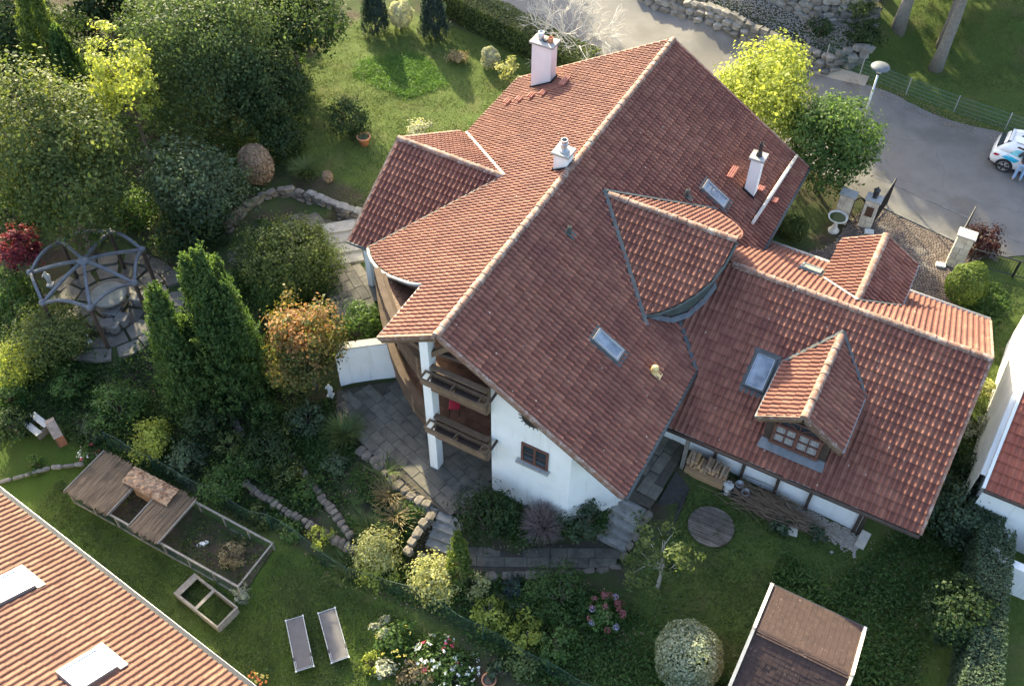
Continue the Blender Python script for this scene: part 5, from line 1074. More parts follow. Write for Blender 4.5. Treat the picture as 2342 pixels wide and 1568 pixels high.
tag(gv.build('gravel', pmat('grey_gravel', (.15, .142, .13), (.25, .24, .225), 9, .95)), 'grey gravel strip between the two boulder walls', 'gravel', kind='stuff')
m = MB(); xs_ = np.linspace(-6.5, 7, 40); m.strip([(x, lerp_line(ROAD_N, x) - .15, zr(x, lerp_line(ROAD_N, x) - .15) + .012) for x in xs_], [(x, lerp_line(ROAD_N, x) + .5, float(hz(x, lerp_line(ROAD_N, x) + .5)) + .06) for x in xs_]); tag(m.build('road_verge', soilb), kind='structure')
# cobbled drive
drive_poly = [(8.2, 14.95), (15.0, 14.95), (14.9, 17.0), (14.2, 19.2), (15.0, 20.55), (9.7, 21.5), (9.2, 20.0), (8.9, 18.2), (7.3, 16.4)]
dz_ = lambda x, y: float(hz0(x, y)) + .05
m = MB(); n = 0
for i in range(22):
    for j in range(22):
        x0, y0 = 7.2 + i * .38, 14.9 + j * .31
        if inside(drive_poly, x0 + .19, y0 + .15): m.add([(a, b, dz_(a, b)) for a, b in ((x0, y0), (x0 + .38, y0), (x0 + .38, y0 + .31), (x0, y0 + .31))], [(0, 1, 2, 3)])
drive = tag(m.build('driveway', soilm), kind='structure')
cb = MB(); r = rs(); tt = []
y = 14.95
while y < 21.5:
    x = 7.2 + r.random() * .1; k = 0
    while x < 15.1:
        w = r.uniform(.09, .125); yy = y + .25 * math.sin(x * 1.25) ** 2
        if inside(drive_poly, x, yy):
            z = dz_(x, yy) + r.uniform(.022, .034); a, b, e = w / 2 * .9, .047, r.normal(0, .05)
            q = [(x - a, yy - b + e * a, z - .04), (x + a, yy - b - e * a, z - .04), (x + a, yy + b - e * a, z - .04), (x - a, yy + b + e * a, z - .04)]; c_ = [(x + (p[0] - x) * .82, yy + (p[1] - yy) * .82, z) for p in q]
            cb.add(q + c_, [(4, 5, 6, 7), (0, 1, 5, 4), (1, 2, 6, 5), (2, 3, 7, 6), (3, 0, 4, 7)]); tt += [float(r.random())] * 5
        x += w
    y += .105
cm_, nt, b = new_mat('red_grey_cobble'); at_ = nt.nodes.new('ShaderNodeAttribute'); at_.attribute_name = 'tint'
c_ = mixc(nt, at_.outputs['Fac'], (.095, .068, .056), (.185, .145, .122)); c_ = mixc(nt, ramp(nt, noise(nt, .9, 4), .56, .72), c_, (.27, .235, .195)); nt.links.new(c_, b.inputs['Base Color']); b.inputs['Roughness'].default_value = .85
cme = cb.mesh('cobbles', cm_); a_ = cme.attributes.new('tint', 'FLOAT', 'FACE'); a_.data.foreach_set('value', np.array(tt, np.float32)); tag(link('cobbles', cme, drive), kind='stuff')
m = MB(); p0, p1 = (9.4, 21.75), (15.6, 20.6)
for k in range(14):
    f = k / 14; x = p0[0] + (p1[0] - p0[0]) * f; y = p0[1] + (p1[1] - p0[1]) * f; x2 = p0[0] + (p1[0] - p0[0]) * (f + .068); y2 = p0[1] + (p1[1] - p0[1]) * (f + .068)
    MB().beam((x, y, zr(x, y) + .0), (x2, y2, zr(x2, y2) + .0), .11, .09).build('edge_stone', M['dark_stone'], drive)
for k in range(16):
    f = k / 16; x = 8.6 + 9.2 * f; y = 23.5 - 1.55 * f; x2 = x + .56; y2 = y - 1.55 / 16 * .97
    MB().beam((x, y, zr(x, y) - .035), (x2, y2, zr(x2, y2) - .035), .07, .08).build('gutter_stone', M['dark_stone'], road)
# ------------------------------------------------------------------ gate, pillars, bird bath
def pillar(label, x, y, w, d, h, rz=0.0, niche=False, lantern=False):
    z = float(hz(x, y)) - .1; t = thing('gate_pillar', label, 'pillar', (x, y, z), rz); k = 6
    for i in range(k):
        f = random.uniform(.35, .65); hh = h / k
        for a, b in ((-w / 2, -w / 2 + w * f - .008), (-w / 2 + w * f + .008, w / 2)):
            o = MB().box(a, b, -d / 2, d / 2, i * hh + .02, (i + 1) * hh).build('block', M['pale_stone'], t, bevel=.012)
    MB().box(-w / 2 - .06, w / 2 + .06, -d / 2 - .06, d / 2 + .06, h, h + .09).build('cap_slab', M['concrete'], t, bevel=.015)
    if niche:
        MB().box(-w * .28, w * .28, -d / 2 - .012, -d / 2 + .05, h * .50, h * .82).build('letter_box', pmat('rust_brown_metal', (.07, .035, .025), (.11, .06, .04), 9, .6), t)
    if lantern:
        m = MB(); m.lathe([(.12, 0), (.07, .05), (.05, .1), (.12, .12), (.13, .38), (.16, .40), (.05, .52), (.015, .6)], 8, (0, .02, h + .09)); m.build('lantern', M['black'], t)
    return t
pillar('left pale stone gate pillar without lantern', 8.78, 19.88, .62, .42, 1.62)
pillar('middle pale stone gate pillar with lantern and letter box', 9.85, 20.02, .58, .45, 1.68, 0, True, True)
pillar('right pale stone gate pillar beside the purple bush', 13.93, 19.42, .66, .48, 1.85)
def iron_leaf(name, label, a, b, h0, h1, n, cat='gate', arch=False):
    z0 = float(hz(*a)); t = thing(name, label, cat, (a[0], a[1], z0)); d = (b[0] - a[0], b[1] - a[1]); z1 = float(hz(*b)) - z0
    P = lambda f, z: (d[0] * f, d[1] * f, z1 * f + z); top = lambda f: h0 + (h1 - h0) * f + (.22 * math.sin(PI * f) if arch else 0)
    fr = MB(); fr.tube([P(f, top(f)) for f in np.linspace(0, 1, 9)], .028, 6); fr.build('top_rail', M['black'], t); MB().tube([P(0, .12), P(1, .12)], .025, 6).build('bottom_rail', M['black'], t)
    for f in (0, 1): MB().tube([P(f, 0), P(f, top(f))], .032, 6).build('stile', M['black'], t)
    for k in range(1, n): f = k / n; MB().tube([P(f, .12), P(f, top(f))], .011, 4).build('bar', M['black'], t)
    return t
iron_leaf('iron_gate', 'small arched black iron gate between the two left pillars', (9.1, 19.9), (9.55, 20.0), 1.25, 1.25, 6, arch=True)
g1 = at_z(2026, 469, 1.05); iron_leaf('drive_gate', 'left leaf of the black drive gate standing open', (10.15, 20.2), (g1[0], g1[1]), 1.15, 1.55, 16)
g2 = at_z(2200, 527, 1.05); iron_leaf('drive_gate', 'right leaf of the black drive gate standing open', (13.7, 19.75), (g2[0] + .1, g2[1]), 1.15, 1.5, 16)
iron_leaf('iron_fence', 'black iron fence with curved bars at the right edge', (14.5, 19.7), (16.3, 19.95), .95, .95, 15, 'fence'); iron_leaf('iron_fence', 'black iron fence panel cut by the right picture edge', (16.35, 19.95), (18.4, 20.2), .95, .95, 16, 'fence')
P = G(1905, 528); bb = thing('bird_bath', 'white stone bird bath on a pedestal near the gate', 'bird bath', tuple(P))
MB().lathe([(.24, -.05), (.25, .06), (.2, .12), (.13, .22), (.09, .4), (.08, .55), (.12, .64)], 16).build('pedestal', M['statue'], bb, smooth=True)
MB().lathe([(.12, .62), (.26, .68), (.42, .8), (.44, .86), (.40, .87), (.34, .80), (.1, .76), (.01, .76)], 24).build('bowl', M['statue'], bb, smooth=True)
MB().lathe([(.36, .815), (.2, .817), (.01, .817)], 20).build('water', glass_mat('green_water', (.06, .08, .03), .05), bb)
for x, y in ((10.15, 19.6), (13.45, 19.05)): tag(MB().box(-.2, .2, -.14, .14, -.05, .12).build('gate_stop_block', M['statue'], None, (x, y, float(hz(x, y)) + .06), random.uniform(-.3, .3), bevel=.02), 'small white stone block at the foot of the ' + ('middle' if x < 12 else 'right') + ' gate pillar', 'stone')
# ------------------------------------------------------------------ street lamp, mesh fence
P = G(1956, 326); P[2] = zr(P[0], P[1]); lp = thing('street_lamp', 'grey street lamp with flat round hood beside the road', 'street lamp', tuple(P))
MB().tube([(0, 0, -.1), (0, 0, 1.0), (0, 0, 3.85)], [.07, .055, .045], 10).build('pole', M['galv'], lp, smooth=True)
MB().lathe([(.05, 3.82), (.09, 3.86), (.09, 3.96), (.06, 3.97)], 12).build('collar', M['black'], lp); MB().lathe([(.13, 3.96), (.17, 4.2), (.15, 4.24)], 16).build('glass_bowl', plain('frosted_glass', (.75, .76, .74), .25), lp, smooth=True)
MB().lathe([(.42, 4.20), (.44, 4.22), (.40, 4.28), (.24, 4.36), (.05, 4.40), (.01, 4.4)], 24).build('hood', pmat('grey_lamp_hood', (.10, .11, .125), (.15, .16, .175), 4, .55), lp, smooth=True)
posts = [G(u, v) for u, v in ((1886, 140), (1965, 173), (2071, 216), (2180, 257), (2297, 297), (2425, 340))]
mf = thing('mesh_fence', 'galvanised wire mesh fence along the grass bank above the road', 'fence', tuple(posts[0]))
for a, b in zip(posts, posts[1:]):
    A = Vector(a - posts[0]); B = Vector(b - posts[0]); w = MB(); L = (B - A).length
    for z in (.06, .27, .48, .69, .90): w.beam(A + Vector((0, 0, z)), B + Vector((0, 0, z)), .014, .02)
    k = int(L / .09)
    for i in range(1, k): q = A.lerp(B, i / k); w.beam(q + Vector((0, 0, .06)), q + Vector((0, 0, .92)), .007)
    o = w.build('wire_panel', pmat('green_grey_wire', (.07, .13, .115), (.11, .18, .16), 5, .5), mf); o['kind'] = 'stuff'
for p in posts: q = Vector(p - posts[0]); MB().beam(q + Vector((0, 0, -.1)), q + Vector((0, 0, .98)), .055).build('post', M['galv'], mf)
# ------------------------------------------------------------------ car and person
white_car = plain('white_car_paint', (.80, .80, .80), .22, 0, .6); white_car.node_tree.nodes['Principled BSDF'].inputs['Coat Weight'].default_value = .6
P = G(2288, 391); P[2] = zr(P[0], P[1]); car = thing('parked_car', 'white hatchback parked by the mesh fence with cyan side graphics', 'car', (P[0] - .72, P[1] + .86, P[2]), math.radians(-2))
def loft(rings, mat, name, parent, smooth=True):
    m = MB(); n = len(rings[0])
    for r_ in rings: m.v += [tuple(p) for p in r_]
    for i in range(len(rings) - 1):
        for k in range(n): a = i * n + k; b = i * n + (k + 1) % n; m.f.append((a, b, b + n, a + n))
    m.f.append(tuple(range(n))[::-1]); e = (len(rings) - 1) * n; m.f.append(tuple(range(e, e + n))); return m.build(name, mat, parent, smooth=smooth)
lower = []
for x, w, zb, zt in ((.0, .62, .46, .66), (.04, .74, .34, .82), (.12, .82, .27, .93), (.35, .88, .24, .99), (.75, .905, .22, 1.0), (1.5, .905, .20, .97), (2.4, .905, .20, .94), (3.0, .905, .22, .95), (3.5, .89, .22, .92), (3.9, .85, .25, .84), (4.12, .78, .30, .74), (4.24, .62, .40, .62)):
    h = [(x, w * .82, zb), (x, w * .985, zb + .1), (x, w, zb + (zt - zb) * .5), (x, w * .975, zt - .08), (x, w * .86, zt)]; lower.append(h + [(p[0], -p[1], p[2]) for p in h[::-1]])
loft(lower, white_car, 'body', car)
gh = ((.14, .66, .60, .94, .98), (.40, .78, .60, .94, 1.30), (.62, .80, .62, .93, 1.47), (.9, .82, .63, .93, 1.535), (1.6, .83, .64, .92, 1.56), (2.2, .83, .64, .92, 1.54), (2.7, .83, .62, .92, 1.38), (3.15, .82, .66, .92, 1.10), (3.45, .78, .72, .88, .92))
rg = []
for x, wb, wt, zb, zt in gh:
    h = [(x, wb, zb), (x, wb * .55 + wt * .45 + .015, zb + (zt - zb) * .5), (x, wt, zt - .05 * min(1, (zt - zb) * 2)), (x, wt * .8, zt)]; rg.append(h + [(p[0], -p[1], p[2]) for p in h[::-1]])
loft(rg, white_car, 'roof', car)
def gy(x, z):
    wb = np.interp(x, [g[0] for g in gh], [g[1] for g in gh]); wt = np.interp(x, [g[0] for g in gh], [g[2] for g in gh]); zb = .93; zt = np.interp(x, [g[0] for g in gh], [g[4] for g in gh]) - .05; f = min(1, max(0, (z - zb) / max(zt - zb, .05)))
    return (wb * (1 - f) + wt * f) + .015 * math.sin(PI * f) + .014
for s_ in (-1, 1):
    for poly, nm in (([(.78, 1.03), (1.42, 1.01), (1.42, 1.40), (1.0, 1.42)], 'side_window'), ([(1.5, 1.01), (2.25, 1.0), (2.25, 1.40), (1.5, 1.41)], 'side_window'), ([(2.33, 1.0), (3.0, .99), (2.72, 1.25), (2.33, 1.38)], 'side_window')):
        MB().add([(x, s_ * gy(x, z), z) for x, z in poly], [tuple(range(4))[::s_]]).build(nm, M['glass_dark'], car)
    MB().tube([(.85, s_ * .60, 1.545), (2.2, s_ * .60, 1.56)], .014, 5).build('roof_rail', M['black'], car)
    for xw in (.75, 3.46):
        wh = thing_part('wheel', car); wh.location = (xw, s_ * .80, .34)
        tp_ = MB(); S = []
        for rr, yy in ((.20, -.10), (.31, -.11), (.345, -.07), (.345, .07), (.31, .11), (.2, .10)): S.append([(rr * math.cos(a), yy, rr * math.sin(a)) for a in np.linspace(0, 2 * PI, 28, endpoint=False)])
        for A_, B_ in zip(S, S[1:]): tp_.strip(A_, B_, True)
        tp_.build('tyre', plain('tyre_rubber', (.015, .015, .016), .8), wh, smooth=True)
        rm = MB()
        for k in range(5):
            for dk in (-.16, .16): a = k * 2 * PI / 5 + dk; rm.beam((.05 * math.cos(a), s_ * .095, .05 * math.sin(a)), (.245 * math.cos(a + dk * .3), s_ * .095, .245 * math.sin(a + dk * .3)), .045, .03, (0, 1, 0))
        rm.tube([(.245 * math.cos(a), s_ * .095, .245 * math.sin(a)) for a in np.linspace(0, 2 * PI, 25)], .017, 6); rm.add([(.06 * math.cos(a), s_ * .108, .06 * math.sin(a)) for a in np.linspace(0, 2 * PI, 10, endpoint=False)], [tuple(range(10))])
        rm.build('rim', plain('silver_alloy', (.55, .53, .50), .35, .6), wh)
        MB().add([(.25 * math.cos(a), s_ * .05, .25 * math.sin(a)) for a in np.linspace(0, 2 * PI, 20, endpoint=False)], [tuple(range(20))]).build('brake_disc', M['black'], wh)
        MB().add([(xw + .40 * math.cos(a), s_ * .909, .34 + .40 * math.sin(a)) for a in np.linspace(.0, PI, 16)] + [(xw - .36, s_ * .909, .3), (xw + .36, s_ * .909, .3)], [tuple(range(18))]).build('wheel_arch', M['black'], car)
    MB().add([(.10, s_ * .80, .70), (.16, s_ * .855, .86), (.42, s_ * .90, .88), (.30, s_ * .895, .76)], [(0, 1, 2, 3)]).build('tail_lamp', plain('red_lamp', (.45, .02, .03), .2), car); MB().box(.07, .2, s_ * .52 - .14, s_ * .52 + .14, .74, .86).build('tail_lamp', plain('red_lamp_inner', (.4, .02, .03), .2), car)
MB().add([(.13, -.60, 1.0), (.13, .60, 1.0), (.62, .54, 1.475), (.62, -.54, 1.475)], [(0, 1, 2, 3)][::1]).build('rear_window', M['glass_dark'], car, (-.012, 0, .012))
MB().add([(3.36, -.68, .97), (3.36, .68, .97), (2.5, .54, 1.46), (2.5, -.54, 1.46)], [(0, 1, 2, 3)]).build('windscreen', M['glass_dark'], car, (.012, 0, .015))
MB().add([(.6, -.5, 1.49), (.5, -.5, 1.47), (.5, .5, 1.47), (.6, .5, 1.49), (.62, -.5, 1.50), (.62, .5, 1.50)], [(0, 3, 5, 4), (0, 1, 2, 3)]).build('spoiler', white_car, car); MB().box(.95, 1.05, -.03, .03, 1.54, 1.58).build('antenna', M['black'], car); MB().box(.0, .1, -.7, .7, .26, .42).build('bumper_trim', M['black'], car)
for x_ in (1.46, 2.29): MB().box(x_ - .006, x_ + .006, -.912, -.904, .32, .98).build('door_seam', M['black'], car)
for x_ in (1.60, 2.42): MB().box(x_, x_ + .16, -.93, -.905, .84, .87).build('door_handle', white_car, car, bevel=.008)
MB().box(-.012, .01, -.26, .26, .56, .66).build('number_plate', plain('plate_white', (.7, .7, .7), .5), car); MB().box(.3, 3.9, -.915, -.9, .24, .33).build('sill_trim', M['black'], car)
cy1 = plain('cyan_film', (.02, .42, .62), .4); cy2 = plain('light_cyan_film', (.25, .68, .76), .4); dk = plain('dark_film', (.03, .035, .04), .4)
dec = thing_part('side_graphics', car); yy = -.917
MB().add([(x, yy + (.004 if z < .9 else .06), z) for x, z in ((.50, .80), (1.12, .66), (1.30, .86), (.72, .97))], [(0, 1, 2, 3)]).build('cyan_panel', cy1, dec)
MB().add([(x, -gy(x, z) - .006, z) for x, z in ((.76, 1.0), (1.34, .98), (1.50, 1.14), (1.40, 1.30), (.98, 1.26))], [(0, 1, 2, 3, 4)]).build('light_cyan_panel', cy2, dec)
for q in ([(1.62, .84), (1.68, .84), (1.76, .62), (1.72, .58)], [(1.72, .58), (1.76, .62), (1.92, .84), (1.86, .84)]): MB().add([(x, yy, z) for x, z in q], [(0, 1, 2, 3)]).build('letter_stroke', dk, dec)
for x in (1.34, 1.46, 1.58, 1.72, 1.84): MB().add([(x, yy, .46), (x + .07, yy, .46), (x + .07, yy, .53), (x, yy, .53)], [(0, 1, 2, 3)]).build('letter_stroke', cy2, dec)
def skin_mesh(name, joints, edges, mat, parent, sub=2):
    me = bpy.data.meshes.new(name); me.from_pydata([j[:3] for j in joints], edges, []); o = link(name, me, parent); me.materials.append(mat)
    sk = o.modifiers.new('skin', 'SKIN'); sk.use_smooth_shade = True
    for i, j in enumerate(joints): v = me.skin_vertices[0].data[i]; v.radius = (j[3], j[4] if len(j) > 4 else j[3]); v.use_root = (i == 0)
    ss = o.modifiers.new('sub', 'SUBSURF'); ss.levels = sub; ss.render_levels = sub; return o
P = G(2322, 414); P[2] = zr(P[0], P[1]); pr = thing('person', 'person in blue jeans and dark top leaning towards the white car', 'person', tuple(P), math.radians(8))
skinm = plain('skin', (.50, .30, .22), .6); jean = pmat('light_blue_denim', (.22, .33, .50), (.30, .42, .60), 14, .9); topm = pmat('dark_grey_jacket', (.035, .035, .04), (.06, .06, .065), 9, .9)
# whole body, leaning forward (towards +y), one surface
bj = [(0, 0, .93, .15, .12), (0, .06, 1.12, .145, .11), (0, .16, 1.33, .17, .115), (0, .22, 1.44, .06), (0, .29, 1.53, .058), (0, .33, 1.60, .09), (0, .36, 1.70, .088), (0, .355, 1.76, .05), (.19, .17, 1.37, .062), (.27, .28, 1.14, .05), (.22, .50, 1.06, .038), (-.19, .17, 1.37, .062), (-.28, .26, 1.13, .05), (-.20, .48, 1.08, .038), (.11, 0, .84, .085), (.13, .03, .47, .058), (.14, -.03, .08, .042), (-.11, 0, .84, .085), (-.15, .0, .47, .058), (-.17, -.06, .08, .042), (.15, .10, .03, .035), (-.18, .07, .03, .035)]
be = [(0, 1), (1, 2), (2, 3), (3, 4), (4, 5), (5, 6), (6, 7), (2, 8), (8, 9), (9, 10), (2, 11), (11, 12), (12, 13), (0, 14), (14, 15), (15, 16), (0, 17), (17, 18), (18, 19), (16, 20), (19, 21)]
body = skin_mesh('body', bj, be, skinm, pr)
skin_mesh('jeans', [(0, 0, .98, .165, .135), (0, 0, .90, .165, .135), (.11, 0, .82, .10), (.13, .03, .47, .075), (.14, -.03, .10, .066), (-.11, 0, .82, .10), (-.15, 0, .47, .075), (-.17, -.06, .10, .066)], [(0, 1), (1, 2), (2, 3), (3, 4), (1, 5), (5, 6), (6, 7)], jean, pr)
skin_mesh('jacket', [(0, .0, .90, .18, .15), (0, .07, 1.13, .17, .135), (0, .165, 1.34, .19, .135), (0, .22, 1.44, .08), (.2, .17, 1.37, .08), (.275, .28, 1.14, .068), (.23, .46, 1.07, .055), (-.2, .17, 1.37, .08), (-.285, .26, 1.13, .068), (-.21, .44, 1.08, .055)], [(0, 1), (1, 2), (2, 3), (2, 4), (4, 5), (5, 6), (2, 7), (7, 8), (8, 9)], topm, pr)
for sx in (-1, 1):
    hx, hy, hzz = (.21, .52, 1.05) if sx > 0 else (-.19, .50, 1.07)
    J = [(hx, hy, hzz, .034, .018), (hx, hy + .07, hzz - .01, .04, .016)]; E_ = [(0, 1)]
    for k, (dx, L) in enumerate(((-.03, .07), (-.01, .082), (.012, .078), (.033, .06))): J += [(hx + dx, hy + .075 + L * .5, hzz - .015, .009), (hx + dx, hy + .075 + L, hzz - .04, .008)]; n_ = len(J); E_ += [(1, n_ - 2), (n_ - 2, n_ - 1)]
    J += [(hx - sx * .045, hy + .05, hzz - .01, .011), (hx - sx * .06, hy + .085, hzz - .025, .009)]; n_ = len(J); E_ += [(0, n_ - 2), (n_ - 2, n_ - 1)]
    skin_mesh('hand', J, E_, skinm, pr, 1); skin_mesh('shoe', [((.14 if sx > 0 else -.17), -.09, .05, .05, .045), ((.145 if sx > 0 else -.175), .04, .045, .05, .04), ((.15 if sx > 0 else -.18), .16, .035, .045, .03)], [(0, 1), (1, 2)], pmat('beige_shoe', (.28, .23, .17), (.35, .30, .23), 9, .8), pr, 1)
skin_mesh('hair', [(0, .315, 1.66, .093), (0, .33, 1.745, .096), (0, .27, 1.64, .06)], [(0, 1), (0, 2)], plain('brown_hair', (.06, .035, .02), .7), pr, 1)
for sx in (-1, 1): MB().lathe([(.001, -.012), (.011, -.004), (.011, .006), (.001, .012)], 8, (sx * .034, .442, 1.695)).build('eye', plain('eye', (.03, .02, .02), .2), pr)
MB().add([(-.014, .44, 1.655), (.014, .44, 1.655), (0, .468, 1.655), (0, .44, 1.70)], [(0, 2, 1), (0, 3, 2), (1, 2, 3)]).build('nose', skinm, pr); MB().box(-.025, .025, .430, .443, 1.617, 1.625).build('mouth', plain('lips', (.35, .12, .11), .5), pr)
# ------------------------------------------------------------------ domed pergola and stone seats
gz0 = float(hz(-17.3, .2)); gb = thing('pergola', 'seven-sided grey metal pergola dome over a stone table', 'pergola', (-17.33, .22, gz0))
steel = pmat('blue_grey_painted_steel', (.085, .095, .112), (.13, .142, .16), 3, .65, c3=(.055, .052, .05), s3=4)
HT, RG, HH = 2.35, 2.28, 2.85; ph0 = math.radians(-43)
vt = [(RG * math.cos(ph0 + k * 2 * PI / 7), RG * math.sin(ph0 + k * 2 * PI / 7)) for k in range(7)]
for k, (x, y) in enumerate(vt):
    MB().beam((x * 1.02, y * 1.02, -.35), (x, y, HT), .12).build('post', M['timber_dark'], gb); MB().lathe([(.10, -.02), (.15, .0), (.15, .10), (.10, .16), (.01, .18)], 14, (x, y, HT)).build('finial', steel, gb, smooth=True)
    rb = [(x * (1 - f), y * (1 - f), HT + .02 + (HH - HT) * math.sin(f * PI / 2)) for f in np.linspace(0, 1, 9)]; m = MB()
    for a, b in zip(rb, rb[1:]): m.beam(a, b, .12, .10)
    m.build('rib', steel, gb); x2, y2 = vt[(k + 1) % 7]; m = MB(); ar = []
    for f in np.linspace(0, 1, 9): s_ = 1 - .0 * math.sin(PI * f); ar.append((x + (x2 - x) * f, y + (y2 - y) * f, HT + .02 + .30 * math.sin(PI * f)))
    for a, b in zip(ar, ar[1:]): m.beam(a, b, .11, .10)
    m.build('ring_beam', steel, gb)
MB().lathe([(.02, HH - .1), (.2, HH - .1), (.25, HH - .02), (.25, HH + .07), (.18, HH + .12), (.01, HH + .14)], 20).build('hub', steel, gb, smooth=True)
fc = thing('flagstone_circle', 'circle of grey flagstones under the domed pergola', 'paving', (-17.2, .5, gz0)); r = rs(); flag = pmat('mottled_flagstone', (.095, .088, .077), (.165, .153, .134), 2, .9, .4, 30, c3=(.25, .235, .205), s3=1.5, lo3=.6, hi3=.75, objrand=.25)
for ring, (r0_, r1_, n_) in enumerate(((.0, .75, 3), (.78, 1.6, 8), (1.63, 2.4, 12), (2.43, 3.1, 15))):
    a0 = r.uniform(0, 6)
    for k in range(n_):
        a, b = a0 + 2 * PI * k / n_ + r.uniform(-.05, .05), a0 + 2 * PI * (k + 1) / n_ + r.uniform(-.05, .05); g_ = .03
        pts = [((r0_ + r.uniform(0, .06)) * math.cos(a + g_), (r0_ + r.uniform(0, .06)) * math.sin(a + g_)), ((r1_ - r.uniform(0, .08)) * math.cos(a + g_), (r1_ - r.uniform(0, .08)) * math.sin(a + g_)), (r1_ * math.cos((a + b) / 2), r1_ * math.sin((a + b) / 2)), ((r1_ - r.uniform(0, .08)) * math.cos(b - g_), (r1_ - r.uniform(0, .08)) * math.sin(b - g_)), ((r0_ + r.uniform(0, .06)) * math.cos(b - g_), (r0_ + r.uniform(0, .06)) * math.sin(b - g_))]
        x_, y_ = -17.2 + pts[2][0], .5 + pts[2][1]; zz = .06 + max(-.12, min(.2, float(hz(x_, y_)) - gz0)) * .8; MB().prism(pts, zz - .12, zz + r.uniform(0, .02)).build('flagstone', flag, fc)
tb = thing('stone_table', 'round grey stone table under the pergola', 'table', (-17.05, .48, gz0 + .06)); MB().lathe([(.36, 0), (.3, .1), (.24, .6), (.3, .66)], 14).build('pedestal', M['dark_stone'], tb, smooth=True); MB().lathe([(.3, .64), (.72, .65), (.75, .69), (.74, .75), (.70, .765), (.01, .767)], 28).build('table_top', pmat('lichen_stone', (.15, .15, .135), (.24, .245, .215), 3, .8), tb, smooth=False)
def stool(label, x, y, s=1.0): 
    t = thing('stone_stool', label, 'stool', (x, y, gz0 + .06)); MB().lathe([(.26 * s, 0), (.28 * s, .1), (.27 * s, .34), (.2 * s, .36)], 14).build('base', M['dark_stone'], t, smooth=True); MB().box(-.27 * s, .27 * s, -.25 * s, .25 * s, .363, .44).build('seat', M['dark_stone'], t, None, .3, bevel=.03)
stool('square-topped stone stool right of the round table', -16.25, 1.15); stool('round drum stone stool in front of the table', -16.6, .05, 1.15); stool('stone stool on the outer side of the table', -15.95, -.05); stool('small stone stool beside the curved bench', -15.95, -.55, .85)
bn = thing('stone_bench', 'curved grey stone bench below the table', 'bench', (-17.05, .48, gz0 + .06)); m = MB(); A0, A1 = math.radians(-88), math.radians(-42)
o_ = [[(rr * math.cos(a), rr * math.sin(a), z) for a in np.linspace(A0, A1, 10)] for rr, z in ((1.15, .40), (1.58, .40), (1.58, .48), (1.15, .48))]
for i in range(4): m.strip(o_[i], o_[(i + 1) % 4])
m.f.append((0, 10, 20, 30)); m.f.append((9, 39, 29, 19)); m.build('seat', M['dark_stone'], bn)
for a in (A0 + .14, A1 - .14): MB().box(-.13, .13, -.17, .17, 0, .4).build('leg', M['dark_stone'], bn, (1.37 * math.cos(a), 1.37 * math.sin(a), 0), a, bevel=.02)
def statue(label, P, h, rz=0.0, pose=0):
    t = thing('garden_statue', label, 'statue', tuple(P), rz); s = h / 1.0
    J = [(0, 0, .10, .10), (.02, 0, .30, .11), (0, .02, .48, .10), (-.01, .02, .64, .095), (0, 0, .76, .05), (.01, -.02, .88, .062), (.13, .02, .66, .04), (.17, -.08, .52, .035), (-.13, .02, .66, .04), (-.15, -.10, .60 + pose * .2, .035)]
    o = skin_mesh('figure', [(a * s, b * s, c * s, d * s) for a, b, c, d in J], [(0, 1), (1, 2), (2, 3), (3, 4), (4, 5), (3, 6), (6, 7), (3, 8), (8, 9)], M['statue'], t); MB().box(-.16 * s, .16 * s, -.16 * s, .16 * s, -.1, .1 * s).build('plinth', M['statue'], t, bevel=.02)
statue('white stone figure on the left side inside the pergola', G(116, 652), .95, .5); statue('white stone figure at the lower edge of the flagstone circle', G(203, 782), .85, -.4, 1); statue('white stone figure under the maple tree', G(756, 905), .85, .3)
P = G(2226, 1330); statue('white and red garden figure in front of the clipped hedge', P, .6, .2)
# ------------------------------------------------------------------ pots, pond
def pot(label, P, rr, h, plantm=None):
    t = thing('flower_pot', label, 'flower pot', tuple(P)); MB().lathe([(rr * .62, 0), (rr * .9, h * .85), (rr * 1.05, h * .86), (rr * 1.05, h), (rr * .9, h), (rr * .85, h * .8)], 18).build('pot', M['terracotta'], t, smooth=True); MB().lathe([(rr * .88, h * .84), (.01, h * .86)], 14).build('soil', soilm, t)
    if plantm: V, Q, tt_ = crown_shell(rs(), (rr * .8, rr * .8, h * .35), 120, .06)[0]; link('foliage', rawmesh('pot_leaves', V + np.array([0, 0, h]), Q, LM[plantm], tt_), t)
pot('terracotta flower pot on the upper lawn', G(833, 330), .32, .48, 'green'); pot('terracotta pot at the bottom edge of the flower border', G(1118, 1562), .24, .36)
pond_poly = [G(u, v)[:2] for u, v in ((745, 990), (800, 985), (860, 1070), (905, 1120), (960, 1170), (915, 1230), (850, 1215), (800, 1150), (755, 1080))]
m = MB(); m.add([(p[0], p[1], -.30) for p in pond_poly], [tuple(range(len(pond_poly)))]); wm, nt, b = new_mat('algae_pond_water'); nt.links.new(mixc(nt, ramp(nt, noise(nt, 1.1, 5), .42, .58), (.010, .014, .008), (.035, .06, .016)), b.inputs['Base Color']); b.inputs['Roughness'].default_value = .7; b.inputs['Specular IOR Level'].default_value = .15
tag(m.build('pond', wm), kind='structure')
r = rs(); 
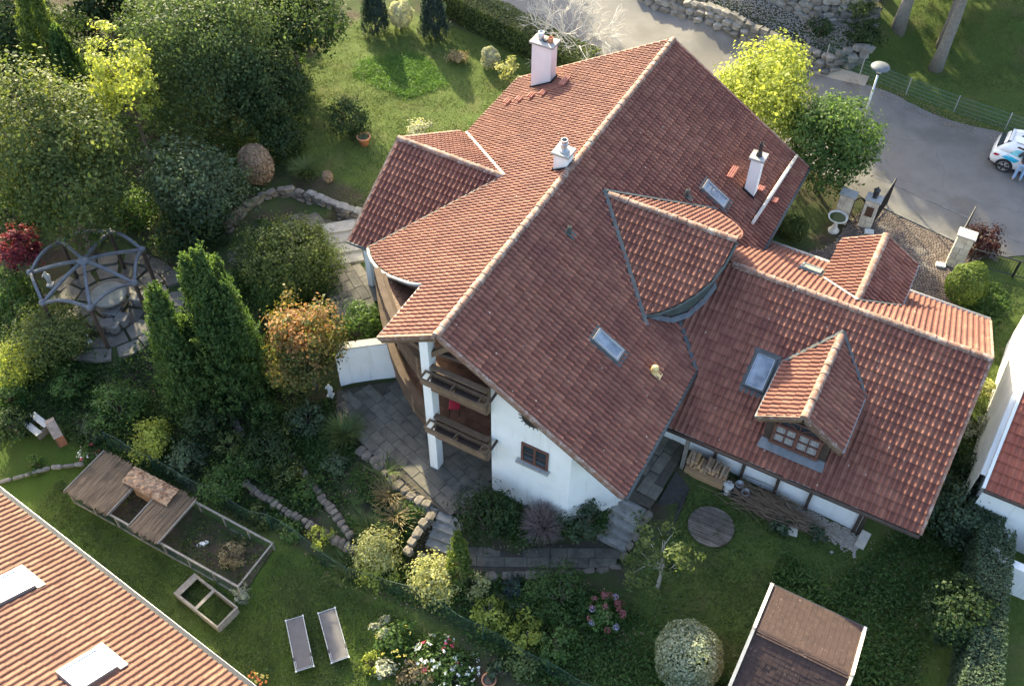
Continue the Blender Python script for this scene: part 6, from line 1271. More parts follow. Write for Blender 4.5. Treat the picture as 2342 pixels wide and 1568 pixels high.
def reeds(label, u, v, n, L, spread, mat, name='reed_clump'):
    P = G(u, v); t = thing(name, label, 'plant', tuple(P)); V = []; Q = []; tt_ = []
    for k in range(n):
        a = r.uniform(0, 2 * PI); rr = abs(r.normal(0, spread)); b0 = np.array([rr * math.cos(a), rr * math.sin(a), 0]); d = np.array([math.cos(a) * r.uniform(.1, .9), math.sin(a) * r.uniform(.1, .9), 1.]); d /= np.linalg.norm(d); l = L * r.uniform(.5, 1.2); w = np.array([-math.sin(a), math.cos(a), 0]) * .014
        p = [b0, b0 + d * l * .5, b0 + d * l * .8 + np.array([math.cos(a), math.sin(a), 0]) * l * .25 + np.array([0, 0, -.05 * l])]; i0 = len(V)
        for q, s_ in zip(p, (1, .9, .15)): V += [q - w * s_, q + w * s_]
        Q += [(i0, i0 + 1, i0 + 3, i0 + 2), (i0 + 2, i0 + 3, i0 + 5, i0 + 4)]; tt_ += [r.random()] * 2
    o = link('blades', rawmesh('reed_blades', np.array(V), np.array(Q), LM[mat], tt_), t); o['kind'] = 'stuff'
reeds('brown reed clump in the middle of the pond', 895, 1130, 260, .6, .34, 'straw'); reeds('green reed clump in the pond near the patio', 880, 1085, 220, .6, .3, 'grass'); reeds('dry sedge clump at the lower end of the pond', 905, 1180, 240, .55, .34, 'straw'); reeds('arching ornamental grass beside the patio edge', 790, 1000, 520, 1.0, .22, 'grass', 'ornamental_grass'); reeds('ornamental grass clump at the edge of the upper lawn', 700, 400, 420, .9, .22, 'grass', 'ornamental_grass'); reeds('green grass tuft at the foot of the pond', 845, 1215, 240, .7, .2, 'grass'); reeds('yellow grass clump by the fence under the blond bush', 800, 1300, 260, .7, .25, 'grass', 'ornamental_grass'); reeds('yellow-green grass tuft beside the white neighbour wall', 2255, 945, 260, .8, .2, 'grass', 'ornamental_grass')
pb = MB()
for k in range(900):
    f = r.random(); u = 860 + 130 * f + r.normal(0, 14) ; v = 1035 + 150 * f + r.normal(0, 16); P = at_z(u, v, -.22); s_ = r.uniform(.03, .08); a = r.uniform(0, 6)
    pb.add([(P[0] + s_ * math.cos(a + q * 1.57), P[1] + s_ * math.sin(a + q * 1.57), float(hz(P[0], P[1])) + .0) for q in range(4)] + [(P[0], P[1], float(hz(P[0], P[1])) + s_ * .9)], [(0, 1, 4), (1, 2, 4), (2, 3, 4), (3, 0, 4)])
tag(pb.build('pond_pebbles', M['rock']), 'grey pebbles on the pond margin beside the sandstones', 'pebbles', kind='stuff')
# ------------------------------------------------------------------ lawn furniture
def lounger(label, x, y, ang):
    z = float(hz(x, y)); t = thing('sun_lounger', label, 'sun lounger', (x, y, z), ang, 'sun loungers on the lower lawn'); L, W, H = 1.92, .60, .30
    alu = M['galv']; fr = MB()
    for s_ in (-1, 1): fr.tube([(-L / 2, s_ * W / 2, H), (L / 2, s_ * W / 2, H)], .016, 6)
    for e in (-1, 1): fr.tube([(e * L / 2, -W / 2, H), (e * L / 2, W / 2, H)], .016, 6)
    fr.build('frame', alu, t)
    fm = pmat('grey_mesh_fabric', (.105, .098, .10), (.135, .127, .13), 5, .85, .2, 120); g = MB(); n_ = 10
    A_ = [(-L / 2 + .02 + (L - .04) * i / n_, -W / 2 + .02, H + .004 - .02 * math.sin(PI * i / n_)) for i in range(n_ + 1)]; C_ = [(a[0], 0, a[2] - .018) for a in A_]; B_ = [(a[0], W / 2 - .02, a[2]) for a in A_]; g.strip(A_, C_); g.strip(C_, B_); g.build('sling', fm, t, smooth=True)
    for e in (-.82, .0, .80):
        m = MB(); m.tube([(e * L / 2, -W / 2, H), (e * L / 2 + .05, -W / 2, .02), (e * L / 2 + .05, W / 2, .02), (e * L / 2, W / 2, H)], .014, 6); m.build('leg', alu, t)
    for sx, sy in ((-1, -1), (-1, 1), (1, -1), (1, 1)): MB().box(sx * L / 2 - .03, sx * L / 2 + .03, sy * W / 2 - .03, sy * W / 2 + .03, H - .02, H + .025).build('corner_cap', plain('pale_plastic', (.6, .6, .6), .5), t, bevel=.01)
    for sy in (-1, 1): MB().box(.46, .58, sy * W / 2 - .03, sy * W / 2 + .03, H - .03, H + .035).build('hinge', M['black'], t)
    m = MB(); m.tube([(.60, -W / 2 + .05, H + .02), (L / 2 - .04, -W / 2 + .05, H + .02), (L / 2 - .04, W / 2 - .05, H + .02), (.60, W / 2 - .05, H + .02)], .009, 5); m.build('headrest_bow', alu, t)
lounger('left grey sun lounger on the lawn, nearer the tiled roof', -1.32, -7.64, math.radians(-42.5)); lounger('right grey sun lounger on the lawn, nearer the flower border', -.49, -6.83, math.radians(-40.5))
# garden fence with green netting
fp = [(-12.6, -4.75), (-10.3, -4.72), (-7.5, -4.70), (-4.8, -4.62), (-1.25, -4.86), (1.5, -4.5), (4.2, -4.62), (6.65, -4.55), (8.6, -4.6)]
gf = thing('garden_fence', 'sagging green wire netting fence between the two gardens', 'fence', (fp[0][0], fp[0][1], float(hz(*fp[0])))); O = np.array(gf.location)
FH = 1.05
for p in fp: MB().tube([np.array((*p, float(hz(*p)) - .1)) - O, np.array((*p, float(hz(*p)) + FH + .08)) - O], .025, 6).build('post', M['green_fence'], gf)
for a, b in zip(fp, fp[1:]):
    w = MB(); L = math.hypot(b[0] - a[0], b[1] - a[1]); k = int(L / .13); pt = lambda f, z: np.array((a[0] + (b[0] - a[0]) * f, a[1] + (b[1] - a[1]) * f + .04 * math.sin(f * 7), float(hz0(a[0] + (b[0] - a[0]) * f, a[1] + (b[1] - a[1]) * f)) + .03 + z - .06 * math.sin(PI * f) * z)) - O
    for i in range(1, k): w.beam(pt(i / k, 0), pt(i / k, FH), .0055)
    for z in np.arange(0, FH + .01, .175):
        for i in range(6): w.beam(pt(i / 6, z), pt((i + 1) / 6, z), .0055 if z < FH - .02 else .014)
    o = w.build('netting', M['green_fence'], gf); o['kind'] = 'stuff'
# ------------------------------------------------------------------ rabbit run, cold frame, bench and hut
rz_ = -1.5; rr_ = thing('rabbit_run', 'long wooden rabbit run with two reed mat roofs on the lawn', 'animal pen', (-8.25, -6.15, rz_))
x0, x1, y0, y1, h = -4.05, 4.0, -1.0, .95, .85
for y in (y0, y1):
    MB().beam((x0, y, h), (x1, y, h), .07, .05).build('top_rail', M['timber_grey'], rr_); MB().beam((x0, y, .05), (x1, y, .05), .05, .12).build('base_board', M['timber_grey'], rr_)
    for x in np.linspace(x0, x1, 8): MB().beam((x, y, 0), (x, y, h + .04), .06).build('post', M['timber_grey'], rr_)
for x in (x0, -2.0, -1.05, .40, x1): MB().beam((x, y0, h + .01), (x, y1, h + .01), .055, .045).build('cross_rail', M['timber_grey'], rr_)
nw = MB()
for y in (y0, y1):
    for x in np.arange(x0, x1, .09): nw.beam((x, y, .08), (x, y, h), .005)
    for z in np.arange(.12, h, .09): nw.beam((x0, y, z), (x1, y, z), .005)
for y in np.arange(y0, y1, .09): nw.beam((x1, y, .08), (x1, y, h), .005)
nw.build('netting', M['green_fence'], rr_)['kind'] = 'stuff'
r = rs()
for xa, xb in ((-4.15, -2.0), (-1.0, .42)):
    mat_ = thing_part('reed_mat', rr_)
    reed = MB(); 
    for y in np.arange(y0 - .12, y1 + .1, .034):
        j = r.uniform(-.05, .05); reed.beam((xa + j, y, h + .05 + r.uniform(0, .012)), (xb + j, y + r.normal(0, .01), h + .05 + r.uniform(0, .012)), .026, .02) if False else None
    for x in np.arange(xa, xb, .03):
        j0, j1 = r.uniform(-.10, .06), r.uniform(-.06, .10); reed.beam((x, y0 - .08 + j0, h + .05 + r.uniform(0, .015)), (x + r.normal(0, .012), y1 + .06 + j1, h + .05 + r.uniform(0, .015)), .026, .022)
    o = reed.build('reeds', M['reed'], mat_); o['kind'] = 'stuff'
    for x in (xa, xb): MB().beam((x, y0 - .1, h + .075), (x, y1 + .05, h + .075), .04, .035).build('batten', M['timber_grey'], mat_)
sl2 = MB().box(-1.0, .0, -.55, .2, .02, .06); sl2.build('floor_sheet', M['zinc'], rr_, (-.55, .1, 0)); MB().box(-.5, .5, -.45, .45, .02, .05).build('floor_sheet', M['concrete'], rr_, (1.45, .2, 0), .25)
hb = thing('wooden_hutch', 'wooden hutch box between the two reed mats', 'hutch', (-9.55, -5.55, -1.45)); wd = pmat('tan_plywood', (.34, .19, .11), (.45, .28, .17), 5, .8); m = MB()
MB().box(-.75, .75, -.32, .32, .12, .85).build('box', wd, hb); MB().box(-.35, .05, -.335, -.322, .2, .65).build('door', wd, hb); MB().box(-.8, .8, -.36, .36, .852, .90).build('lid', wd, hb)
for sx in (-.65, .65): MB().box(sx - .05, sx + .05, -.28, .28, -.1, .12).build('leg', wd, hb)
r = rs(); cl = MB(); nx_, ny_ = 30, 12; gridp = []
for i in range(nx_ + 1):
    for j in range(ny_ + 1): fx, fy = i / nx_, j / ny_; gridp.append((-1.25 + 2.2 * fx, -.42 + .75 * fy, .94 + .08 * abs(math.sin(fx * 19 + 4 * fy + 2 * math.sin(fy * 7))) + .04 * abs(math.sin(fy * 8 - fx * 6)) + .05 * r.random() - .25 * max(0, .25 - fy) - .1 * max(0, .2 - fx)))
cl.add(gridp, [(i * (ny_ + 1) + j, (i + 1) * (ny_ + 1) + j, (i + 1) * (ny_ + 1) + j + 1, i * (ny_ + 1) + j + 1) for i in range(nx_) for j in range(ny_)])
tag(cl.build('crumpled_tarp', pmat('crumpled_tan_paper', (.34, .20, .115), (.46, .32, .21), 5, .8, .5, 20, c3=(.20, .10, .06), s3=3.5, lo3=.48, hi3=.6), None, (-9.5, -5.5, -1.45)), 'crumpled tan cover lying on the wooden hutch', 'tarp')
rb = thing('rabbit', 'black and white rabbit on the soil inside the run', 'rabbit', (-6.82, -6.22, -1.44), .8); bw, nt, b = new_mat('black_white_fur'); nt.links.new(mixc(nt, ramp(nt, noise(nt, 6, 2), .47, .52), (.02, .02, .02), (.75, .74, .72)), b.inputs['Base Color']); b.inputs['Roughness'].default_value = .95
skin_mesh('body', [(-.16, 0, .09, .08), (-.04, 0, .11, .10), (.09, 0, .11, .075), (.17, 0, .16, .055), (.24, 0, .15, .035), (.14, .03, .24, .016), (.10, .04, .32, .018), (.14, -.03, .24, .016), (.10, -.04, .32, .018), (-.25, 0, .10, .035), (.10, .05, .03, .025), (.17, .05, .01, .02), (.10, -.05, .03, .025), (.17, -.05, .01, .02), (-.10, .08, .04, .04), (-.02, .09, .01, .025), (-.10, -.08, .04, .04), (-.02, -.09, .01, .025)], [(0, 1), (1, 2), (2, 3), (3, 4), (3, 5), (5, 6), (3, 7), (7, 8), (0, 9), (2, 10), (10, 11), (2, 12), (12, 13), (0, 14), (14, 15), (0, 16), (16, 17)], bw, rb, 1)
m = MB()
for i in range(26):
    for j in range(6): xa_, ya_ = -12.2 + i * .304, -7.05 + j * .3; m.add([(p, q, max(-1.52, float(hz(p, q))) + .045) for p, q in ((xa_, ya_), (xa_ + .304, ya_), (xa_ + .304, ya_ + .3), (xa_, ya_ + .3))], [(0, 1, 2, 3)])
tag(m.build('bare_soil', pmat('bare_pen_soil', (.045, .034, .025), (.075, .056, .041), 3, .95, .6, 20, c3=(.03, .045, .015), s3=1.2, lo3=.48, hi3=.62)), kind='structure')
shrub('dry_shrub', 'dry bush growing inside the rabbit run', 530, 1268, 34, .75, 'straw', .08, .6); shrub('low_shrub', 'pale bush between the run and the cold frame corner', 552, 1357, 22, .7, 'silver', .08, .8)
scatter('pen_weeds', 'weeds growing in the soil of the rabbit run', 'ground cover', [([(-7.6, -7), (-4.4, -7), (-4.4, -5.3), (-7.6, -5.3)], 1.0), ([(-12, -7), (-9, -7), (-9, -5.4), (-12, -5.4)], .5)], 420, .09, 'olive', .05, .16)
cf = thing('cold_frame', 'weathered wooden cold frame with two open compartments', 'cold frame', (-5.13, -7.98, -1.52), math.radians(-7)); X, Y, H_ = 1.08, .46, .42
for k in range(3):
    z0_ = .02 + k * .135
    for y in (-Y, Y): MB().box(-X, X, y - .018, y + .018, z0_, z0_ + .125).build('board', M['timber_grey'], cf)
    for x in (-X, X): MB().box(x - .018, x + .018, -Y + .02, Y - .02, z0_, z0_ + .125).build('board', M['timber_grey'], cf)
for a in ((-X - .03, -X + .22, -Y - .03, Y + .03), (-.1, .02, -Y - .03, Y + .03), (-X + .22, -.1, -Y - .03, -Y + .06), (-X + .22, -.1, Y - .06, Y + .03), (.02, X + .03, -Y - .025, -Y + .03), (.02, X + .03, Y - .03, Y + .025), (X - .03, X + .03, -Y + .03, Y - .03)): MB().box(*a, .425, .46).build('top_board', M['timber_grey'], cf)
bh = thing('garden_bench', 'pale wooden plank bench at the left edge beside the little hut', 'bench', (-15.75, -5.45, float(hz(-15.75, -5.45))), math.radians(-8))
for y, z in ((.18, .42), (-.22, .30)): MB().box(-.48, .48, y - .13, y + .13, z, z + .05).build('plank', pmat('whitewashed_plank', (.40, .39, .37), (.52, .51, .48), 6, .8), bh, bevel=.008)
for x in (-.38, .38): MB().box(x - .04, x + .04, -.3, .28, -.05, .298).build('leg', M['timber_grey'], bh)
ih = thing('insect_hotel', 'small wooden insect hotel with a pitched board roof', 'hut', (-14.75, -5.35, float(hz(-14.75, -5.35))), math.radians(-25)); brick = pmat('red_brown_wood', (.19, .075, .045), (.28, .13, .08), 5, .85, objrand=.2)
MB().box(-.42, .42, -.15, .15, 0, .75).build('back_board', brick, ih)
for k in range(4): MB().box(-.40, .40, -.20, -.153, .03 + k * .18, .17 + k * .18).build('nest_board', M['timber'], ih)
for s_ in (-1, 1): MB().beam((0, -.03, 1.13), (s_ * .54, -.03, .74), .36, .035).build('roof_board', pmat('pale_roof_board', (.20, .15, .125), (.32, .26, .22), 6, .85), ih)
MB().add([(-.42, -.15, .75), (.42, -.15, .75), (0, -.15, 1.08), (-.42, .15, .75), (.42, .15, .75), (0, .15, 1.08)], [(0, 1, 2), (5, 4, 3)]).build('gable', brick, ih)
m = MB(); pts = [G(u, v) for u, v in ((0, 1105), (60, 1090), (130, 1070), (200, 1062))]; kb = thing('bed_edging', 'grey stone edging between the soil bed and the lower lawn', 'stone border', tuple(pts[0]))
stone_line(kb, PALE, [tuple(p - pts[0]) for p in pts], .42, .16, .14, 0, zf=lambda x, y: -.02)
# ------------------------------------------------------------------ round deck, woodpile, brush
deckw = pmat('mossy_deck_wood', (.105, .085, .068), (.185, .16, .135), 5, .9, .4, 40, c3=(.06, .055, .035), s3=2.5, lo3=.5, hi3=.65, objrand=.3)
dk_ = thing('round_deck', 'round weathered plank cover lying on the grass', 'deck', (9.45, 2.55, float(hz(9.45, 2.55)) + .06), math.radians(2)); RD = .82; y = -RD + .02
while y < RD - .03:
    w = .10; c0 = math.sqrt(max(.01, RD * RD - y * y)); c1 = math.sqrt(max(.01, RD * RD - min(RD, y + w) ** 2)) if y + w < RD else .05; m = MB(); m.prism([(-c0, y), (c0, y), (c1, y + w - .012), (-c1, y + w - .012)], -.05, .02 + random.uniform(-.01, .01)); m.build('plank', deckw, dk_); y += w
wl_ = [pmat('split_log_a', (.40, .24, .12), (.52, .34, .19), 8, .85, objrand=.25), pmat('split_log_b', (.30, .20, .13), (.42, .30, .21), 8, .85, objrand=.25)]
wp_ = thing('firewood_stack', 'stack of split firewood under the annex eave', 'firewood', (8.5, 4.45, float(hz(8.5, 4.45)))); r = rs(); lgm = []
for k in range(6):
    a = r.uniform(0, 6); mm = MB(); pr_ = [(.075 * math.cos(a + q), .075 * math.sin(a + q)) for q in (0, 1.5, 2.6, 4.1)]; mm.add([(p[0], -.22, p[1]) for p in pr_] + [(p[0], .22, p[1]) for p in pr_], [(3, 2, 1, 0), (4, 5, 6, 7)] + [(i, (i + 1) % 4, 4 + (i + 1) % 4, 4 + i) for i in range(4)]); lgm.append(mm.mesh('log', wl_[k % 2]))
for row in range(6):
    for k in range(11):
        for dd in (0,): 
            if row == 5 and k in (3, 4, 9, 10): continue
            o = link('log', lgm[r.integers(0, 6)], wp_, (-.72 + k * .14 + r.normal(0, .012), r.normal(0, .03), .08 + row * .118), (r.normal(0, .06), r.uniform(0, 6), r.normal(0, .08)))
MB().box(-.75, .75, -.42, -.24, .0, .3).build('crate_front', wl_[0], wp_)
bp = thing('brush_pile', 'heap of cut brown branches along the annex wall', 'brush pile', (11.0, 4.25, float(hz(11.0, 4.25)))); tw = MB(); r = rs()
for k in range(420):
    c_ = Vector((r.normal(0, .75), r.normal(0, .22), abs(r.normal(.22, .13)))); a = r.normal(-.15, .45); L = r.uniform(.5, 1.9); d = Vector((math.cos(a), math.sin(a) * .55, r.normal(0, .14))) * L / 2
    tw.tube([c_ - d, c_ + Vector(r.normal(0, .05, 3)), c_ + d], [.014, .011, .004], 3, cap=False)
for i, v in enumerate(tw.v): tw.v[i] = (v[0], v[1], max(v[2], .0))
o = tw.build('twigs', pmat('brown_twig', (.13, .085, .055), (.24, .17, .115), 9, .9), bp); o['kind'] = 'stuff'
for i, (x, y, lb) in enumerate(((9.75, 4.45, 'small grey bucket lying by the firewood'), (10.05, 4.25, 'grey bucket standing beside the brush pile'))):
    t = thing('bucket', lb, 'bucket', (x, y, float(hz(x, y)) + .12)); MB().lathe([(.11, 0), (.15, .28), (.165, .285), (.165, .30), (.14, .30), (.1, .05)], 16).build('pail', M['galv'], t, smooth=True); MB().tube([(.15 * math.cos(a), .02, .29 + .13 * math.sin(a)) for a in np.linspace(0, PI, 8)], .006, 4).build('handle', M['black'], t)
tag(MB().lathe([(.16, 0), (.15, .5), (.2, .55), (.19, .62), (.12, .63)], 10, sy=.8).build('stone_post', M['statue'], None, (9.42, 4.15, float(hz(9.42, 4.15)) - .05)), 'short pale stone post at the end of the firewood', 'stone post')
r = rs(); gs = MB()
for _ in range(1100):
    x = r.uniform(11.2, 14.3); y = 4.55 + r.normal(0, .2) ; z = float(hz(x, y)) + .02; s_ = r.uniform(.04, .085); a = r.uniform(0, 6); gs.add([(x + s_ * math.cos(a + q * 1.57), y + s_ * math.sin(a + q * 1.57), z) for q in range(4)] + [(x, y, z + s_ * .8)], [(0, 1, 4), (1, 2, 4), (2, 3, 4), (3, 0, 4)])
tag(gs.build('drip_gravel', pmat('tan_cobble', (.28, .24, .19), (.40, .36, .31), 8, .9)), 'strip of tan cobble gravel along the annex wall', 'gravel', kind='stuff')
for (x, y, w, l, rz, lb) in ((12.05, 3.85, .34, .5, .2, 'loose square stone slab on the grass by the gravel'), (14.35, 4.75, .34, .75, -.1, 'loose grey slab leaning by the annex corner')): tag(MB().box(-w / 2, w / 2, -l / 2, l / 2, -.03, .05).build('stone_slab', M['pale_stone'], None, (x, y, float(hz(x, y)) + .04), rz, bevel=.012), lb, 'slab')
tag(sheet('dark_mulch', [(7.5, 3.9), (8.2, 3.6), (8.3, 1.6), (7.6, 1.1), (7.4, 2.6)], lambda x, y: float(hz(x, y)) + .035, pmat('dark_wet_mulch', (.03, .028, .027), (.055, .05, .045), 6, .9, .5, 30)), kind='structure')
# ------------------------------------------------------------------ flowers
def blooms(label, u, v, hw, n, mats, size, base='green', hr=.6, leafs=.1, name='flowering_plant'):
    t = shrub(name, label, u, v, hw, hr, base, leafs, .75, cat='plant', amp=.2); P = np.array(t.location); R_ = hw / px_per_m(P); r = rs()
    for mi, (mt, k) in enumerate(mats):
        D = rand_dirs(r, k, .15); C_ = D * np.array([R_, R_, R_ * hr]) * 1.03 + np.array([0, 0, R_ * hr * .92]); off = r.normal(0, 1, (k, n, 3)) * size * .4; 
        for q_ in range(k): V, Q, t_ = leaves(C_[q_] + off[q_], np.repeat(D[q_:q_ + 1], n, 0) * 1.5, size, .8, r); link('flower_head', rawmesh('petals', V, Q, LM[mt], t_), t)
    return t
P = np.array(hyd.location); R_ = 46 / px_per_m(P); r = rs()
for mt, k in (('rose', 16), ('lilac', 4)):
    for i in range(k):
        D = rand_dirs(r, 1, .1)[0]; c_ = D * np.array([R_, R_, R_ * .8]) * 1.0 + np.array([0, 0, R_ * .74]); V, Q, t_ = crown_shell(r, (.1, .1, .085), 60, .055)[0]; link('flower_head', rawmesh('hydrangea_bloom', V + c_, Q, LM[mt], t_), hyd)
blooms('white daisy-like flowers in the middle of the lower border', 1000, 1500, 52, 7, [('white', 26), ('pink', 7)], .08, hr=.5); blooms('white flowers near the bottom edge of the border', 1035, 1552, 40, 7, [('white', 16)], .08, hr=.45); blooms('small white flowers right of the pink bloom', 1065, 1525, 34, 6, [('white', 13)], .08, hr=.45)
blooms('yellow flowered clump behind the white leafed plant', 905, 1468, 46, 6, [('yellow', 12)], .07, hr=.55); shrub('white_leaf_plant', 'white-leaved plant at the corner of the flower border', 868, 1440, 26, .9, 'silver', .14, .8, cat='plant'); shrub('white_leaf_plant', 'pale variegated plant at the bottom of the border', 880, 1540, 34, .6, 'silver', .13, .8, cat='plant')
shrub('low_shrub', 'bright green low cushion at the edge of the border', 850, 1515, 24, .7, 'lime', .08, .9); shrub('low_shrub', 'dry golden perennial clump in the border', 950, 1540, 36, .6, 'straw', .09, .9); shrub('low_shrub', 'pale green perennials along the lower fence', 1190, 1515, 44, .55, 'grass', .10, .9); shrub('low_shrub', 'sunlit perennials beside the lower fence', 1200, 1450, 46, .6, 'lime', .10, .7); shrub('low_shrub', 'sunlit meadow plants above the lower fence', 1090, 1340, 36, .6, 'blond', .09, .7); shrub('low_shrub', 'leafy cabbage-like plant at the bottom edge', 1140, 1535, 26, .6, 'ivy', .14, .9, cat='plant')
blooms('orange and yellow flowers at the corner of the tiled roof', 590, 1556, 24, 6, [('fire', 12), ('yellow', 10)], .07, hr=.6); blooms('red and white flowers in the soil bed by the rabbit run', 205, 1040, 26, 6, [('white', 8), ('pink', 4)], .07, hr=.5); blooms('blue-violet flowers on the grass before the annex wall', 2000, 1345 - 240, 20, 5, [('lilac', 6)], .06, hr=.6) if False else None
shrub('low_shrub', 'blue-green leafy clump in front of the brush pile', 1790, 1205, 26, .7, 'ivy', .10, .9); shrub('low_shrub', 'bluish perennial beside the stone post', 1668, 1115, 18, .7, 'blue', .09, .9); shrub('low_shrub', 'dark leafy perennial under the annex downpipe', 1870, 1215, 24, .7, 'ivy', .10, .9)
# ------------------------------------------------------------------ neighbouring houses and shed
nh = thing('neighbour_house', 'neighbouring house with orange tiled roof in the lower left corner', 'house'); e0 = at_z(0, 1130, 2.0); e1 = at_z(560, 1568, 2.0); ed = (e1 - e0)[:2]; ed /= np.linalg.norm(ed); hd = np.array([ed[1], -ed[0]]); hd = hd if hd[1] < 0 else -hd; tn = .5
a_, b_ = hd * tn; z0_ = 2.0 - a_ * e0[0] - b_ * e0[1]
RN = Roof(nh, 'roof', M['tileo_piece'], M['tileo_field'], .215, .36, .05, .034); c0 = e0[:2] - ed * 5; c1 = e1[:2] + ed * 2.5
RN.slope(z0_, a_, b_, tuple(e0[:2]), [[tuple(c0), tuple(c1), tuple(c1 + hd * 6.5), tuple(c0 + hd * 6.5)]])
ridge_xy = (c0 + hd * 6.5, c1 + hd * 6.5); zr_ = z0_ + a_ * ridge_xy[0][0] + b_ * ridge_xy[0][1]
RN.slope(zr_ + a_ * ridge_xy[0][0] + b_ * ridge_xy[0][1], -a_, -b_, tuple(c0 + hd * 13), [[tuple(c0 + hd * 6.5), tuple(c1 + hd * 6.5), tuple(c1 + hd * 13), tuple(c0 + hd * 13)]]); RN.finish()
grey_g = pmat('slate_grey_gutter', (.035, .038, .044), (.05, .054, .06), 5, .5)
MB().beam((*(c0 - hd * .10), 1.94), (*(c1 - hd * .10), 1.94), .19, .12).build('gutter', grey_g, RN.roof); MB().tube([(*(c0 - hd * .20), 2.0), (*(c1 - hd * .20), 2.0)], .010, 6).build('gutter_lip', M['galv'], RN.roof)
wn_ = MB(); q0 = c0 + hd * .7 + ed * .5; q1 = c1 + hd * .7 - ed * .5; q2 = c1 + hd * 12.3 - ed * .5; q3 = c0 + hd * 12.3 + ed * .5
tnf = lambda x, y: min(z0_ + a_ * x + b_ * y, 2 * zr_ - (z0_ + a_ * x + b_ * y)) - .16
walls(wn_, [tuple(q0), tuple(q1), tuple(q2), tuple(q3), tuple(q0)], -2.2, tnf, .3); wn_.build('wall', M['stucco'], nh)
Nn_ = np.array([-a_, -b_, 1.]); Nn_ /= np.linalg.norm(Nn_); Vn = np.array([hd[0], hd[1], tn]); Vn /= np.linalg.norm(Vn); Un = np.array([ed[0], ed[1], 0])
glw = glass_mat('painted_sky_reflection_glass', (.78, .80, .82), .12)  # near-white base colour stands in for the sky reflected in the panes
def nskyl(u, v, w, l):
    A = at_plane(u, v, z0_, a_, b_) + Nn_ * .04; s_ = thing_part('skylight', nh)
    def bx(m, a, b, c, d, n0, n1): p = [A + Un * uu + Vn * vv + Nn_ * n for n in (n0, n1) for uu, vv in ((a, c), (b, c), (b, d), (a, d))]; m.add(p, [(0, 3, 2, 1), (4, 5, 6, 7), (0, 1, 5, 4), (1, 2, 6, 5), (2, 3, 7, 6), (3, 0, 4, 7)])
    f = MB(); bx(f, 0, w, 0, .08, 0, .14); bx(f, 0, w, l - .08, l, 0, .14); bx(f, 0, .08, .08, l - .08, 0, .14); bx(f, w - .08, w, .08, l - .08, 0, .14); f.build('frame', M['galv'], s_); g = MB(); bx(g, .08, w - .08, .08, l - .08, .05, .10); g.build('pane', glw, s_); m = MB(); bx(m, -.1, w + .1, -.3, -.005, .02, .06); m.build('apron', M['concrete'], s_)
nskyl(218, 1488, .98, 1.35); nskyl(35, 1308, .98, 1.35)
# right neighbour
nr = thing('neighbour_house', 'white neighbouring house with dark red roof at the right edge', 'house'); ex, ey, ez = 17.2, 6.75, 3.0; tr_ = .55
RR_ = Roof(nr, 'roof', M['tiler_piece'], M['tiler_field'], .24, .36, .04); RR_.slope(ez - tr_ * ey, 0, tr_, (ex, ey), [[(ex, ey), (ex + 9, ey), (ex + 9, ey + 5), (ex, ey + 5)]]); RR_.slope(ez + tr_ * (ey + 10), 0, -tr_, (ex, ey + 10), [[(ex, ey + 5), (ex + 9, ey + 5), (ex + 9, ey + 10), (ex, ey + 10)]]); RR_.finish()
w = MB(); walls(w, [(ex + 8.5, ey + .6), (ex + 8.5, ey + 9.4), (ex + .02, ey + 9.4), (ex + .02, ey + .45), (ex + 8.5, ey + .45)][::-1], .0, lambda x, y: ez + tr_ * (5 - abs(y - ey - 5)) - .15, .3); w.build('wall', M['stucco'], nr)
MB().tube([(ex - .02, ey - .08, ez - .03), (ex + 9, ey - .08, ez - .03)], .07, 8).build('gutter', M['timber_dark'], nr)
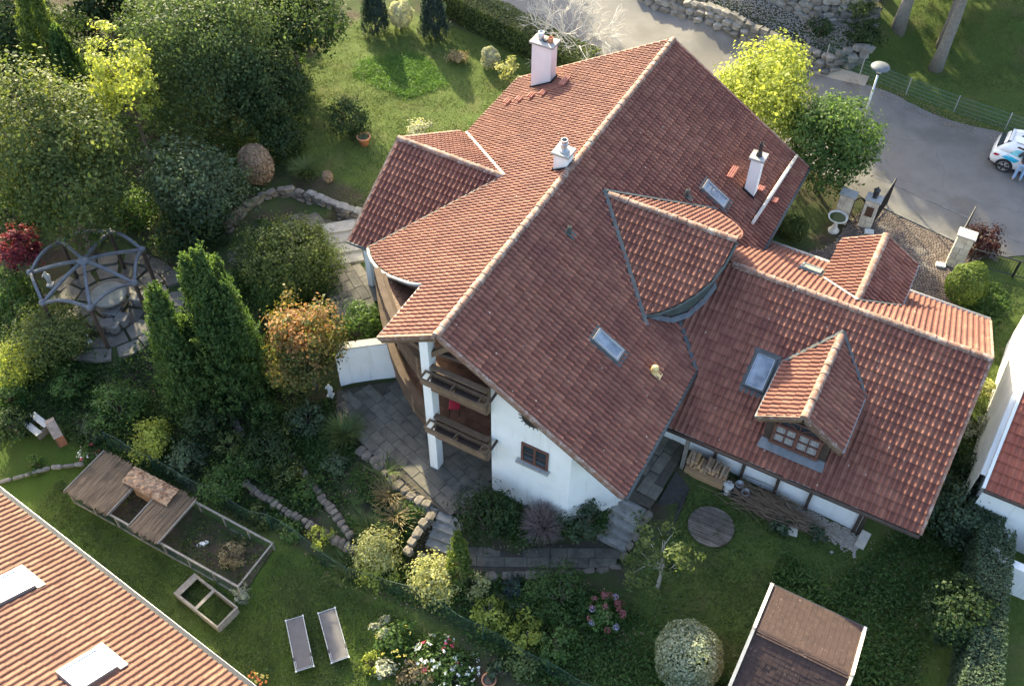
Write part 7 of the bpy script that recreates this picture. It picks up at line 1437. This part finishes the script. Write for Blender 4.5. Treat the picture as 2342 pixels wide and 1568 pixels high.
for s_ in (0, 10): MB().beam((ex - .06, ey + s_, ez - .02), (ex - .06, ey + 5, ez + tr_ * 5 - .02), .1, .2).build('white_verge_board', M['stucco'], nr)
w = MB(); walls(w, [(ex + .9, ey - 1.6), (ex + 6, ey - 1.6)], 0, lambda x, y: 1.7, .3); walls(w, [(ex + .9, ey + .4), (ex + .9, ey - 1.6)], 0, lambda x, y: 1.7, .3); w.build('low_wall', M['stucco'], nr)
# shed
sh = thing('garden_shed', 'wooden garden shed with brown shingle roof at the bottom edge', 'shed'); sy0, sz0, sry = .45, 2.0, -1.65; srz = 2.72; ts = (srz - sz0) / (sy0 - sry)
RS_ = Roof(sh, 'roof', M['shing_piece'], M['shing_field'], .17, .15, lip=.012, flat=True); RS_.slope(srz + ts * sry, 0, -ts, (12.14, sy0), [[(12.14, sy0), (15.12, sy0), (15.12, sry), (12.14, sry)]], .08); tsf = .5; RS_.slope(srz - tsf * sry, 0, tsf, (12.14, sry - 2.4), [[(12.14, sry), (15.12, sry), (15.12, sry - 2.4), (12.14, sry - 2.4)]], .08); RS_.finish(300)
for x in (12.10, 15.16):
    MB().beam((x, sy0, sz0 - .02), (x, sry, srz - .02), .1, .2).build('verge_board', pmat('cream_verge', (.55, .52, .46), (.66, .63, .57), 6, .7), sh); MB().beam((x, sry, srz - .02), (x, sry - 2.4, srz - tsf * 2.4 - .02), .1, .2).build('verge_board', M['pale_stone'], sh)
for i in range(16): x = 12.2 + i * .183; MB().prism([(x, sry - .12), (x + .175, sry - .12), (x + .175, sry + .1), (x, sry + .1)], lambda a, b: srz - .0 - (abs(b - sry) * .45) + .0, lambda a, b: srz + .035 - abs(b - sry) * .45 + .012).build('ridge_shingle', M['shing_piece'], sh)
MB().beam((12.0, sy0 + .04, sz0 - .04), (15.2, sy0 + .04, sz0 - .04), .07, .07).build('gutter', M['black'], sh)
w = MB(); walls(w, [(12.35, .25), (12.35, -3.8), (14.95, -3.8), (14.95, .25), (12.35, .25)], -.8, lambda x, y: min(srz - ts * (y - sry) if y > sry else srz - tsf * (sry - y), 9) - .1, .06); w.build('plank_wall', M['timber'], sh)
